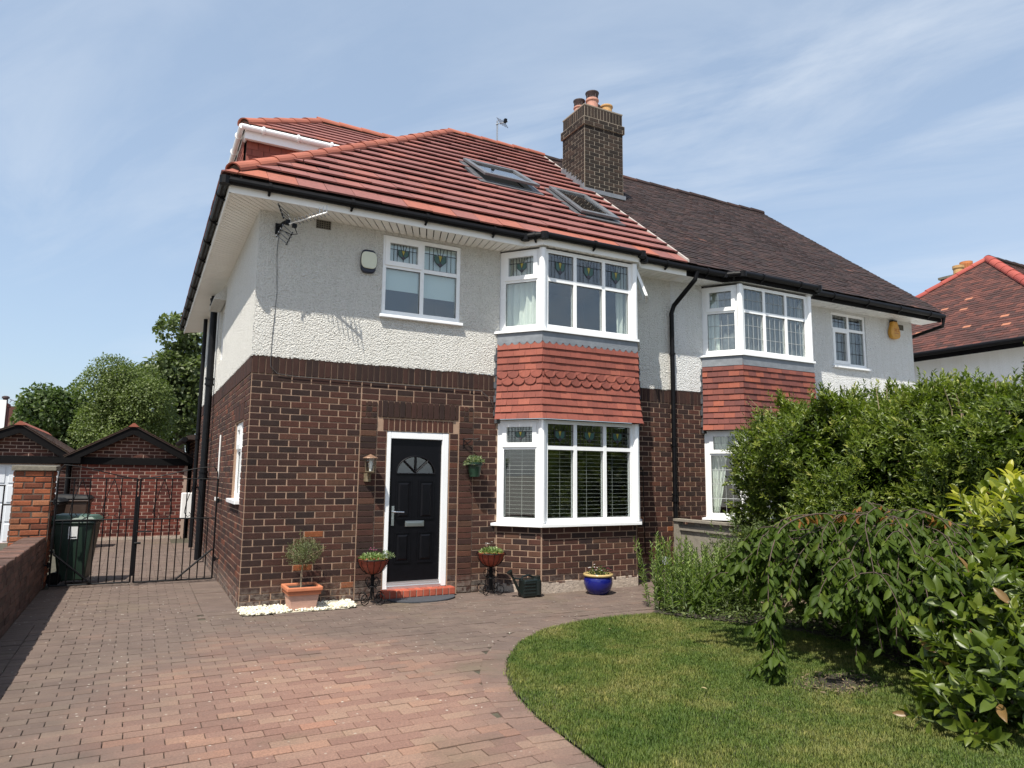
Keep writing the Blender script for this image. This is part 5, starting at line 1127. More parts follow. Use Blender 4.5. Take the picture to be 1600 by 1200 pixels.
# ================================================================ iron gates
def gate(label, xa, xb, y, hinge, brace):
    G = thing('iron_gate', ((xa+xb)/2, y, 0), label, 'gate', 'pair of wrought iron drive gates'); W_ = xb-xa; zb_, zm, zt = .04, .86, 1.42; n = 11
    def bar(pts, r, name): m3 = MB(); m3.tube(pts, r, 6); return m3.build(name, BLACKI, G)
    bar([(xa,y,zb_),(xb,y,zb_)], .012, 'bottom_rail'); bar([(xa,y,zm),(xb,y,zm)], .010, 'middle_rail'); bar([(xa,y,zt-.02),(xb,y,zt-.02)], .009, 'top_rail')
    for i in range(n):
        x = xa+W_*i/(n-1); full = i % 2 == 0
        bar([(x,y,zb_),(x,y,zt-.02 if full else zm)], .0085 if 0 < i < n-1 else .013, 'upright')
    hx_ = xa if hinge == 'l' else xb; s = 1 if hinge == 'l' else -1
    # swept top that rises to the hinge side
    sw = [(hx_+s*W_*t_, y, zt-.02+.17*(math.cos(t_*math.pi*.5)**1.6)) for t_ in np.linspace(0.06, 1, 16)]; bar([(hx_+s*.0,y,zt-.04),(hx_+s*.01,y,zt+.08),(hx_+s*.05,y,zt+.145)]+sw, .008, 'swept_top_bar')
    # lozenge and scroll work in the upper panel
    for k in (.3, .7):
        xc = xa+W_*k
        for q in (-1, 1): bar([(xc,y,zt-.03),(xc+q*.055,y,zt-.2),(xc+q*.10,y,zm+.20),(xc+q*.115,y,zm+.08),(xc+q*.07,y,zm+.02),(xc+q*.03,y,zm+.055),(xc+q*.055,y,zm+.085)], .0055, 'scroll')
    bx_ = xa+.02 if brace == 'l' else xb-.02; q = 1 if brace == 'l' else -1
    m3 = MB(); m3.tube([(bx_,y-.02,.44),(bx_+q*.44,y-.02,.05)], .014, 6); m3.build('brace', BLACKI, G)
    for z in (.3, 1.1): m3 = MB(); m3.tube([(hx_,y,z),(hx_-s*.07,y,z)], .012, 6); m3.tube([(hx_-s*.02,y,z-.03),(hx_-s*.02,y,z+.03)], .016, 8); m3.build('hinge', BLACKI, G)
    return G
gy = 2.36
ga = gate('left wrought iron drive gate, in front of the green bin', -1.98, -1.075, gy, 'l', 'l'); gb = gate('right wrought iron drive gate, hinged to the house wall', -1.035, -.075, gy-.06, 'r', 'r')
m3 = MB(); m3.box(-1.075,-1.035,gy-.02,gy+.02,.12,1.16); m3.build('meeting_bar', BLACKI, ga)
m3 = MB(); m3.tube([(-1.04,gy-.08,.70),(-.86,gy-.08,.70)], .011, 6); m3.tube([(-1.06,gy-.08,.55),(-.98,gy-.08,.55)], .016, 6); m3.build('bolt', BLACKI, gb)
G3 = thing('iron_gate', (-3.0, 2.5, 0), 'neighbouring black iron gate half hidden left of the brick gatepost', 'gate')
for i in range(9): m3 = MB(); x = -2.56-i*.105; m3.tube([(x,2.5,.2),(x,2.5,1.30)], .009, 6); m3.build('upright', BLACKI, G3)
for z in (.22, .84, 1.30): m3 = MB(); m3.tube([(-3.5,2.5,z),(-2.55,2.5,z)], .010, 6); m3.build('rail', BLACKI, G3)
m3 = MB(); m3.tube([(-2.56,2.5,1.06),(-2.47,2.5,1.06)], .012, 6); m3.build('hinge', BLACKI, G3)
for k in range(2):
    m3 = MB(); xc = -2.86-k*.3; m3.tube([(xc+.10*math.cos(a),2.5,1.05+.14*math.sin(a)) for a in np.linspace(0, 2*math.pi, 18)], .006, 6); m3.build('scroll', BLACKI, G3)
# ================================================================ bins
def bin_(name, label, x, y, rz, s, body, lid, group=None, sticker=False):
    B = thing(name, (x, y, 0), label, 'bin', group, rz); T = Matrix.Translation((x,y,0)) @ Matrix.Rotation(rz, 4, 'Z') @ Matrix.Scale(s, 4)
    def b(mb, nm, mat, **kw): mb.v = [tuple(T @ Vector(v)) for v in mb.v]; return mb.build(nm, mat, B, **kw)
    w0, w1, d0, d1, h = .42, .54, .40, .58, .97
    m3 = MB(); m3.hexa([(-w0/2,-d0/2,.06),(w0/2,-d0/2,.06),(w0/2,d0/2-.04,.06),(-w0/2,d0/2-.04,.06),(-w1/2,-d1/2,h),(w1/2,-d1/2,h),(w1/2,d1/2,h),(-w1/2,d1/2,h)])
    m3.box(-w1/2-.02,w1/2+.02,-d1/2-.02,d1/2+.02,h-.06,h-.005); b(m3, 'body', body, bevel=.02)
    m3 = MB(); m3.hexa([(-w1/2-.035,-d1/2-.05,h),(w1/2+.035,-d1/2-.05,h),(w1/2+.035,d1/2+.05,h),(-w1/2-.035,d1/2+.05,h),(-w1/2+.02,-d1/2+.03,h+.075),(w1/2-.02,-d1/2+.03,h+.075),(w1/2-.02,d1/2-.02,h+.095),(-w1/2+.02,d1/2-.02,h+.095)]); b(m3, 'lid', lid, bevel=.018)
    m3 = MB(); m3.tube([(-.22,d1/2+.075,h-.03),(.22,d1/2+.075,h-.03)], .016, 8)
    for q in (-.2, 0, .2): m3.tube([(q,d1/2+.075,h-.03),(q,d1/2-.01,h-.04)], .012, 6)
    b(m3, 'handle', body)
    for q in (-1, 1): m3 = MB(); m3.tube([(q*.20,d0/2,.10),(q*.26,d0/2,.10)], .10, 18); b(m3, 'wheel', BLACKP); m3 = MB(); m3.tube([(q*.198,d0/2,.10),(q*.263,d0/2,.10)], .045, 12); b(m3, 'hub', BINB)
    if sticker:
        m3 = MB(); m3.hexa([(-.065,-.2465,.60),(.065,-.2465,.60),(.065,-.244,.60),(-.065,-.244,.60),(-.065,-.264,.80),(.065,-.264,.80),(.065,-.262,.80),(-.065,-.262,.80)]); b(m3, 'label', WHITEP)
        m3 = MB(); m3.hexa([(-.05,-.2485,.615),(.045,-.2485,.615),(.045,-.247,.615),(-.05,-.247,.615),(-.05,-.2510,.635),(.045,-.2510,.635),(.045,-.249,.635),(-.05,-.249,.635)]); b(m3, 'label_print', BINB)
    return B
bin_('wheelie_bin', 'dark green wheelie bin with a white label, behind the left iron gate', -1.76, 2.86, math.radians(82), .86, BIN, BINLID)
BN = [o for o in bpy.data.objects if o.name == 'wheelie_bin'][0]
# sticker on the face towards the drive
m3 = MB(); a = .805; X_ = -1.76; 
def bface(u, z, off): return Vector((X_+u, 2.86-(.18+(.235-.18)*((z/.86-.06)/.91))*1.0-off, z))
m3.hexa([bface(-.075,.60,.012),bface(.035,.60,.012),bface(.035,.60,.005),bface(-.075,.60,.005),bface(-.075,.76,.012),bface(.035,.76,.012),bface(.035,.76,.005),bface(-.075,.76,.005)]); m3.build('label', WHITEP, BN)
m3 = MB(); m3.hexa([bface(-.055,.615,.014),bface(.02,.615,.014),bface(.02,.615,.011),bface(-.055,.615,.011),bface(-.055,.63,.014),bface(.02,.63,.014),bface(.02,.63,.011),bface(-.055,.63,.011)]); m3.build('label_print', BINB, BN)
bin_('wheelie_bin', 'black wheelie bin standing in front of the white garage door', -2.55, 7.2, math.radians(80), .95, BINB, BINB, 'bins by the garages')
bin_('wheelie_bin', 'brown-bodied bin with black lid between the two garages', -2.16, 7.9, math.radians(85), .98, BINBR, BINB, 'bins by the garages')
# ================================================================ fence by the bay on the boundary
FN = thing('wooden_fence', (6.15, -.9, 0), 'weathered grey wooden fence beside the black downpipe, behind the tall green stalks', 'fence')
for y in (-.16, -1.45, -2.75): m3 = MB(); m3.box(6.10, 6.20, y-.05, y+.05, 0, .84); m3.build('post', FENCEM, FN)
for k in range(19):
    y0_ = -.22-k*.135
    if abs(y0_-.06+1.45) < .05: pass
    m3 = MB(); h = .80+.05*math.sin((k % 9)/8*math.pi)+random.uniform(-.008,.008); m3.box(6.155, 6.175, y0_-.13, y0_, .04, h); m3.build('board', FENCEM, FN)
for z in (.22, .74): m3 = MB(); m3.box(6.125, 6.155, -2.75, -.16, z-.03, z+.03); m3.build('rail', FENCEM, FN)
m3 = MB(); m3.box(6.08, 6.20, -2.8, -.12, .84, .875); m3.build('capping', FENCEM, FN)
# ================================================================ house far behind the trees on the left
H4 = thing('distant_house', (-11, 46, 0), 'distant house with plum-red roof, brick chimney and white gable beyond the left garage', 'house')
def at(u, v, y):
    d = (rt*((u-800)/F_PX) - upv*((v-600)/F_PX) + fw); t_ = (y-CAMPOS.y)/d.y; return CAMPOS + d*t_
a, b, e = at(14,633,46), at(39,636,46), at(62,652,44)
m3 = MB(); m3.hexa([(a.x-1.5,46,a.z-3.2),(e.x+3,43,a.z-4.2),(e.x+3,52,a.z-4.2),(a.x-1.5,52,a.z-3.2),(a.x-1.5,46,a.z),(b.x,46,b.z),(b.x,50,b.z),(a.x-1.5,50,a.z)]); m3.build('roof', TFAR, H4, tint=.6)
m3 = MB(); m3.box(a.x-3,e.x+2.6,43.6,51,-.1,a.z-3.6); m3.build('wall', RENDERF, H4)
p0, p1, p2 = at(-12,629,43), at(13,637,43), at(12,652,43)
m3 = MB(); m3.box(p0.x,p1.x,42.6,43.4,2,p0.z-.05); m3.box(p0.x-.05,p1.x+.05,42.55,43.45,p0.z-.25,p0.z-.04); m3.build('chimney', BRG, H4, tint=.1)
m3 = MB(); m3.box(p0.x-.02,p1.x-.05,42.50,42.58,1.5,p2.z+1.0); m3.build('gable', RENDERF, H4)
q = at(9,622,43); m3 = MB(); m3.lathe((q.x,43,p0.z-.06), [(.16,0),(.13,.1),(.13,.32),(.2,.35),(.2,.45),(.1,.5)], 12); m3.build('chimney_pot', COWL, H4)
m3 = MB(); A0, A1, A2 = at(15,629,44), at(18.5,624.5,44), at(24,627,44); m3.tube([A0, A1], .03, 5); m3.tube([A1-Vector((.1,0,-.03)), A2], .035, 5); m3.build('aerial', GALV, H4)
# ================================================================ paving and lawn
def lawn_edge():   # plan outline of the lawn, from the near left corner, round the bend, to the bed
    pts = [(1.10,-8.2),(1.13,-6.6),(1.17,-5.23),(1.24,-4.45)]
    arc = [(1.34,-3.98),(1.50,-3.55),(1.72,-3.15),(2.05,-2.72),(2.50,-2.36),(3.0,-2.19),(3.55,-2.12)]
    return pts+arc
LE = lawn_edge()
LAWN = LE+[(4.15,-2.18),(4.6,-2.6),(6.0,-3.2),(6.0,-8.2)]
def inpoly(x, y, P):
    r = False; n = len(P)
    for i in range(n):
        (xa, ya), (xb, yb) = P[i], P[(i+1) % n]
        if (ya > y) != (yb > y) and x < (xb-xa)*(y-ya)/(yb-ya)+xa: r = not r
    return r
def edge_off(P, d):
    o_ = []
    for i, p in enumerate(P):
        a = Vector(P[max(i-1,0)]); b = Vector(P[min(i+1,len(P)-1)]); t_ = (b-a).normalized(); o_.append((p[0]-t_.y*d, p[1]+t_.x*d))
    return o_
EDGE = edge_off(LE, .23); EDGEP = EDGE+[(4.3,-1.94),(4.7,-2.2),(7,-3.3),(7,-8.4)]
drive = MB(); drive.quad((-2.06,-8.6,-.012),(6.2,-8.6,-.012),(6.2,0.3,-.012),(-2.06,.3,-.012)); drive.quad((-2.7,.3,-.012),(0.2,.3,-.012),(.2,9.6,-.012),(-2.7,9.6,-.012)); drive.quad((-6,2.9,-.012),(-2.7,2.9,-.012),(-2.7,9.6,-.012),(-6,9.6,-.012))
DRV = drive.build('driveway', JOINT, kind='structure')
FLAT = Matrix.Rotation(-math.pi/2, 4, 'X')
def grav(x, y): return x > -.02 and y > -.42-.02*math.sin(x*9) and x < 1.22-.35*max(0, -.3-y) and y < .05
pv = []
def addp(x, y, w_, h_, rz=0.0):
    if (x > 0.02 and y > 0.02 and x < 6.2) or grav(x, y) : return
    # bay footprint
    if 3.17 < x < 5.5 and y > -.5 and (x-3.17)*1.25 > -y-.02+.0 and (5.5-x)*1.25 > -y-.02: return
    t_ = random.random()
    pv.append((Matrix.Translation((x, y, random.uniform(-.0022,.0022))) @ Matrix.Rotation(rz, 4, 'Z') @ FLAT @ Matrix.Rotation(random.uniform(-.006,.006), 4, 'X'), w_, h_, t_))
PL, PW, PJ = .205, .1025, .0045
def covered(x, y): return inpoly(x, y, EDGEP)
ny = int((9.5+6.4)/PW)
for k in range(ny):
    y = -6.4+k*PW+PW/2; off = (PL/2 if k % 2 else 0)+random.uniform(-.006,.006)
    x0_, x1_ = (-1.86, 6.06) if y < -.0 else (-1.99, -.36)
    if y < -.0 and y > -.32: x1_ = 6.06
    g_ = x0_-PL+off
    lim = [(x0_, -.36), (-.355, x1_)] if False else [(x0_, x1_)]
    while g_ < x1_:
        a, b = max(g_, x0_), min(g_+PL, x1_); g_ += PL
        if b-a < .04: continue
        if y > 2.45 and y < 9.5 and random.random() < 0: continue
        if covered((a+b)/2, y) and covered(a+.03, y) : continue
        if -.36 < (a+b)/2 < .0 and -.45 < y < 9.5: continue
        addp((a+b)/2, y, round(b-a-PJ, 2) if b-a < PL-.001 else PL-PJ, PW-.0085)
# border course along the garden wall, along the house side, and round the lawn
y = -6.4
while y < 2.4: addp(-1.96, y, .20-PJ, PW-.0085); y += PW
y = -.42
while y < 8.2: addp(-.18, y, .355, PW-.0085); y += PW
def along(P, step):
    acc = 0; res = []
    for (a, b) in zip(P, P[1:]):
        a, b = Vector(a), Vector(b); L = (b-a).length; d = (b-a)/L
        while acc < L: res.append((a+d*acc, d)); acc += step
        acc -= L
    return res
for p, d in along(edge_off(LE, .115)+[(4.2,-2.06)], PW+.004):
    n_ = math.atan2(d.x, -d.y); pv.append((Matrix.Translation((p.x, p.y, .004+random.uniform(-.002,.002))) @ Matrix.Rotation(math.atan2(d.y, d.x)+math.pi/2, 4, 'Z') @ FLAT, .20, PW-PJ, random.random()))
lay(pv, DRV, 'paver', PAVER, 300, proud=0.0, depth=.05, c=.003, rest='paving', jit=.0018)
for p in EDGE: pass
# moss and sand in the joints is the driveway sheet itself; lawn soil sheet, grass
lb = MB(); lb.add([(x,y,.006) for x, y in LAWN], [tuple(range(len(LAWN)))]); LW = lb.build('lawn', EARTH, kind='structure')
bs = MB(); bs.add([(4.0,-2.15,.018),(4.4,-1.93,.018),(5.2,-1.75,.018),(6.1,-1.6,.018),(9,-1.6,.018),(9,-8,.018),(6,-8,.018),(4.4,-6,.018),(4.3,-5.0,.018),(4.74,-4.12,.018),(4.7,-3.53,.018),(4.5,-3.0,.018),(4.12,-2.53,.018)],[tuple(range(12))]); bs.build('flower_bed', BARE, kind='structure')
sb = MB(); sb.add([(3.6+.34*math.cos(a)*(1+.18*math.sin(3*a)), -4.83+.22*math.sin(a)*(1+.15*math.cos(2*a)), .012) for a in np.linspace(0, 2*math.pi, 24)[:-1]], [tuple(range(23))]); sb.build('bare_patch', BARE, kind='structure')
NG = 300000
gx = RNG.uniform(1.05, 5.6, NG*2); gyv = -2.1 - 4.6*RNG.random(NG*2)**0.85
def inpoly_np(x, y, P):
    r = np.zeros(len(x), bool); n = len(P)
    for i in range(n):
        (xa, ya), (xb, yb) = P[i], P[(i+1) % n]
        if ya == yb: continue
        c_ = ((ya > y) != (yb > y)) & (x < (xb-xa)*(y-ya)/(yb-ya)+xa); r ^= c_
    return r
# keep what the camera or a step aside could see
jx = gx+RNG.normal(0,.022,len(gx)); ok = inpoly_np(jx, gyv, LAWN)
ok &= ~inpoly_np(jx, gyv, [(4.0,-2.15),(6.1,-1.6),(6.1,-8),(4.6,-6),(4.3,-5.0),(4.74,-4.12),(4.7,-3.53),(4.5,-3.0),(4.12,-2.53)])
dx_ = gx-3.6; dy_ = gyv+4.83; ok &= ~((dx_/.46)**2+(dy_/.32)**2 < RNG.uniform(.0, 1.3, len(gx))**1.0)
lowf = np.sin(gx*2.1+1.3*np.sin(gyv*1.7))*np.cos(gyv*2.4+.8*np.sin(gx*1.9))
gx, gyv, lowf = gx[ok][:NG], gyv[ok][:NG], lowf[ok][:NG]; n = len(gx)
hgt = (.014+.015*RNG.random(n))*(1+.30*lowf); ang = RNG.uniform(0, 2*math.pi, n); lean = RNG.uniform(.1, .9, n)*hgt; wd = RNG.uniform(.0014,.0028,n)
px = np.stack([gx, gyv, np.full(n, .007)], 1); dl = np.stack([np.cos(ang)*lean, np.sin(ang)*lean, hgt], 1); sd = np.stack([-np.sin(ang)*wd, np.cos(ang)*wd, np.zeros(n)], 1)
mid = px+dl*.5+np.array([0,0,1])*(hgt*.12)[:,None]
V = np.stack([px-sd, px+sd, mid+sd*.8, mid-sd*.8, px+dl], 1).reshape(-1,3); b0 = (np.arange(n)*5)[:,None]
Fc = np.concatenate([b0+np.array([[0,1,2]]), b0+np.array([[0,2,3]]), b0+np.array([[3,2,4]])], 0); tt = RNG.random(n); tt[RNG.random(n) < .06] = 1.0
gr = put('grass', npmesh('grass', V, Fc, np.concatenate([tt,tt,tt]), LGRASS), None, None, None, 'stuff')
# white gravel under the olive pot
pb = []
ico = bpy.data.meshes.new('tmp'); import bmesh
bm = bmesh.new(); bmesh.ops.create_icosphere(bm, subdivisions=1, radius=1.0); iv = np.array([v.co[:] for v in bm.verts]); iff = np.array([[v.index for v in f.verts] for f in bm.faces]); bm.free(); bpy.data.meshes.remove(ico)
np_ = 2600; X = RNG.uniform(-.03, 1.26, np_); Y_ = RNG.uniform(-.47, -.01, np_); keep = np.array([grav(a, b) or (grav(a-.02, b+.03) and RNG.random() < .5) for a, b in zip(X, Y_)]); X, Y_ = X[keep], Y_[keep]; m_ = len(X)
R_ = RNG.uniform(.008, .017, m_); sc3 = np.stack([R_*RNG.uniform(.8,1.3,m_), R_*RNG.uniform(.8,1.2,m_), R_*RNG.uniform(.6,.9,m_)], 1); Z_ = R_*.5+RNG.uniform(0,.018,m_)
th = RNG.uniform(0, 6.28, m_); L = iv[None]*sc3[:,None,:]; Lx = L[...,0]*np.cos(th)[:,None]-L[...,1]*np.sin(th)[:,None]; Ly = L[...,0]*np.sin(th)[:,None]+L[...,1]*np.cos(th)[:,None]
V = np.stack([Lx+X[:,None], Ly+Y_[:,None], L[...,2]+Z_[:,None]], 2).reshape(-1,3); Fc = (iff[None]+(np.arange(m_)*len(iv))[:,None,None]).reshape(-1,3)
put('gravel', npmesh('gravel', V, Fc, np.repeat(RNG.random(m_), len(iff)), PEB, True), None, None, None, 'stuff')
gb_ = MB(); gb_.add([(-.0,-.44,.004),(1.10,-.46,.004),(1.24,-.2,.004),(1.24,.0,.004),(0,.0,.004)],[(0,1,2,3,4)]); gb_.build('gravel_bed', plain('gravel_sand', (.45,.42,.33), .95), kind='structure')
# fallen leaves and petals lying about
# ================================================================ vegetation
def foliage(parent, name, V, F, T, mat, kind='stuff'):
    return put(name, npmesh(name, V, F, T, mat), parent, None, None, kind)
def unit(n):
    d = RNG.normal(0, 1, (n,3)); return d/np.linalg.norm(d, axis=1, keepdims=True)
def lumpy(nl, spread, rr, c, flat=1.0):
    """blob centres and radii making up a crown"""
    d = unit(nl); r = RNG.random(nl)**.5; P = np.array(c)+d*r[:,None]*np.array(spread); return P, RNG.uniform(rr[0], rr[1], nl)
def crown_points(n, centers, radii, zmin=None):
    w_ = radii**2; k = RNG.choice(len(radii), n, p=w_/w_.sum()); d = unit(n); d[:,2] = np.abs(d[:,2])*np.where(RNG.random(n) < .72, 1, -1)
    r = radii[k]*(.72+.34*RNG.random(n)**.7); return centers[k]+d*r[:,None], d
def limb_mesh(parent, name, paths, mat):
    mb = MB()
    for pts, r in paths: mb.tube(pts, r, 7)
    return mb.build(name, mat, parent, smooth=True)
def tree(label, base, h, spread, rr, nl, n, size, mat, group='trees behind the garages', cz=.62, seed=0, droop=.0, wisps=0):
    T_ = thing('tree', base, label, 'tree', group); c = (base[0], base[1], h*cz); C, R = lumpy(nl, spread, rr, c)
    P, D = crown_points(n, C, R); D2 = D*.6+RNG.normal(0,.6,(n,3)); D2[:,2] -= .25+droop
    s = RNG.uniform(.65,1.25,n)*size; t_ = np.clip(RNG.beta(2,2.5,n)*.8+.12*RNG.random(n), 0, 1)
    V, F, Tt = leaves(P, D2, s, s*RNG.uniform(.55,.8,n), t_, up=D+np.array([0,0,.6])+RNG.normal(0,.5,(n,3)))
    foliage(T_, 'crown', V, F, Tt, mat)
    paths = [([base, (base[0]+.1,base[1],h*.25), (base[0]-.05,base[1]+.1,h*.5)], [.20*h/7,.16*h/7,.10*h/7])]
    for i in range(min(nl, 14)): q = C[i]; paths.append(([(base[0]+.05,base[1],h*RNG.uniform(.25,.5)), ((base[0]+q[0])/2+RNG.normal(0,.2), (base[1]+q[1])/2, (h*.4+q[2])/2), tuple(q)], [.07*h/7,.05*h/7,.02*h/7]))
    limb_mesh(T_, 'trunk', paths, BARK); return T_
tree('round dark green tree at the left end of the row behind the garages', (-3.45,19.5,0), 5.1, (.95,1.1,1.2), (.42,.75), 30, 17000, .15, LTREE, cz=.58)
tree('feathery small-leaved tree in the middle, behind the bricked-up garage', (-1.75,17.2,0), 6.05, (1.25,1.2,1.8), (.40,.75), 46, 46000, .075, LBIRC, cz=.56, droop=.2)
tree('tall broad-leaved tree nearest the house corner, behind the feathery one', (.15,20.5,0), 7.9, (1.35,1.3,2.6), (.38,.75), 46, 15000, .19, LSYC, cz=.60)
tree('dark low tree far left, in front of the distant house', (-7.35,24,0), 2.7, (.7,.8,.6), (.3,.5), 12, 5000, .15, LTREE, cz=.62)

# ---- boundary hedge: leafy shoots over a lumpy body
def box_shell(n, x0, x1, y0, y1, z1, lump=.22, seed=3):
    """points and outward normals on the near face, the top and the ends of a clipped mass"""
    A = np.array([(y1-y0)*z1, (x1-x0)*(y1-y0), (x1-x0)*z1, (x1-x0)*z1]); k = RNG.choice(4, n, p=A/A.sum()); P = np.zeros((n,3)); Nn = np.zeros((n,3)); a, b = RNG.random(n), RNG.random(n)
    for i, f in enumerate([lambda a,b:(x0,y0+(y1-y0)*a,z1*b), lambda a,b:(x0+(x1-x0)*a,y0+(y1-y0)*b,z1), lambda a,b:(x0+(x1-x0)*a,y1,z1*b), lambda a,b:(x0+(x1-x0)*a,y0,z1*b)]):
        m_ = k == i; xx = f(a[m_], b[m_]); P[m_] = np.stack([np.broadcast_to(q, m_.sum()) for q in xx], 1); Nn[m_] = [(-1,0,.15),(0,0,1),(0,1,.1),(0,-1,.1)][i]
    f1 = np.sin(P[:,1]*2.3+seed)*np.cos(P[:,2]*2.9+P[:,0]*1.7)+.6*np.sin(P[:,1]*5.1+P[:,2]*4.3+seed*2)+.4*np.sin(P[:,0]*6+P[:,1]*7.7)
    P += Nn*(f1*lump*.55)[:,None]
    # rounded shoulders
    cx_, cy_ = (x0+x1)/2, (y0+y1)/2
    e = np.clip((P[:,2]-(z1-.55))/.55, 0, 1)**2; P[:,0] += e*np.clip(x0+.55-P[:,0], 0, .55)*.7; P[:,1] -= e*np.clip(P[:,1]-(y1-.5), 0, .5)*.7
    return P, Nn
def shoots(P, Nn, nleaf, length, size, width, tmix, upb=.5, spread=.45):
    n = len(P); D = Nn+np.array([0,0,upb])+RNG.normal(0, spread, (n,3)); D /= np.linalg.norm(D, axis=1, keepdims=True); L = length*RNG.uniform(.5, 1.35, n)
    parts = []
    base_t = np.clip(RNG.beta(2,2.6,n)*tmix, 0, 1)
    for j in range(nleaf):
        s = (j+.5)/nleaf; Q = P+D*(L*s)[:,None]; az = j*2.4+RNG.uniform(0,6.28,n); perp = unit(n); perp -= D*np.sum(perp*D, axis=1, keepdims=True); perp /= np.linalg.norm(perp, axis=1, keepdims=True)+1e-9
        out = perp*(1.0-.45*s)+D*(.45+.7*s); sz = size*RNG.uniform(.7,1.25,n)*(1-.25*s); tt = np.clip(base_t+.28*s*s*RNG.random(n), 0, 1)
        parts.append(leaves(Q, out, sz, sz*width, tt, up=D+RNG.normal(0,.25,(n,3))))
    return join(*parts), (P, D, L)
HG = thing('hedge', (6.7,-3.8,0), 'tall dense hedge with small glossy leaves on the boundary, right of the lawn', 'hedge')
P, Nn = box_shell(8200, 5.84, 8.1, -7.2, -1.66, 2.20, .46); sel = P[:,2] > .2; P, Nn = P[sel], Nn[sel]
(V, F, Tt), _ = shoots(P, Nn, 13, .19, .076, .34, 1.0, .75, .55); foliage(HG, 'leaves', V, F, Tt, LHEDGE)
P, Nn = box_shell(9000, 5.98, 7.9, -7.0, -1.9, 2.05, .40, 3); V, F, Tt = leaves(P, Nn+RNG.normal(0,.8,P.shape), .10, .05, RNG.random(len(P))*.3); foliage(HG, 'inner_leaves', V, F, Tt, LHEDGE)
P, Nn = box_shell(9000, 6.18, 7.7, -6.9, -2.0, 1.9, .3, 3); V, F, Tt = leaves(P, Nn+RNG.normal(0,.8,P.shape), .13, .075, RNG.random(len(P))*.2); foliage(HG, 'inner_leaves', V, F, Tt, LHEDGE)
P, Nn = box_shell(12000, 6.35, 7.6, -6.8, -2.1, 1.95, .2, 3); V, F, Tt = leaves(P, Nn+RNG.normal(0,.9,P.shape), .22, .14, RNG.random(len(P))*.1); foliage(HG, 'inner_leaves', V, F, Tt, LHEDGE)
cb = MB()
for i in range(60):
    y = RNG.uniform(-6.6,-2.4); x = RNG.uniform(6.6,7.4); cb.tube([(x+.1,y,0),(x+RNG.normal(0,.08),y+RNG.normal(0,.1),1.0),(x+RNG.normal(0,.12),y+RNG.normal(0,.12),1.7)], [.03,.022,.008], 5)
cb.build('stems', BARK, HG)
# spindly shoots that stick out of the top
sp = MB(); parts = []
SPX = [(7.2,-1.9,2.25,.62)]+[(RNG.uniform(6.0,7.9), RNG.uniform(-5.4,-1.8), RNG.uniform(2.12,2.3), RNG.uniform(.22,.46)) for _ in range(40)]
for (x, y, z, h) in SPX:
    for q in range(2):
        x2, y2 = x+RNG.normal(0,.08), y+RNG.normal(0,.08); h2 = h*RNG.uniform(.6,1.0); top = (x2+RNG.normal(0,.06), y2+RNG.normal(0,.06), z+h2); sp.tube([(x2,y2,z-.06),(x2,y2,z),top], [.007,.006,.003], 4)
        m_ = int(h2/.028); s = np.linspace(0,1,m_); Q = np.array([(x2,y2,z)])+s[:,None]*(np.array(top)-np.array([x2,y2,z])); D = unit(m_); D[:,2] = .55; parts.append(leaves(Q, D, .062*(1-.4*s), .024, RNG.uniform(.35,.9,m_)))
V, F, Tt = join(*parts); foliage(HG, 'top_shoot_leaves', V, F, Tt, LPRIV); sp.build('top_shoots', STEMW, HG)
# ---- looser privet shrub in the neighbour's garden, in front of their bay
def shrub(name, label, cat, C, R, n, nleaf, length, size, width, mat, tmix, upb=.5, stems=16, base=None, inner=.5, group=None):
    S = thing(name, base, label, cat, group); P, D = crown_points(n, C, R); (V, F, Tt), _ = shoots(P, D, nleaf, length, size, width, tmix, upb); foliage(S, 'leaves', V, F, Tt, mat)
    P, D = crown_points(int(n*inner*3), C, R*.78); V, F, Tt = leaves(P, D+RNG.normal(0,.8,P.shape), size*1.2, size*width*1.2, RNG.random(len(P))*.22); foliage(S, 'inner_leaves', V, F, Tt, mat)
    mb = MB()
    for i in range(stems): q = C[i % len(C)]+RNG.normal(0,.08,3); b0_ = (base[0]+RNG.normal(0,.08), base[1]+RNG.normal(0,.08), 0); mb.tube([b0_, tuple((np.array(b0_)+q)/2+RNG.normal(0,.06,3)), tuple(q)], [.022,.016,.006], 5)
    mb.build('stems', STEMW, S); return S
C = np.array([(7.1,-1.15,2.0),(7.5,-1.1,2.15),(7.9,-1.2,2.1),(7.0,-1.2,1.6),(7.4,-1.25,1.6),(8.2,-1.2,1.9),(6.95,-1.3,1.25),(7.6,-1.4,1.3),(8.5,-1.3,2.1),(8.9,-1.4,2.2)]); R = np.array([.34,.36,.38,.36,.5,.45,.34,.5,.4,.4])
PV = shrub('garden_shrub', 'loose yellowish-green shrub with spindly shoots in front of the right-hand bay window', 'shrub', C, R, 1500, 9, .22, .050, .42, LPRIV, .95, .9, 14, (7.4,-1.2,0))
parts = []; sp = MB()
for i in range(46):
    k = RNG.integers(len(C)); d = unit(1)[0]; d[2] = abs(d[2])*.8+.3; d /= np.linalg.norm(d); a = C[k]+d*R[k]*.9; L = RNG.uniform(.18,.5); b = a+d*L+np.array([0,0,.05]); sp.tube([tuple(a), tuple((a+b)/2), tuple(b)], [.005,.004,.002], 4)
    m_ = int(L/.03); s = np.linspace(0,1,m_); D = unit(m_); D[:,2] += .3; parts.append(leaves(a+s[:,None]*(b-a), D, .055*(1-.3*s), .024, RNG.uniform(.5,1,m_)))
V, F, Tt = join(*parts); foliage(PV, 'shoot_leaves', V, F, Tt, LPRIV); sp.build('shoots', STEMW, PV)
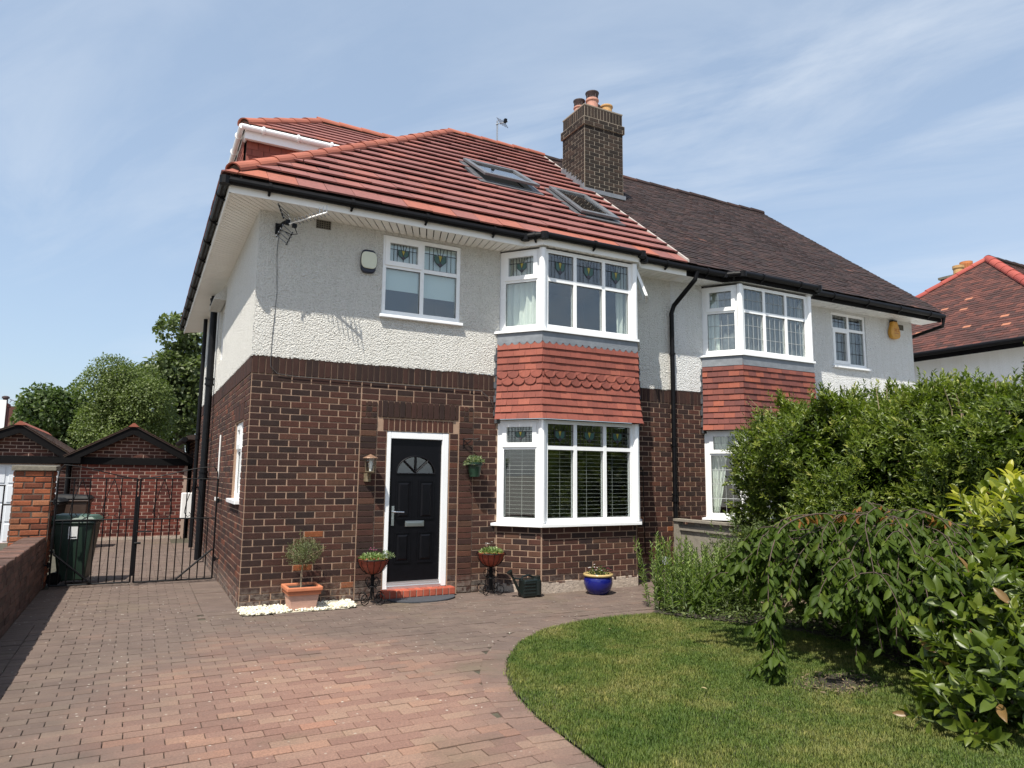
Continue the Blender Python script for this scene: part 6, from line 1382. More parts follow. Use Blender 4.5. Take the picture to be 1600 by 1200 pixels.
# ---- leaf objects helper: the largest in view become objects, the rest one mesh
def leaf_objects(parent, P, D, size, width, tint, mat, limit, rest, up=None, nmesh=4):
    n = len(P); A = np.array([view_area(Vector(p), (Vector(CAMPOS)-Vector(p)).normalized(), s, s*.4) for p, s in zip(P, size)]); order = np.argsort(-A); pick = order[:limit]; oth = order[limit:]
    B = frames(D, upbias=up); tm = []
    for q in range(nmesh):
        Tv, Tf = LEAFB; S = Tv.copy(); S[:,0] *= 1; S[:,2] += .04*np.sin(S[:,1]*3+q)+.05*q/nmesh*S[:,0]; tm.append(npmesh('leaf', S, Tf, np.zeros(len(Tf)), mat, True))
    for i in pick:
        M = Matrix.Identity(4)
        for r in range(3):
            for c_ in range(3): M[r][c_] = B[i][r][c_]*((width[i], size[i], size[i])[c_])
            M[r][3] = P[i][r]
        put('leaf', tm[i % nmesh], parent, float(tint[i]), M)
    if len(oth):
        V, F, Tt = leaves(P[oth], D[oth], size[oth], width[oth], tint[oth], LEAFB, up=None if up is None else up[oth]); foliage(parent, rest, V, F, Tt, mat)
# ---- weeping cherry
CY = thing('weeping_cherry', (4.73,-4.55,0), 'small weeping cherry tree with drooping branches at the edge of the lawn', 'tree')
mb = MB(); mb.tube([(4.75,-4.55,0),(4.72,-4.53,.35),(4.68,-4.5,.75),(4.62,-4.45,1.12)], [.062,.055,.052,.05], 10); mb.build('trunk', BARKC, CY, smooth=True)
brs = MB(); LP, LD, LS = [], [], []
def weep(az, reach, top, drop, seed):
    b = np.array([4.62,-4.45,1.08]); d = np.array([math.cos(az), math.sin(az), 0]); pts = []
    for s in np.linspace(0, 1, 14):
        r = reach*(1-(1-s)**1.8); z = b[2]+(top)*math.sin(min(1,s*2.2)*math.pi/2)-drop*max(0,(s-.25)/.75)**1.5
        pts.append(b+d*r+np.array([RNG.normal(0,.015), RNG.normal(0,.015), z-b[2]]))
    return pts
def leafy(pts, start, dens, r0):
    brs.tube([tuple(p) for p in pts], list(np.linspace(r0, .003, len(pts))), 5)
    for a, b in zip(pts[start:], pts[start+1:]):
        L = np.linalg.norm(b-a); k = RNG.poisson(L*dens)
        for _ in range(k):
            t_ = RNG.random(); q = a+(b-a)*t_; dd = unit(1)[0]*.95; dd[2] = -.55-.6*RNG.random(); LP.append(q); LD.append(dd); LS.append(RNG.uniform(.05,.115))
for i in range(70):
    az = RNG.uniform(0, 2*math.pi) if i > 30 else RNG.uniform(math.radians(95), math.radians(300)); reach = RNG.uniform(.35,1.7); b_ = np.array([4.62,-4.45,RNG.uniform(.8,1.12)]); p = b_.copy(); hd = az; pts = [p.copy()]; n_ = RNG.integers(10,15); rise = RNG.uniform(.05,.30)
    for k in range(1, n_):   # climbs, then turns over and hangs
        s_ = k/n_; hd += RNG.normal(0,.22); stp = reach/n_*(1.5-1.1*s_); p = p+np.array([math.cos(hd)*stp, math.sin(hd)*stp, rise*.30*(1-s_*2.2) - (.16*s_**2 if s_ > .35 else 0)]) + RNG.normal(0,.012,3); pts.append(p.copy())
    pts = [q for q in pts if RNG.uniform(.30,.45) < q[2] < 1.46]
    if len(pts) < 4: continue
    leafy(pts, 0, 66, .0055)
    for j in range(8):
        k = RNG.integers(1, len(pts)-1); a = pts[k]; az2 = hd+RNG.normal(0,1.1); L = RNG.uniform(.15,.5); q = [a+np.array([math.cos(az2)*L*s*.8, math.sin(az2)*L*s*.8, .12*L*s-.85*L*s*s]) for s in np.linspace(0,1,5)]; q = [p2 for p2 in q if p2[2] > .26]
        if len(q) > 2: leafy(q, 0, 80, .0035)
# the long streamer that hangs over the lawn
pts = [np.array(p) for p in ((4.55,-4.45,1.08),(4.0,-4.42,1.20),(3.5,-4.45,1.12),(3.22,-4.55,.92),(3.1,-4.62,.65),(3.06,-4.66,.35),(3.08,-4.68,.04))]; 
def smooth(P, k=5):
    P = [P[0]]+list(P)+[P[-1]]; o_ = []
    for i in range(1, len(P)-2):
        for t_ in np.linspace(0, 1, k, endpoint=False): a, b, c_, d = P[i-1], P[i], P[i+1], P[i+2]; o_.append(.5*((2*b)+(c_-a)*t_+(2*a-5*b+4*c_-d)*t_**2+(3*b-a-3*c_+d)*t_**3))
    return o_+[P[-2]]
pts0 = pts; leafy(smooth(pts), 3, 85, .007)
for j in range(16):
    a = pts[3]+(pts[6]-pts[3])*RNG.random(); q = [a, a+np.array([RNG.normal(0,.05),RNG.normal(0,.05),-.06]), a+np.array([RNG.normal(0,.08),RNG.normal(0,.08),-.2])]; q = [p for p in q if p[2] > .07]
    if len(q) > 1: leafy(q, 0, 110, .004)
pts = [np.array(p) for p in ((4.5,-4.5,1.1),(4.1,-4.75,1.1),(3.75,-4.9,.8),(3.62,-4.95,.45),(3.6,-4.95,.18))]; leafy(smooth(pts), 1, 60, .006)
brs.build('branches', BARKC, CY, smooth=True)
LP, LD, LS = np.array(LP), np.array(LD), np.array(LS); ct_ = np.clip(RNG.beta(2,2.6,len(LP))*.85, 0, 1); ct_[(LP[:,2] > 1.15) & (RNG.random(len(LP)) < .16)] = 1.0
leaf_objects(CY, LP, LD, LS, LS*.40, ct_, LCHER, 300, 'leaves', up=RNG.normal(0,.5,LP.shape)+np.array([-.4,-.6,.5]))
# ---- big laurel in the right foreground
LA = thing('laurel_bush', (4.6,-5.75,0), 'large-leaved laurel bush in the right foreground, yellow-green young leaves on top', 'shrub')
C = np.array([(4.35,-5.65,.45),(4.6,-5.4,.72),(4.9,-5.5,.98),(5.35,-5.2,1.06),(3.75,-5.75,.28),(3.55,-6.0,.20),(4.1,-6.0,.32),(3.95,-5.55,.58),(5.2,-5.7,.85),(4.5,-6.0,.5),(5.0,-5.15,1.02),(3.35,-5.85,.12)]); R = np.array([.34,.34,.32,.34,.30,.26,.34,.26,.4,.4,.26,.2])
P, D = crown_points(520, C, R); LP, LD, LS, LT, LU = [], [], [], [], []; st = MB()
for p, d in zip(P, D):
    if p[2] < .05: continue
    ax = d+np.array([-.15,-.15,.55]); ax /= np.linalg.norm(ax); L = RNG.uniform(.10,.2); st.tube([tuple(p-ax*.14), tuple(p), tuple(p+ax*L)], [.006,.005,.003], 5); yb = .15+.30*RNG.random()+max(0,(p[2]-.85))*.9*(RNG.random() < .75)
    nl_ = RNG.integers(6, 10)
    for j in range(nl_):
        s = j/nl_; az = j*2.4+RNG.normal(0,.3); per = np.cross(ax, [0.3,.2,1]); per /= np.linalg.norm(per); per2 = np.cross(ax, per); o_ = per*math.cos(az)+per2*math.sin(az); dd = o_*(1.05-.5*s)+ax*(.35+.7*s)
        LP.append(p+ax*L*s); LD.append(dd); LS.append(RNG.uniform(.095,.175)*(1-.2*s)); LT.append(min(.93, yb+.22*s*RNG.random()) if RNG.random() > .035 else 1.0); LU.append(ax+RNG.normal(0,.15,3))
st.build('stems', STEMG, LA)
LP, LD, LS, LT, LU = map(np.array, (LP, LD, LS, LT, LU))
leaf_objects(LA, LP, LD, LS, LS*.40, LT, LLAUR, 300, 'leaves', up=LU)
P, D = crown_points(2600, C, R*.8); V, F, Tt = leaves(P, D+RNG.normal(0,.9,P.shape), .11, .045, RNG.random(len(P))*.2, LEAFB); foliage(LA, 'inner_leaves', V, F, Tt, LLAUR)
mb = MB()
for q in C: mb.tube([(4.6+RNG.normal(0,.1),-5.7+RNG.normal(0,.1),0), tuple((np.array([4.6,-5.7,0])+q)/2), tuple(q)], [.022,.017,.009], 6)
mb.build('branches', BARK, LA)
# ---- pale grey-leaved shrub in the bottom right corner
C = np.array([(3.98,-6.05,.20),(4.2,-5.95,.34),(4.05,-5.9,.50),(3.9,-6.15,.10)]); R = np.array([.16,.18,.15,.14])
GS = thing('grey_leaved_shrub', (4.05,-6.0,0), 'pale grey-green leaved plant in the bottom right corner in front of the laurel', 'plant')
P, D = crown_points(70, C, R); (V, F, Tt), (Pp, Dd, Ll) = shoots(P, D, 10, .11, .058, .42, 1.0, .7); foliage(GS, 'leaves', V, F, Tt, LGREY)
mb = MB()
for p, d, l in zip(Pp, Dd, Ll): mb.tube([(4.05,-6.0,0), tuple(p), tuple(p+d*l)], [.005,.004,.002], 4)
mb.build('stems', STEMG, GS)
# ---- tall herb clump at the end of the paving
HB = thing('tall_herb_clump', (4.6,-2.15,0), 'tall narrow-leaved green stalks at the end of the paving in front of the fence', 'plant')
st = MB(); parts = []
for i in range(300):
    x, y = RNG.uniform(4.15,5.6), RNG.uniform(-2.55,-1.75)
    if y > -1.65-.0*(x) or x < 4.15+.25*(abs(y+2.1)): continue
    h = RNG.uniform(.35,.85)*(1-.12*(x-4.15)); lx, ly = RNG.normal(-.03,.08), RNG.normal(-.03,.07); a, b = np.array([x,y,0]), np.array([x+lx,y+ly,h]); st.tube([tuple(a), tuple((a+b)/2+np.array([lx*-.2,0,0])), tuple(b)], [.004,.0035,.002], 4)
    m_ = int(h/.016); s = np.linspace(.12,1,m_); D = unit(m_); D[:,2] = .35+.9*s; parts.append(leaves(a+s[:,None]*(b-a), D, RNG.uniform(.06,.10,m_)*(1-.35*s), .011, np.clip(RNG.uniform(.2,.7,m_)+.2*s,0,1)))
V, F, Tt = join(*parts); foliage(HB, 'leaves', V, F, Tt, LHERB); st.build('stems', STEMG, HB)
# low border planting in the shade behind the cherry
C = np.array([(4.95,-2.75,.40),(5.3,-2.6,.55),(5.6,-3.2,.6),(5.05,-3.25,.35),(5.5,-4.0,.55),(5.4,-2.2,.6),(4.75,-2.85,.24),(5.1,-3.8,.35),(5.3,-4.6,.4),(5.5,-3.6,.8)]); R = np.array([.36,.42,.42,.36,.45,.36,.22,.34,.4,.4])
shrub('border_shrub', 'leafy low border plants in the shade between cherry and hedge', 'shrub', C, R, 1000, 8, .16, .055, .34, LPRIV, .75, .5, 14, (5.3,-2.9,0))

# low leafy ground cover that hides the edge of the bed
BEDP = [(4.0,-2.2),(4.4,-1.98),(5.6,-1.8),(5.9,-2.4),(5.9,-5.2),(4.35,-5.0),(4.74,-4.15),(4.7,-3.55),(4.5,-3.02),(4.12,-2.58)]
n = 9000; x, y = RNG.uniform(3.95,5.95,n), RNG.uniform(-5.2,-1.75,n); k = inpoly_np(x+RNG.normal(0,.05,n), y+RNG.normal(0,.05,n), BEDP); x, y = x[k], y[k]; n = len(x)
P = np.stack([x, y, .015+.11*RNG.random(n)**1.5], 1); D = RNG.normal(0,1,(n,3)); D[:,2] = np.abs(D[:,2])*.6; sz = RNG.uniform(.025,.065,n); V, F, Tt = leaves(P, D, sz, sz*.45, RNG.random(n)*.75); put('ground_cover', npmesh('ground_cover', V, F, Tt, LPRIV), None, None, None, 'stuff')

n = 260; a = RNG.uniform(0,6.28,n); r = RNG.random(n)**.5; P = np.stack([3.6+.42*r*np.cos(a), -4.83+.28*r*np.sin(a), np.full(n,.016)],1); D = RNG.normal(0,1,(n,3)); D[:,2] = .08; sz = RNG.uniform(.015,.05,n); V, F, Tt = leaves(P, D, sz, sz*.35, RNG.random(n)); put('leaf_litter', npmesh('leaf_litter', V, F, Tt, plain('litter', (.16,.12,.07), .9, nscale=30, namt=.4)), None, None, None, 'stuff')
# ================================================================ things by the door
def scat(parent, name, c, r, n, size, width, mat, up=.6, flat=.6, tmax=1.0):
    d = unit(n); d[:,2] = np.abs(d[:,2])*flat; P = np.array(c)+d*(r*RNG.random(n)**.5)[:,None]; D = d+np.array([0,0,up])+RNG.normal(0,.5,(n,3)); s = size*RNG.uniform(.6,1.3,n); V, F, T = leaves(P, D, s, s*width, RNG.random(n)*tmax); return foliage(parent, name, V, F, T, mat)
def flowers(parent, c, r, n, mat, size=.012, flat=.5):
    mb = MB()
    for _ in range(n):
        d = unit(1)[0]; d[2] = abs(d[2])*flat+.15; p = Vector(np.array(c)+d*r*(.7+.4*RNG.random())); a0 = RNG.random()*6
        for k in range(5): a = a0+k*1.257; mb.quad(p, p+Vector((math.cos(a-.5)*size,math.sin(a-.5)*size-.002,.004)), p+Vector((math.cos(a)*size*1.5,math.sin(a)*size*1.5,.002)), p+Vector((math.cos(a+.5)*size,math.sin(a+.5)*size,.004)))
    mb.build('flowers', mat, parent, kind='stuff')
# olive in a square pot
ox, oy = .63, -.24
O = thing('potted_olive_tree', (ox,oy,0), 'little olive tree on a bare stem in a square terracotta pot on white gravel', 'potted tree')
b, t_, h = .135, .165, .255; m3 = MB(); m3.hexa([(ox-b,oy-b,.005),(ox+b,oy-b,.005),(ox+b,oy+b,.005),(ox-b,oy+b,.005),(ox-t_,oy-t_,h-.05),(ox+t_,oy-t_,h-.05),(ox+t_,oy+t_,h-.05),(ox-t_,oy+t_,h-.05)]); m3.build('pot', TERRAP, O, bevel=.008)
m3 = MB(); q = t_+.028; w_ = .035
for (x0,x1,y0,y1) in ((-q,q,-q,-q+w_),(-q,q,q-w_,q),(-q,-q+w_,-q+w_,q-w_),(q-w_,q,-q+w_,q-w_)): m3.box(ox+x0,ox+x1,oy+y0,oy+y1,h-.045,h)
m3.build('rim', TERRA, O, bevel=.010); m3 = MB(); m3.box(ox-t_-.012,ox+t_+.012,oy-t_-.012,oy+t_+.012,h-.085,h-.045); m3.build('collar', TERRA, O, bevel=.006)
m3 = MB(); m3.box(ox-q+w_,ox+q-w_,oy-q+w_,oy+q-w_,h-.06,h-.025); m3.build('soil', SOIL, O)
m3 = MB(); m3.tube([(ox-.01,oy,h-.03),(ox-.012,oy+.005,.38),(ox+.0,oy,.48),(ox+.005,oy,.56)], [.011,.009,.008,.006], 8)
for i in range(14): d = unit(1)[0]; d[2] = abs(d[2])*.5+.3; m3.tube([(ox,oy,.48+.01*i*.4), tuple(Vector((ox,oy,.55))+Vector(d)*.16)], [.004,.002], 4)
m3.build('stem', STEMW, O)
P = np.array([ox,oy,.60])+unit(560)*(RNG.random(560)**.45)[:,None]*np.array([.185,.17,.145]); (V, F, T), _ = shoots(P, P-np.array([ox,oy,.55]), 6, .06, .026, .26, 1.0, .25); foliage(O, 'crown', V, F, T, LOLIV)
for (a, e) in (((ox-.03,oy,.70),(ox-.05,oy-.01,.86)), ((ox+.02,oy,.68),(ox-.01,oy,.80)), ((ox+.10,oy,.56),(ox+.22,oy-.02,.66))):
    a, e = np.array(a), np.array(e); s = np.linspace(0,1,12); D = unit(12); D[:,2] = .5; V, F, T = leaves(a+s[:,None]*(e-a), D, .028, .008, RNG.random(12)); foliage(O, 'twig_leaves', V, F, T, LOLIV); m3 = MB(); m3.tube([tuple(a), tuple(e)], .002, 4); m3.build('twig', STEMW, O)
# scrolled plant stands
def stand(x, y, label, mat, flowersm):
    S = thing('plant_stand', (x,y,0), label, 'plant stand', 'scrolled wire plant stands')
    zb_ = .36; bowl = MB(); pr = [(.03,0),(.07,.01),(.115,.045),(.155,.10),(.172,.155),(.180,.158),(.178,.150),(.165,.145),(.01,.142)]
    bowl.lathe((x,y,zb_-.01), pr, 28); bowl.build('bowl', TERRAD, S, smooth=True)
    m4 = MB()
    for k in range(14):
        a = k*2*math.pi/14; m4.tube([(x+r*1.04*math.cos(a), y+r*1.04*math.sin(a), zb_-.012+z) for r, z in ((.03,-.004),(.075,.008),(.12,.045),(.16,.10),(.178,.165))], .0032, 5)
    m4.tube([(x+.182*math.cos(a), y+.182*math.sin(a), zb_+.155) for a in np.linspace(0, 2*math.pi, 30)], .005, 6); m4.build('basket', BLACKI, S)
    m4 = MB(); m4.lathe((x,y,zb_+.13), [(.16,0),(.001,.012)], 20); m4.build('soil', SOIL, S)
    for k in range(4):
        m4 = MB()
        a = k*math.pi/2+.6; d = Vector((math.cos(a), math.sin(a), 0)); c_ = Vector((x,y,0))
        sp1 = [c_+d*.02+Vector((0,0,.35)), c_+d*.018+Vector((0,0,.2)), c_+d*.03+Vector((0,0,.08))]
        cen = Vector((x,y,.085))+d*.125
        for th in np.linspace(math.pi, math.pi+2.9*math.pi, 34): rr_ = .085*(1-(th-math.pi)/(2.9*math.pi)*.75); sp1.append(cen+d*(rr_*math.cos(th))+Vector((0,0,rr_*math.sin(th)*.95)))
        m4.tube(sp1, .0052, 6)
        cen2 = Vector((x,y,.255))+d*.068; sp2 = []
        for th in np.linspace(-math.pi*.5, 1.9*math.pi, 26): rr_ = .056*(1-(th+math.pi*.5)/(2.4*math.pi)*.6); sp2.append(cen2-d*(rr_*math.cos(th))+Vector((0,0,rr_*math.sin(th)*1.25)))
        m4.tube(sp2, .0046, 6); m4.build('scroll_leg', BLACKI, S)
    m4 = MB(); m4.tube([(x,y,.06),(x,y,.35)], .009, 8); m4.tube([(x+.055*math.cos(a),y+.055*math.sin(a),.21) for a in np.linspace(0,2*math.pi,20)], .005, 6); m4.build('stem', BLACKI, S)
    scat(S, 'leaves', (x,y,zb_+.15), .155, 420, .034, .55, mat, .8, .45); return S
s1 = stand(1.40, -.36, 'scrolled wire stand with bowl of trailing plants, left of the black door', LPOT, None)
flowers(s1, (1.38,-.36,.60), .07, 10, PETALP, .007); scat(s1, 'trailing_leaves', (1.55,-.40,.53), .085, 120, .03, .6, LVAR, .2, .8)
s2 = stand(2.95, -.30, 'scrolled wire stand with bowl of green plants, next to the watering can', LPOT, None); flowers(s2, (2.92,-.30,.60), .08, 8, PETALW, .007)
# doormat
m3 = MB(); n = 28; pts = [(2.07+.43*math.cos(math.pi+math.pi*i/n), -.165+.33*math.sin(math.pi+math.pi*i/n), .004) for i in range(n+1)]; m3.prism(pts, (0,0,.014)); M_ = m3.build('doormat', RUBBER); setp(M_, 'dark grey half-round doormat in front of the red tiled step', 'doormat')
# watering can
wx, wy = 3.33, -.62
Wc = thing('watering_can', (wx,wy,0), 'black plastic watering can between the plant stand and the bay wall', 'watering can', None)
m3 = MB(); m3.hexa([(wx-.125,wy-.085,.004),(wx+.13,wy-.085,.004),(wx+.13,wy+.085,.004),(wx-.125,wy+.085,.004),(wx-.115,wy-.08,.215),(wx+.125,wy-.08,.225),(wx+.125,wy+.08,.225),(wx-.115,wy+.08,.215)]); m3.build('body', CANP, Wc, bevel=.018)
for z in (.045, .085, .125, .165): m3 = MB(); m3.box(wx-.124,wx+.045,wy-.0885,wy-.080,z,z+.016); m3.build('rib', CANP, Wc, bevel=.004)
m3 = MB(); m3.tube([(wx+.085,wy-.075,.03),(wx+.085,wy-.078,.2)], .038, 14); m3.tube([(wx+.085,wy-.03,.20),(wx+.085,wy-.03,.25)], .05, 16); m3.build('filler', CANP, Wc)
m3 = MB(); m3.tube([(wx+.06,wy,.235),(wx-.02,wy,.262),(wx-.10,wy,.25),(wx-.118,wy,.2)], .013, 8); m3.build('handle', CANP, Wc)
m3 = MB(); m3.tube([(wx-.11,wy,.03),(wx-.16,wy,.10),(wx-.23,wy,.235),(wx-.265,wy,.29)], [.022,.018,.015,.014], 10); m3.tube([(wx-.115,wy,.222),(wx-.215,wy,.232)], .009, 8); m3.build('spout', CANP, Wc)
m3 = MB(); m3.tube([(wx-.255,wy,.277),(wx-.285,wy,.318)], [.016,.040], 14); m3.build('rose', CANP, Wc)
# blue glazed pot
bx, by_ = 4.24, -.80
Bp = thing('glazed_pot', (bx,by_,0), 'cobalt blue glazed pot with cream rim and maroon pansies against the bay', 'plant pot')
m3 = MB(); m3.lathe((bx,by_,0), [(.001,.004),(.115,.004),(.128,.012),(.165,.07),(.185,.135),(.183,.185),(.172,.222),(.150,.225),(.150,.18)], 36); m3.build('pot', GLAZE, Bp, smooth=True)
m3 = MB(); m3.lathe((bx,by_,0), [(.172,.222),(.190,.228),(.193,.245),(.186,.256),(.160,.256),(.155,.215)], 36); m3.build('rim', GLAZEY, Bp, smooth=True)
m3 = MB(); m3.lathe((bx,by_,.215), [(.157,0),(.001,.012)], 20); m3.build('soil', SOIL, Bp)
scat(Bp, 'leaves', (bx,by_,.23), .15, 230, .036, .5, LTREE, .7, .7); flowers(Bp, (bx+.03,by_-.02,.26), .14, 26, PETALD, .015, .5); flowers(Bp, (bx-.02,by_,.28), .13, 8, PETALW, .010, .5)
# hanging pot on the wall
Hp = thing('wall_pot', (2.78,-.12,1.5), 'dark green pot of small-leaved plant hung on the wall right of the door', 'plant pot')
m3 = MB(); m3.lathe((2.78,-.125,1.47), [(.001,.0),(.065,.0),(.085,.13),(.102,.15),(.102,.185),(.09,.185),(.085,.15)], 24); m3.build('pot', GREENP, Hp)
m3 = MB(); m3.tube([(2.78,-.005,1.63),(2.78,-.03,1.63)], .02, 8); m3.tube([(2.78+.106*math.cos(a),-.125+.106*math.sin(a),1.625) for a in np.linspace(0,2*math.pi,22)], .006, 6); m3.build('holder', BLACKI, Hp)
scat(Hp, 'leaves', (2.78,-.125,1.65), .125, 420, .026, .62, LVAR, .5, .75)
scat(Hp, 'trailing_leaves', (2.70,-.14,1.62), .09, 90, .024, .62, LVAR, -.1, .4)
Wb = thing('wall_bracket', (2.70,-.02,1.93), 'small empty black scroll bracket on the brick above the hanging pot', 'bracket')
m3 = MB(); m3.box(2.66,2.675,-.02,-.004,1.84,1.97); m3.build('plate', BLACKI, Wb); m3 = MB(); m3.tube([(2.667,-.02,1.95),(2.72,-.06,1.96),(2.80,-.10,1.955),(2.84,-.12,1.97),(2.84,-.12,1.93)], .007, 6); m3.tube([(2.667,-.02,1.87),(2.70,-.06,1.90),(2.75,-.08,1.94)], .006, 6); m3.build('arm', BLACKI, Wb)
# wall lantern
Ln = thing('wall_lantern', (1.39,-.02,1.6), 'old copper-topped wall lantern on the brick pier left of the door', 'lantern')
lx, ly = 1.395, -.125
m3 = MB(); m3.tube([(lx,-.02,1.40),(lx,-.02,1.50)], .045, 8); m3.build('backplate', BRONZE, Ln)
m3 = MB(); m3.tube([(lx,-.03,1.44),(lx,-.09,1.45),(lx,-.125,1.50)], .012, 8); m3.lathe((lx,ly,1.50), [(.001,0),(.05,.0),(.062,.015),(.062,.025),(.001,.025)], 6); m3.build('bracket', BRONZE, Ln)
m3 = MB(); m3.lathe((lx,ly,1.525), [(.054,0),(.064,.155)], 6); m3.build('glass', GLASS, Ln)
m3 = MB()
for k in range(6): a = k*math.pi/3; m3.tube([(lx+.056*math.cos(a),ly+.056*math.sin(a),1.522),(lx+.067*math.cos(a),ly+.067*math.sin(a),1.685)], .004, 5)
m3.build('frame', BRONZE, Ln); m3 = MB(); m3.lathe((lx,ly,1.68), [(.092,0),(.088,.008),(.04,.03),(.012,.045),(.001,.05)], 16); m3.build('cap', COPPERT, Ln)
m3 = MB(); m3.tube([(lx,ly,1.525),(lx,ly,1.56)], .016, 8); m3.tube([(lx,ly,1.56),(lx,ly,1.62),(lx,ly,1.655)], [.02,.026,.01], 10); m3.build('bulb', WHITEP, Ln)
# alarm boxes
A1 = thing('alarm_box', (1.30,-.05,4.14), 'cream and navy rounded alarm box on the white wall left of the upper window', 'alarm box')
m3 = MB(); pts = [(1.30+.098*math.copysign(abs(math.cos(a))**.45, math.cos(a)), -.017, 4.14+.15*math.copysign(abs(math.sin(a))**.62, math.sin(a))) for a in np.linspace(0,2*math.pi,40)[:-1]]; m3.prism(pts, (0,-.05,0)); m3.build('backing', NAVYP, A1, bevel=.012)
m3 = MB(); pts = [(1.30+.10*math.copysign(abs(math.cos(a))**.5, math.cos(a)), -.067, 4.15+.108*math.copysign(abs(math.sin(a))**.75, math.sin(a))) for a in np.linspace(0,2*math.pi,40)[:-1]]; m3.prism(pts, (0,-.02,0)); m3.build('cover', CREAMP, A1, bevel=.008)
yx = 11.78
A2 = thing('alarm_box', (yx,-.05,4.5), 'small yellow pear-shaped alarm box under the eaves of the right-hand house', 'alarm box')
m3 = MB(); prof = [(-.085,4.55),(.085,4.55),(.10,4.50),(.17,4.36),(.175,4.28),(.14,4.225),(.05,4.205),(-.05,4.205),(-.14,4.225),(-.175,4.28),(-.17,4.36),(-.10,4.50)]; m3.prism([(yx+a*.85,-.02,z+.0) for a, z in prof][::-1], (0,-.08,0)); m3.build('cover', YELP, A2, bevel=.02)
m3 = MB(); m3.box(yx-.07,yx+.07,-.09,-.018,4.53,4.575); m3.build('cap', BLACKP, A2)
m3 = MB()
for i, dx_ in enumerate((-.055, 0, .055)):   # three small printed figures and a line of print, as far as they can be read
    m3.box(yx+.02+dx_-.016,yx+.02+dx_+.016,-.1035,-.1005,4.395,4.403); m3.box(yx+.02+dx_-.016,yx+.02+dx_+.016,-.1035,-.1005,4.352,4.360); m3.box(yx+.02+dx_+(.010 if i != 1 else -.016),yx+.02+dx_+(.016 if i != 1 else -.010),-.1035,-.1005,4.360,4.395)
m3.box(yx-.04,yx+.08,-.1035,-.1005,4.31,4.318); m3.build('print', REDP, A2)
# air bricks
for (fx, pz, nm, own, lab) in ((.73,4.585,'vent',None,'grey air brick with square holes beside the wall aerial under the eaves'), (12.05,4.50,'vent',None,'weathered air brick beside the yellow alarm box')):
    Vt = thing('air_vent', (fx,-.02,pz-.08), lab, 'vent'); m3 = MB(); z0 = 4.475 if fx < 5 else 4.42; nx_, nz_ = 6, 4; w2_, h2_ = .17, .10
    for i in range(nx_+1): x = fx-w2_/2+w2_*i/nx_; m3.box(x-.0035,x+.0035,-.024,-.0165,z0,z0+h2_)
    for j in range(nz_+1): z = z0+h2_*j/nz_; m3.box(fx-w2_/2-.006,fx+w2_/2+.006,-.0235,-.0168,z-.0035,z+.0035)
    m3.build('grille', STONE, Vt); m3 = MB(); m3.box(fx-w2_/2,fx+w2_/2,-.0205,-.0162,z0,z0+h2_); m3.build('backing', UNDER, Vt)
# aerial on the wall
An = thing('wall_aerial', (.22,-.1,4.4), 'silver aerial with long boom and wire reflector on the white wall under the eaves', 'aerial')
m3 = MB(); m3.box(.165,.215,-.04,-.016,4.31,4.44); m3.tube([(.20,-.04,4.40),(.23,-.20,4.40),(.26,-.26,4.41)], .018, 8); m3.box(.24,.29,-.285,-.22,4.37,4.42); m3.build('bracket', IRON, An)
m3 = MB(); b0_, b1_ = Vector((.28,-.28,4.37)), Vector((.66,-.52,4.50)); m3.tube([b0_, b1_], .011, 8); m3.build('boom', ALU, An)
d = (b1_-b0_).normalized(); sd = Vector((d.y,-d.x,0)).normalized(); upx = d.cross(sd)*-1
for i in range(9):
    q = b0_+(b1_-b0_)*(.22+.095*i); m3 = MB(); m3.tube([q-sd*.085, q+sd*.085], .005, 5)
    if i > 5: m3.tube([q, q+Vector((0,0,.09))], .005, 5)
    m3.build('element', GALV, An)
R0 = Vector((.28,-.22,4.37))
for sg in (1, -1):
    for k in range(4):
        q = R0+Vector((-.02*k,0,sg*(.05+.045*k))); m3 = MB(); m3.tube([q-sd*.16, q+sd*.16], .0055, 5); m3.build('reflector_rod', GALV, An)
    for e in (-1, 1): m3 = MB(); m3.tube([R0+sd*.14*e+Vector((0,0,sg*.03)), R0+sd*.14*e+Vector((-.07,0,sg*.20))], .008, 6); m3.build('reflector_arm', BLACKP if e*sg > 0 or sg < 0 else ALU, An)
m3 = MB(); m3.box(.31,.36,-.33,-.28,4.33,4.37); m3.tube([(.34,-.30,4.33),(.37,-.32,4.25),(.30,-.3,4.24),(.24,-.2,4.30),(.215,-.03,4.36)], .0055, 6); m3.build('junction_box', BLACKP, An)
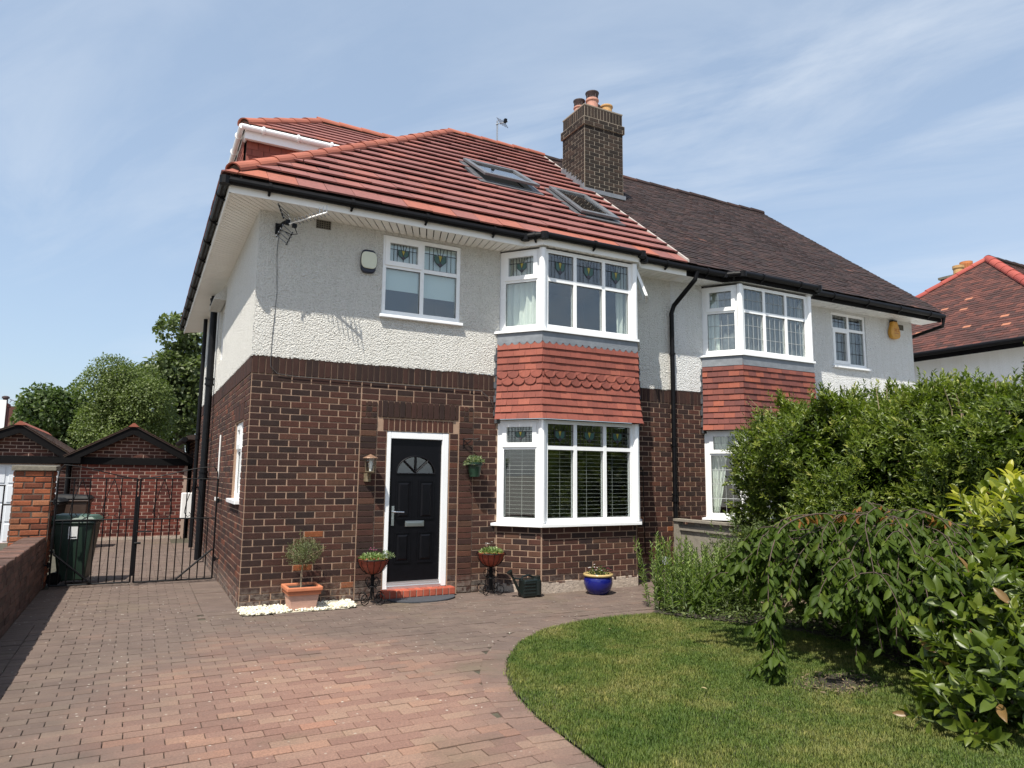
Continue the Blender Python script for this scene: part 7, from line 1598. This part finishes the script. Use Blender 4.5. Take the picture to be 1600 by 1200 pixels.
# aerial beyond the ridge
Ra = thing('roof_aerial', (5.75,5.4,8.0), 'small aerial on a thin grey pole rising behind the red roof ridge', 'aerial'); q = at(777,190,5.4); q0 = at(779,240,5.4)
m3 = MB(); m3.tube([(q.x,5.4,7.2),(q.x,5.4,q.z+.02)], .020, 8); m3.build('pole', GALV, Ra)
m3 = MB(); m3.tube([(q.x-.04,5.4,q.z-.08),(q.x+.20,5.25,q.z-.02)], .010, 6); m3.build('boom', GALV, Ra)
for k in range(5): m3 = MB(); x = q.x+.0+.045*k; m3.tube([(x-.05,5.33,q.z+.06-.01*k),(x+.05,5.30,q.z-.11-.01*k)], .007, 5); m3.build('element', COWL, Ra)
m3 = MB(); m3.box(q.x+.11,q.x+.17,5.22,5.3,q.z-.05,q.z+.03); m3.build('balun', BLACKP, Ra)
# socket, tap box by the bay
Sk = thing('outdoor_socket', (6.0,-.04,.25), 'pale grey outdoor socket box low on the brick beside the bay', 'socket'); m3 = MB(); m3.box(5.955,6.045,-.055,-.004,.19,.31); m3.build('cover', plain('grey_socket', (.42,.46,.47), .4), Sk, bevel=.008); m3 = MB(); m3.box(5.965,6.035,-.062,-.055,.21,.30); m3.build('flap', MATS['grey_socket'], Sk, bevel=.004)
Lt = thing('spike_light', (5.9,-.04,.4), 'small black fitting on the brick above the outdoor socket', 'light'); m3 = MB(); m3.box(5.86,5.935,-.045,-.004,.40,.50); m3.tube([(5.9,-.03,.40),(5.9,-.03,.29)], .012, 6); m3.build('case', BLACKP, Lt, bevel=.006); m3 = MB(); m3.tube([(5.88,-.02,.28),(5.80,-.02,.31),(5.70,-.02,.33),(5.62,-.03,.38),(5.60,-.04,.9),(5.58,-.05,1.6)], .006, 6); m3.build('flex', BLACKP, Lt)
# fallen leaves on the lawn and droppings of petals
for i, (x, y, lab) in enumerate(((3.0,-2.75,'dry pale fallen leaf on the grass near the back edge of the lawn'),(2.5,-4.6,'dry curled fallen leaf on the open grass in the middle of the lawn'))):
    o_ = put('fallen_leaf', npmesh('fallen_leaf', *leaves(np.array([(x,y,.045)]), np.array([(math.cos(i*2.1),math.sin(i*2.1),.1)]), .045, .02, np.array([.99]), LEAFB), plain('dry_leaf', (.30,.24,.12), .8, nscale=40))); setp(o_, lab, 'leaf')

for o in COL.objects:   # thin stems nobody could count
    if o.parent is not None and o.name.split('.')[0] in ('stems', 'shoots', 'top_shoots', 'branches'): o['kind'] = 'stuff'
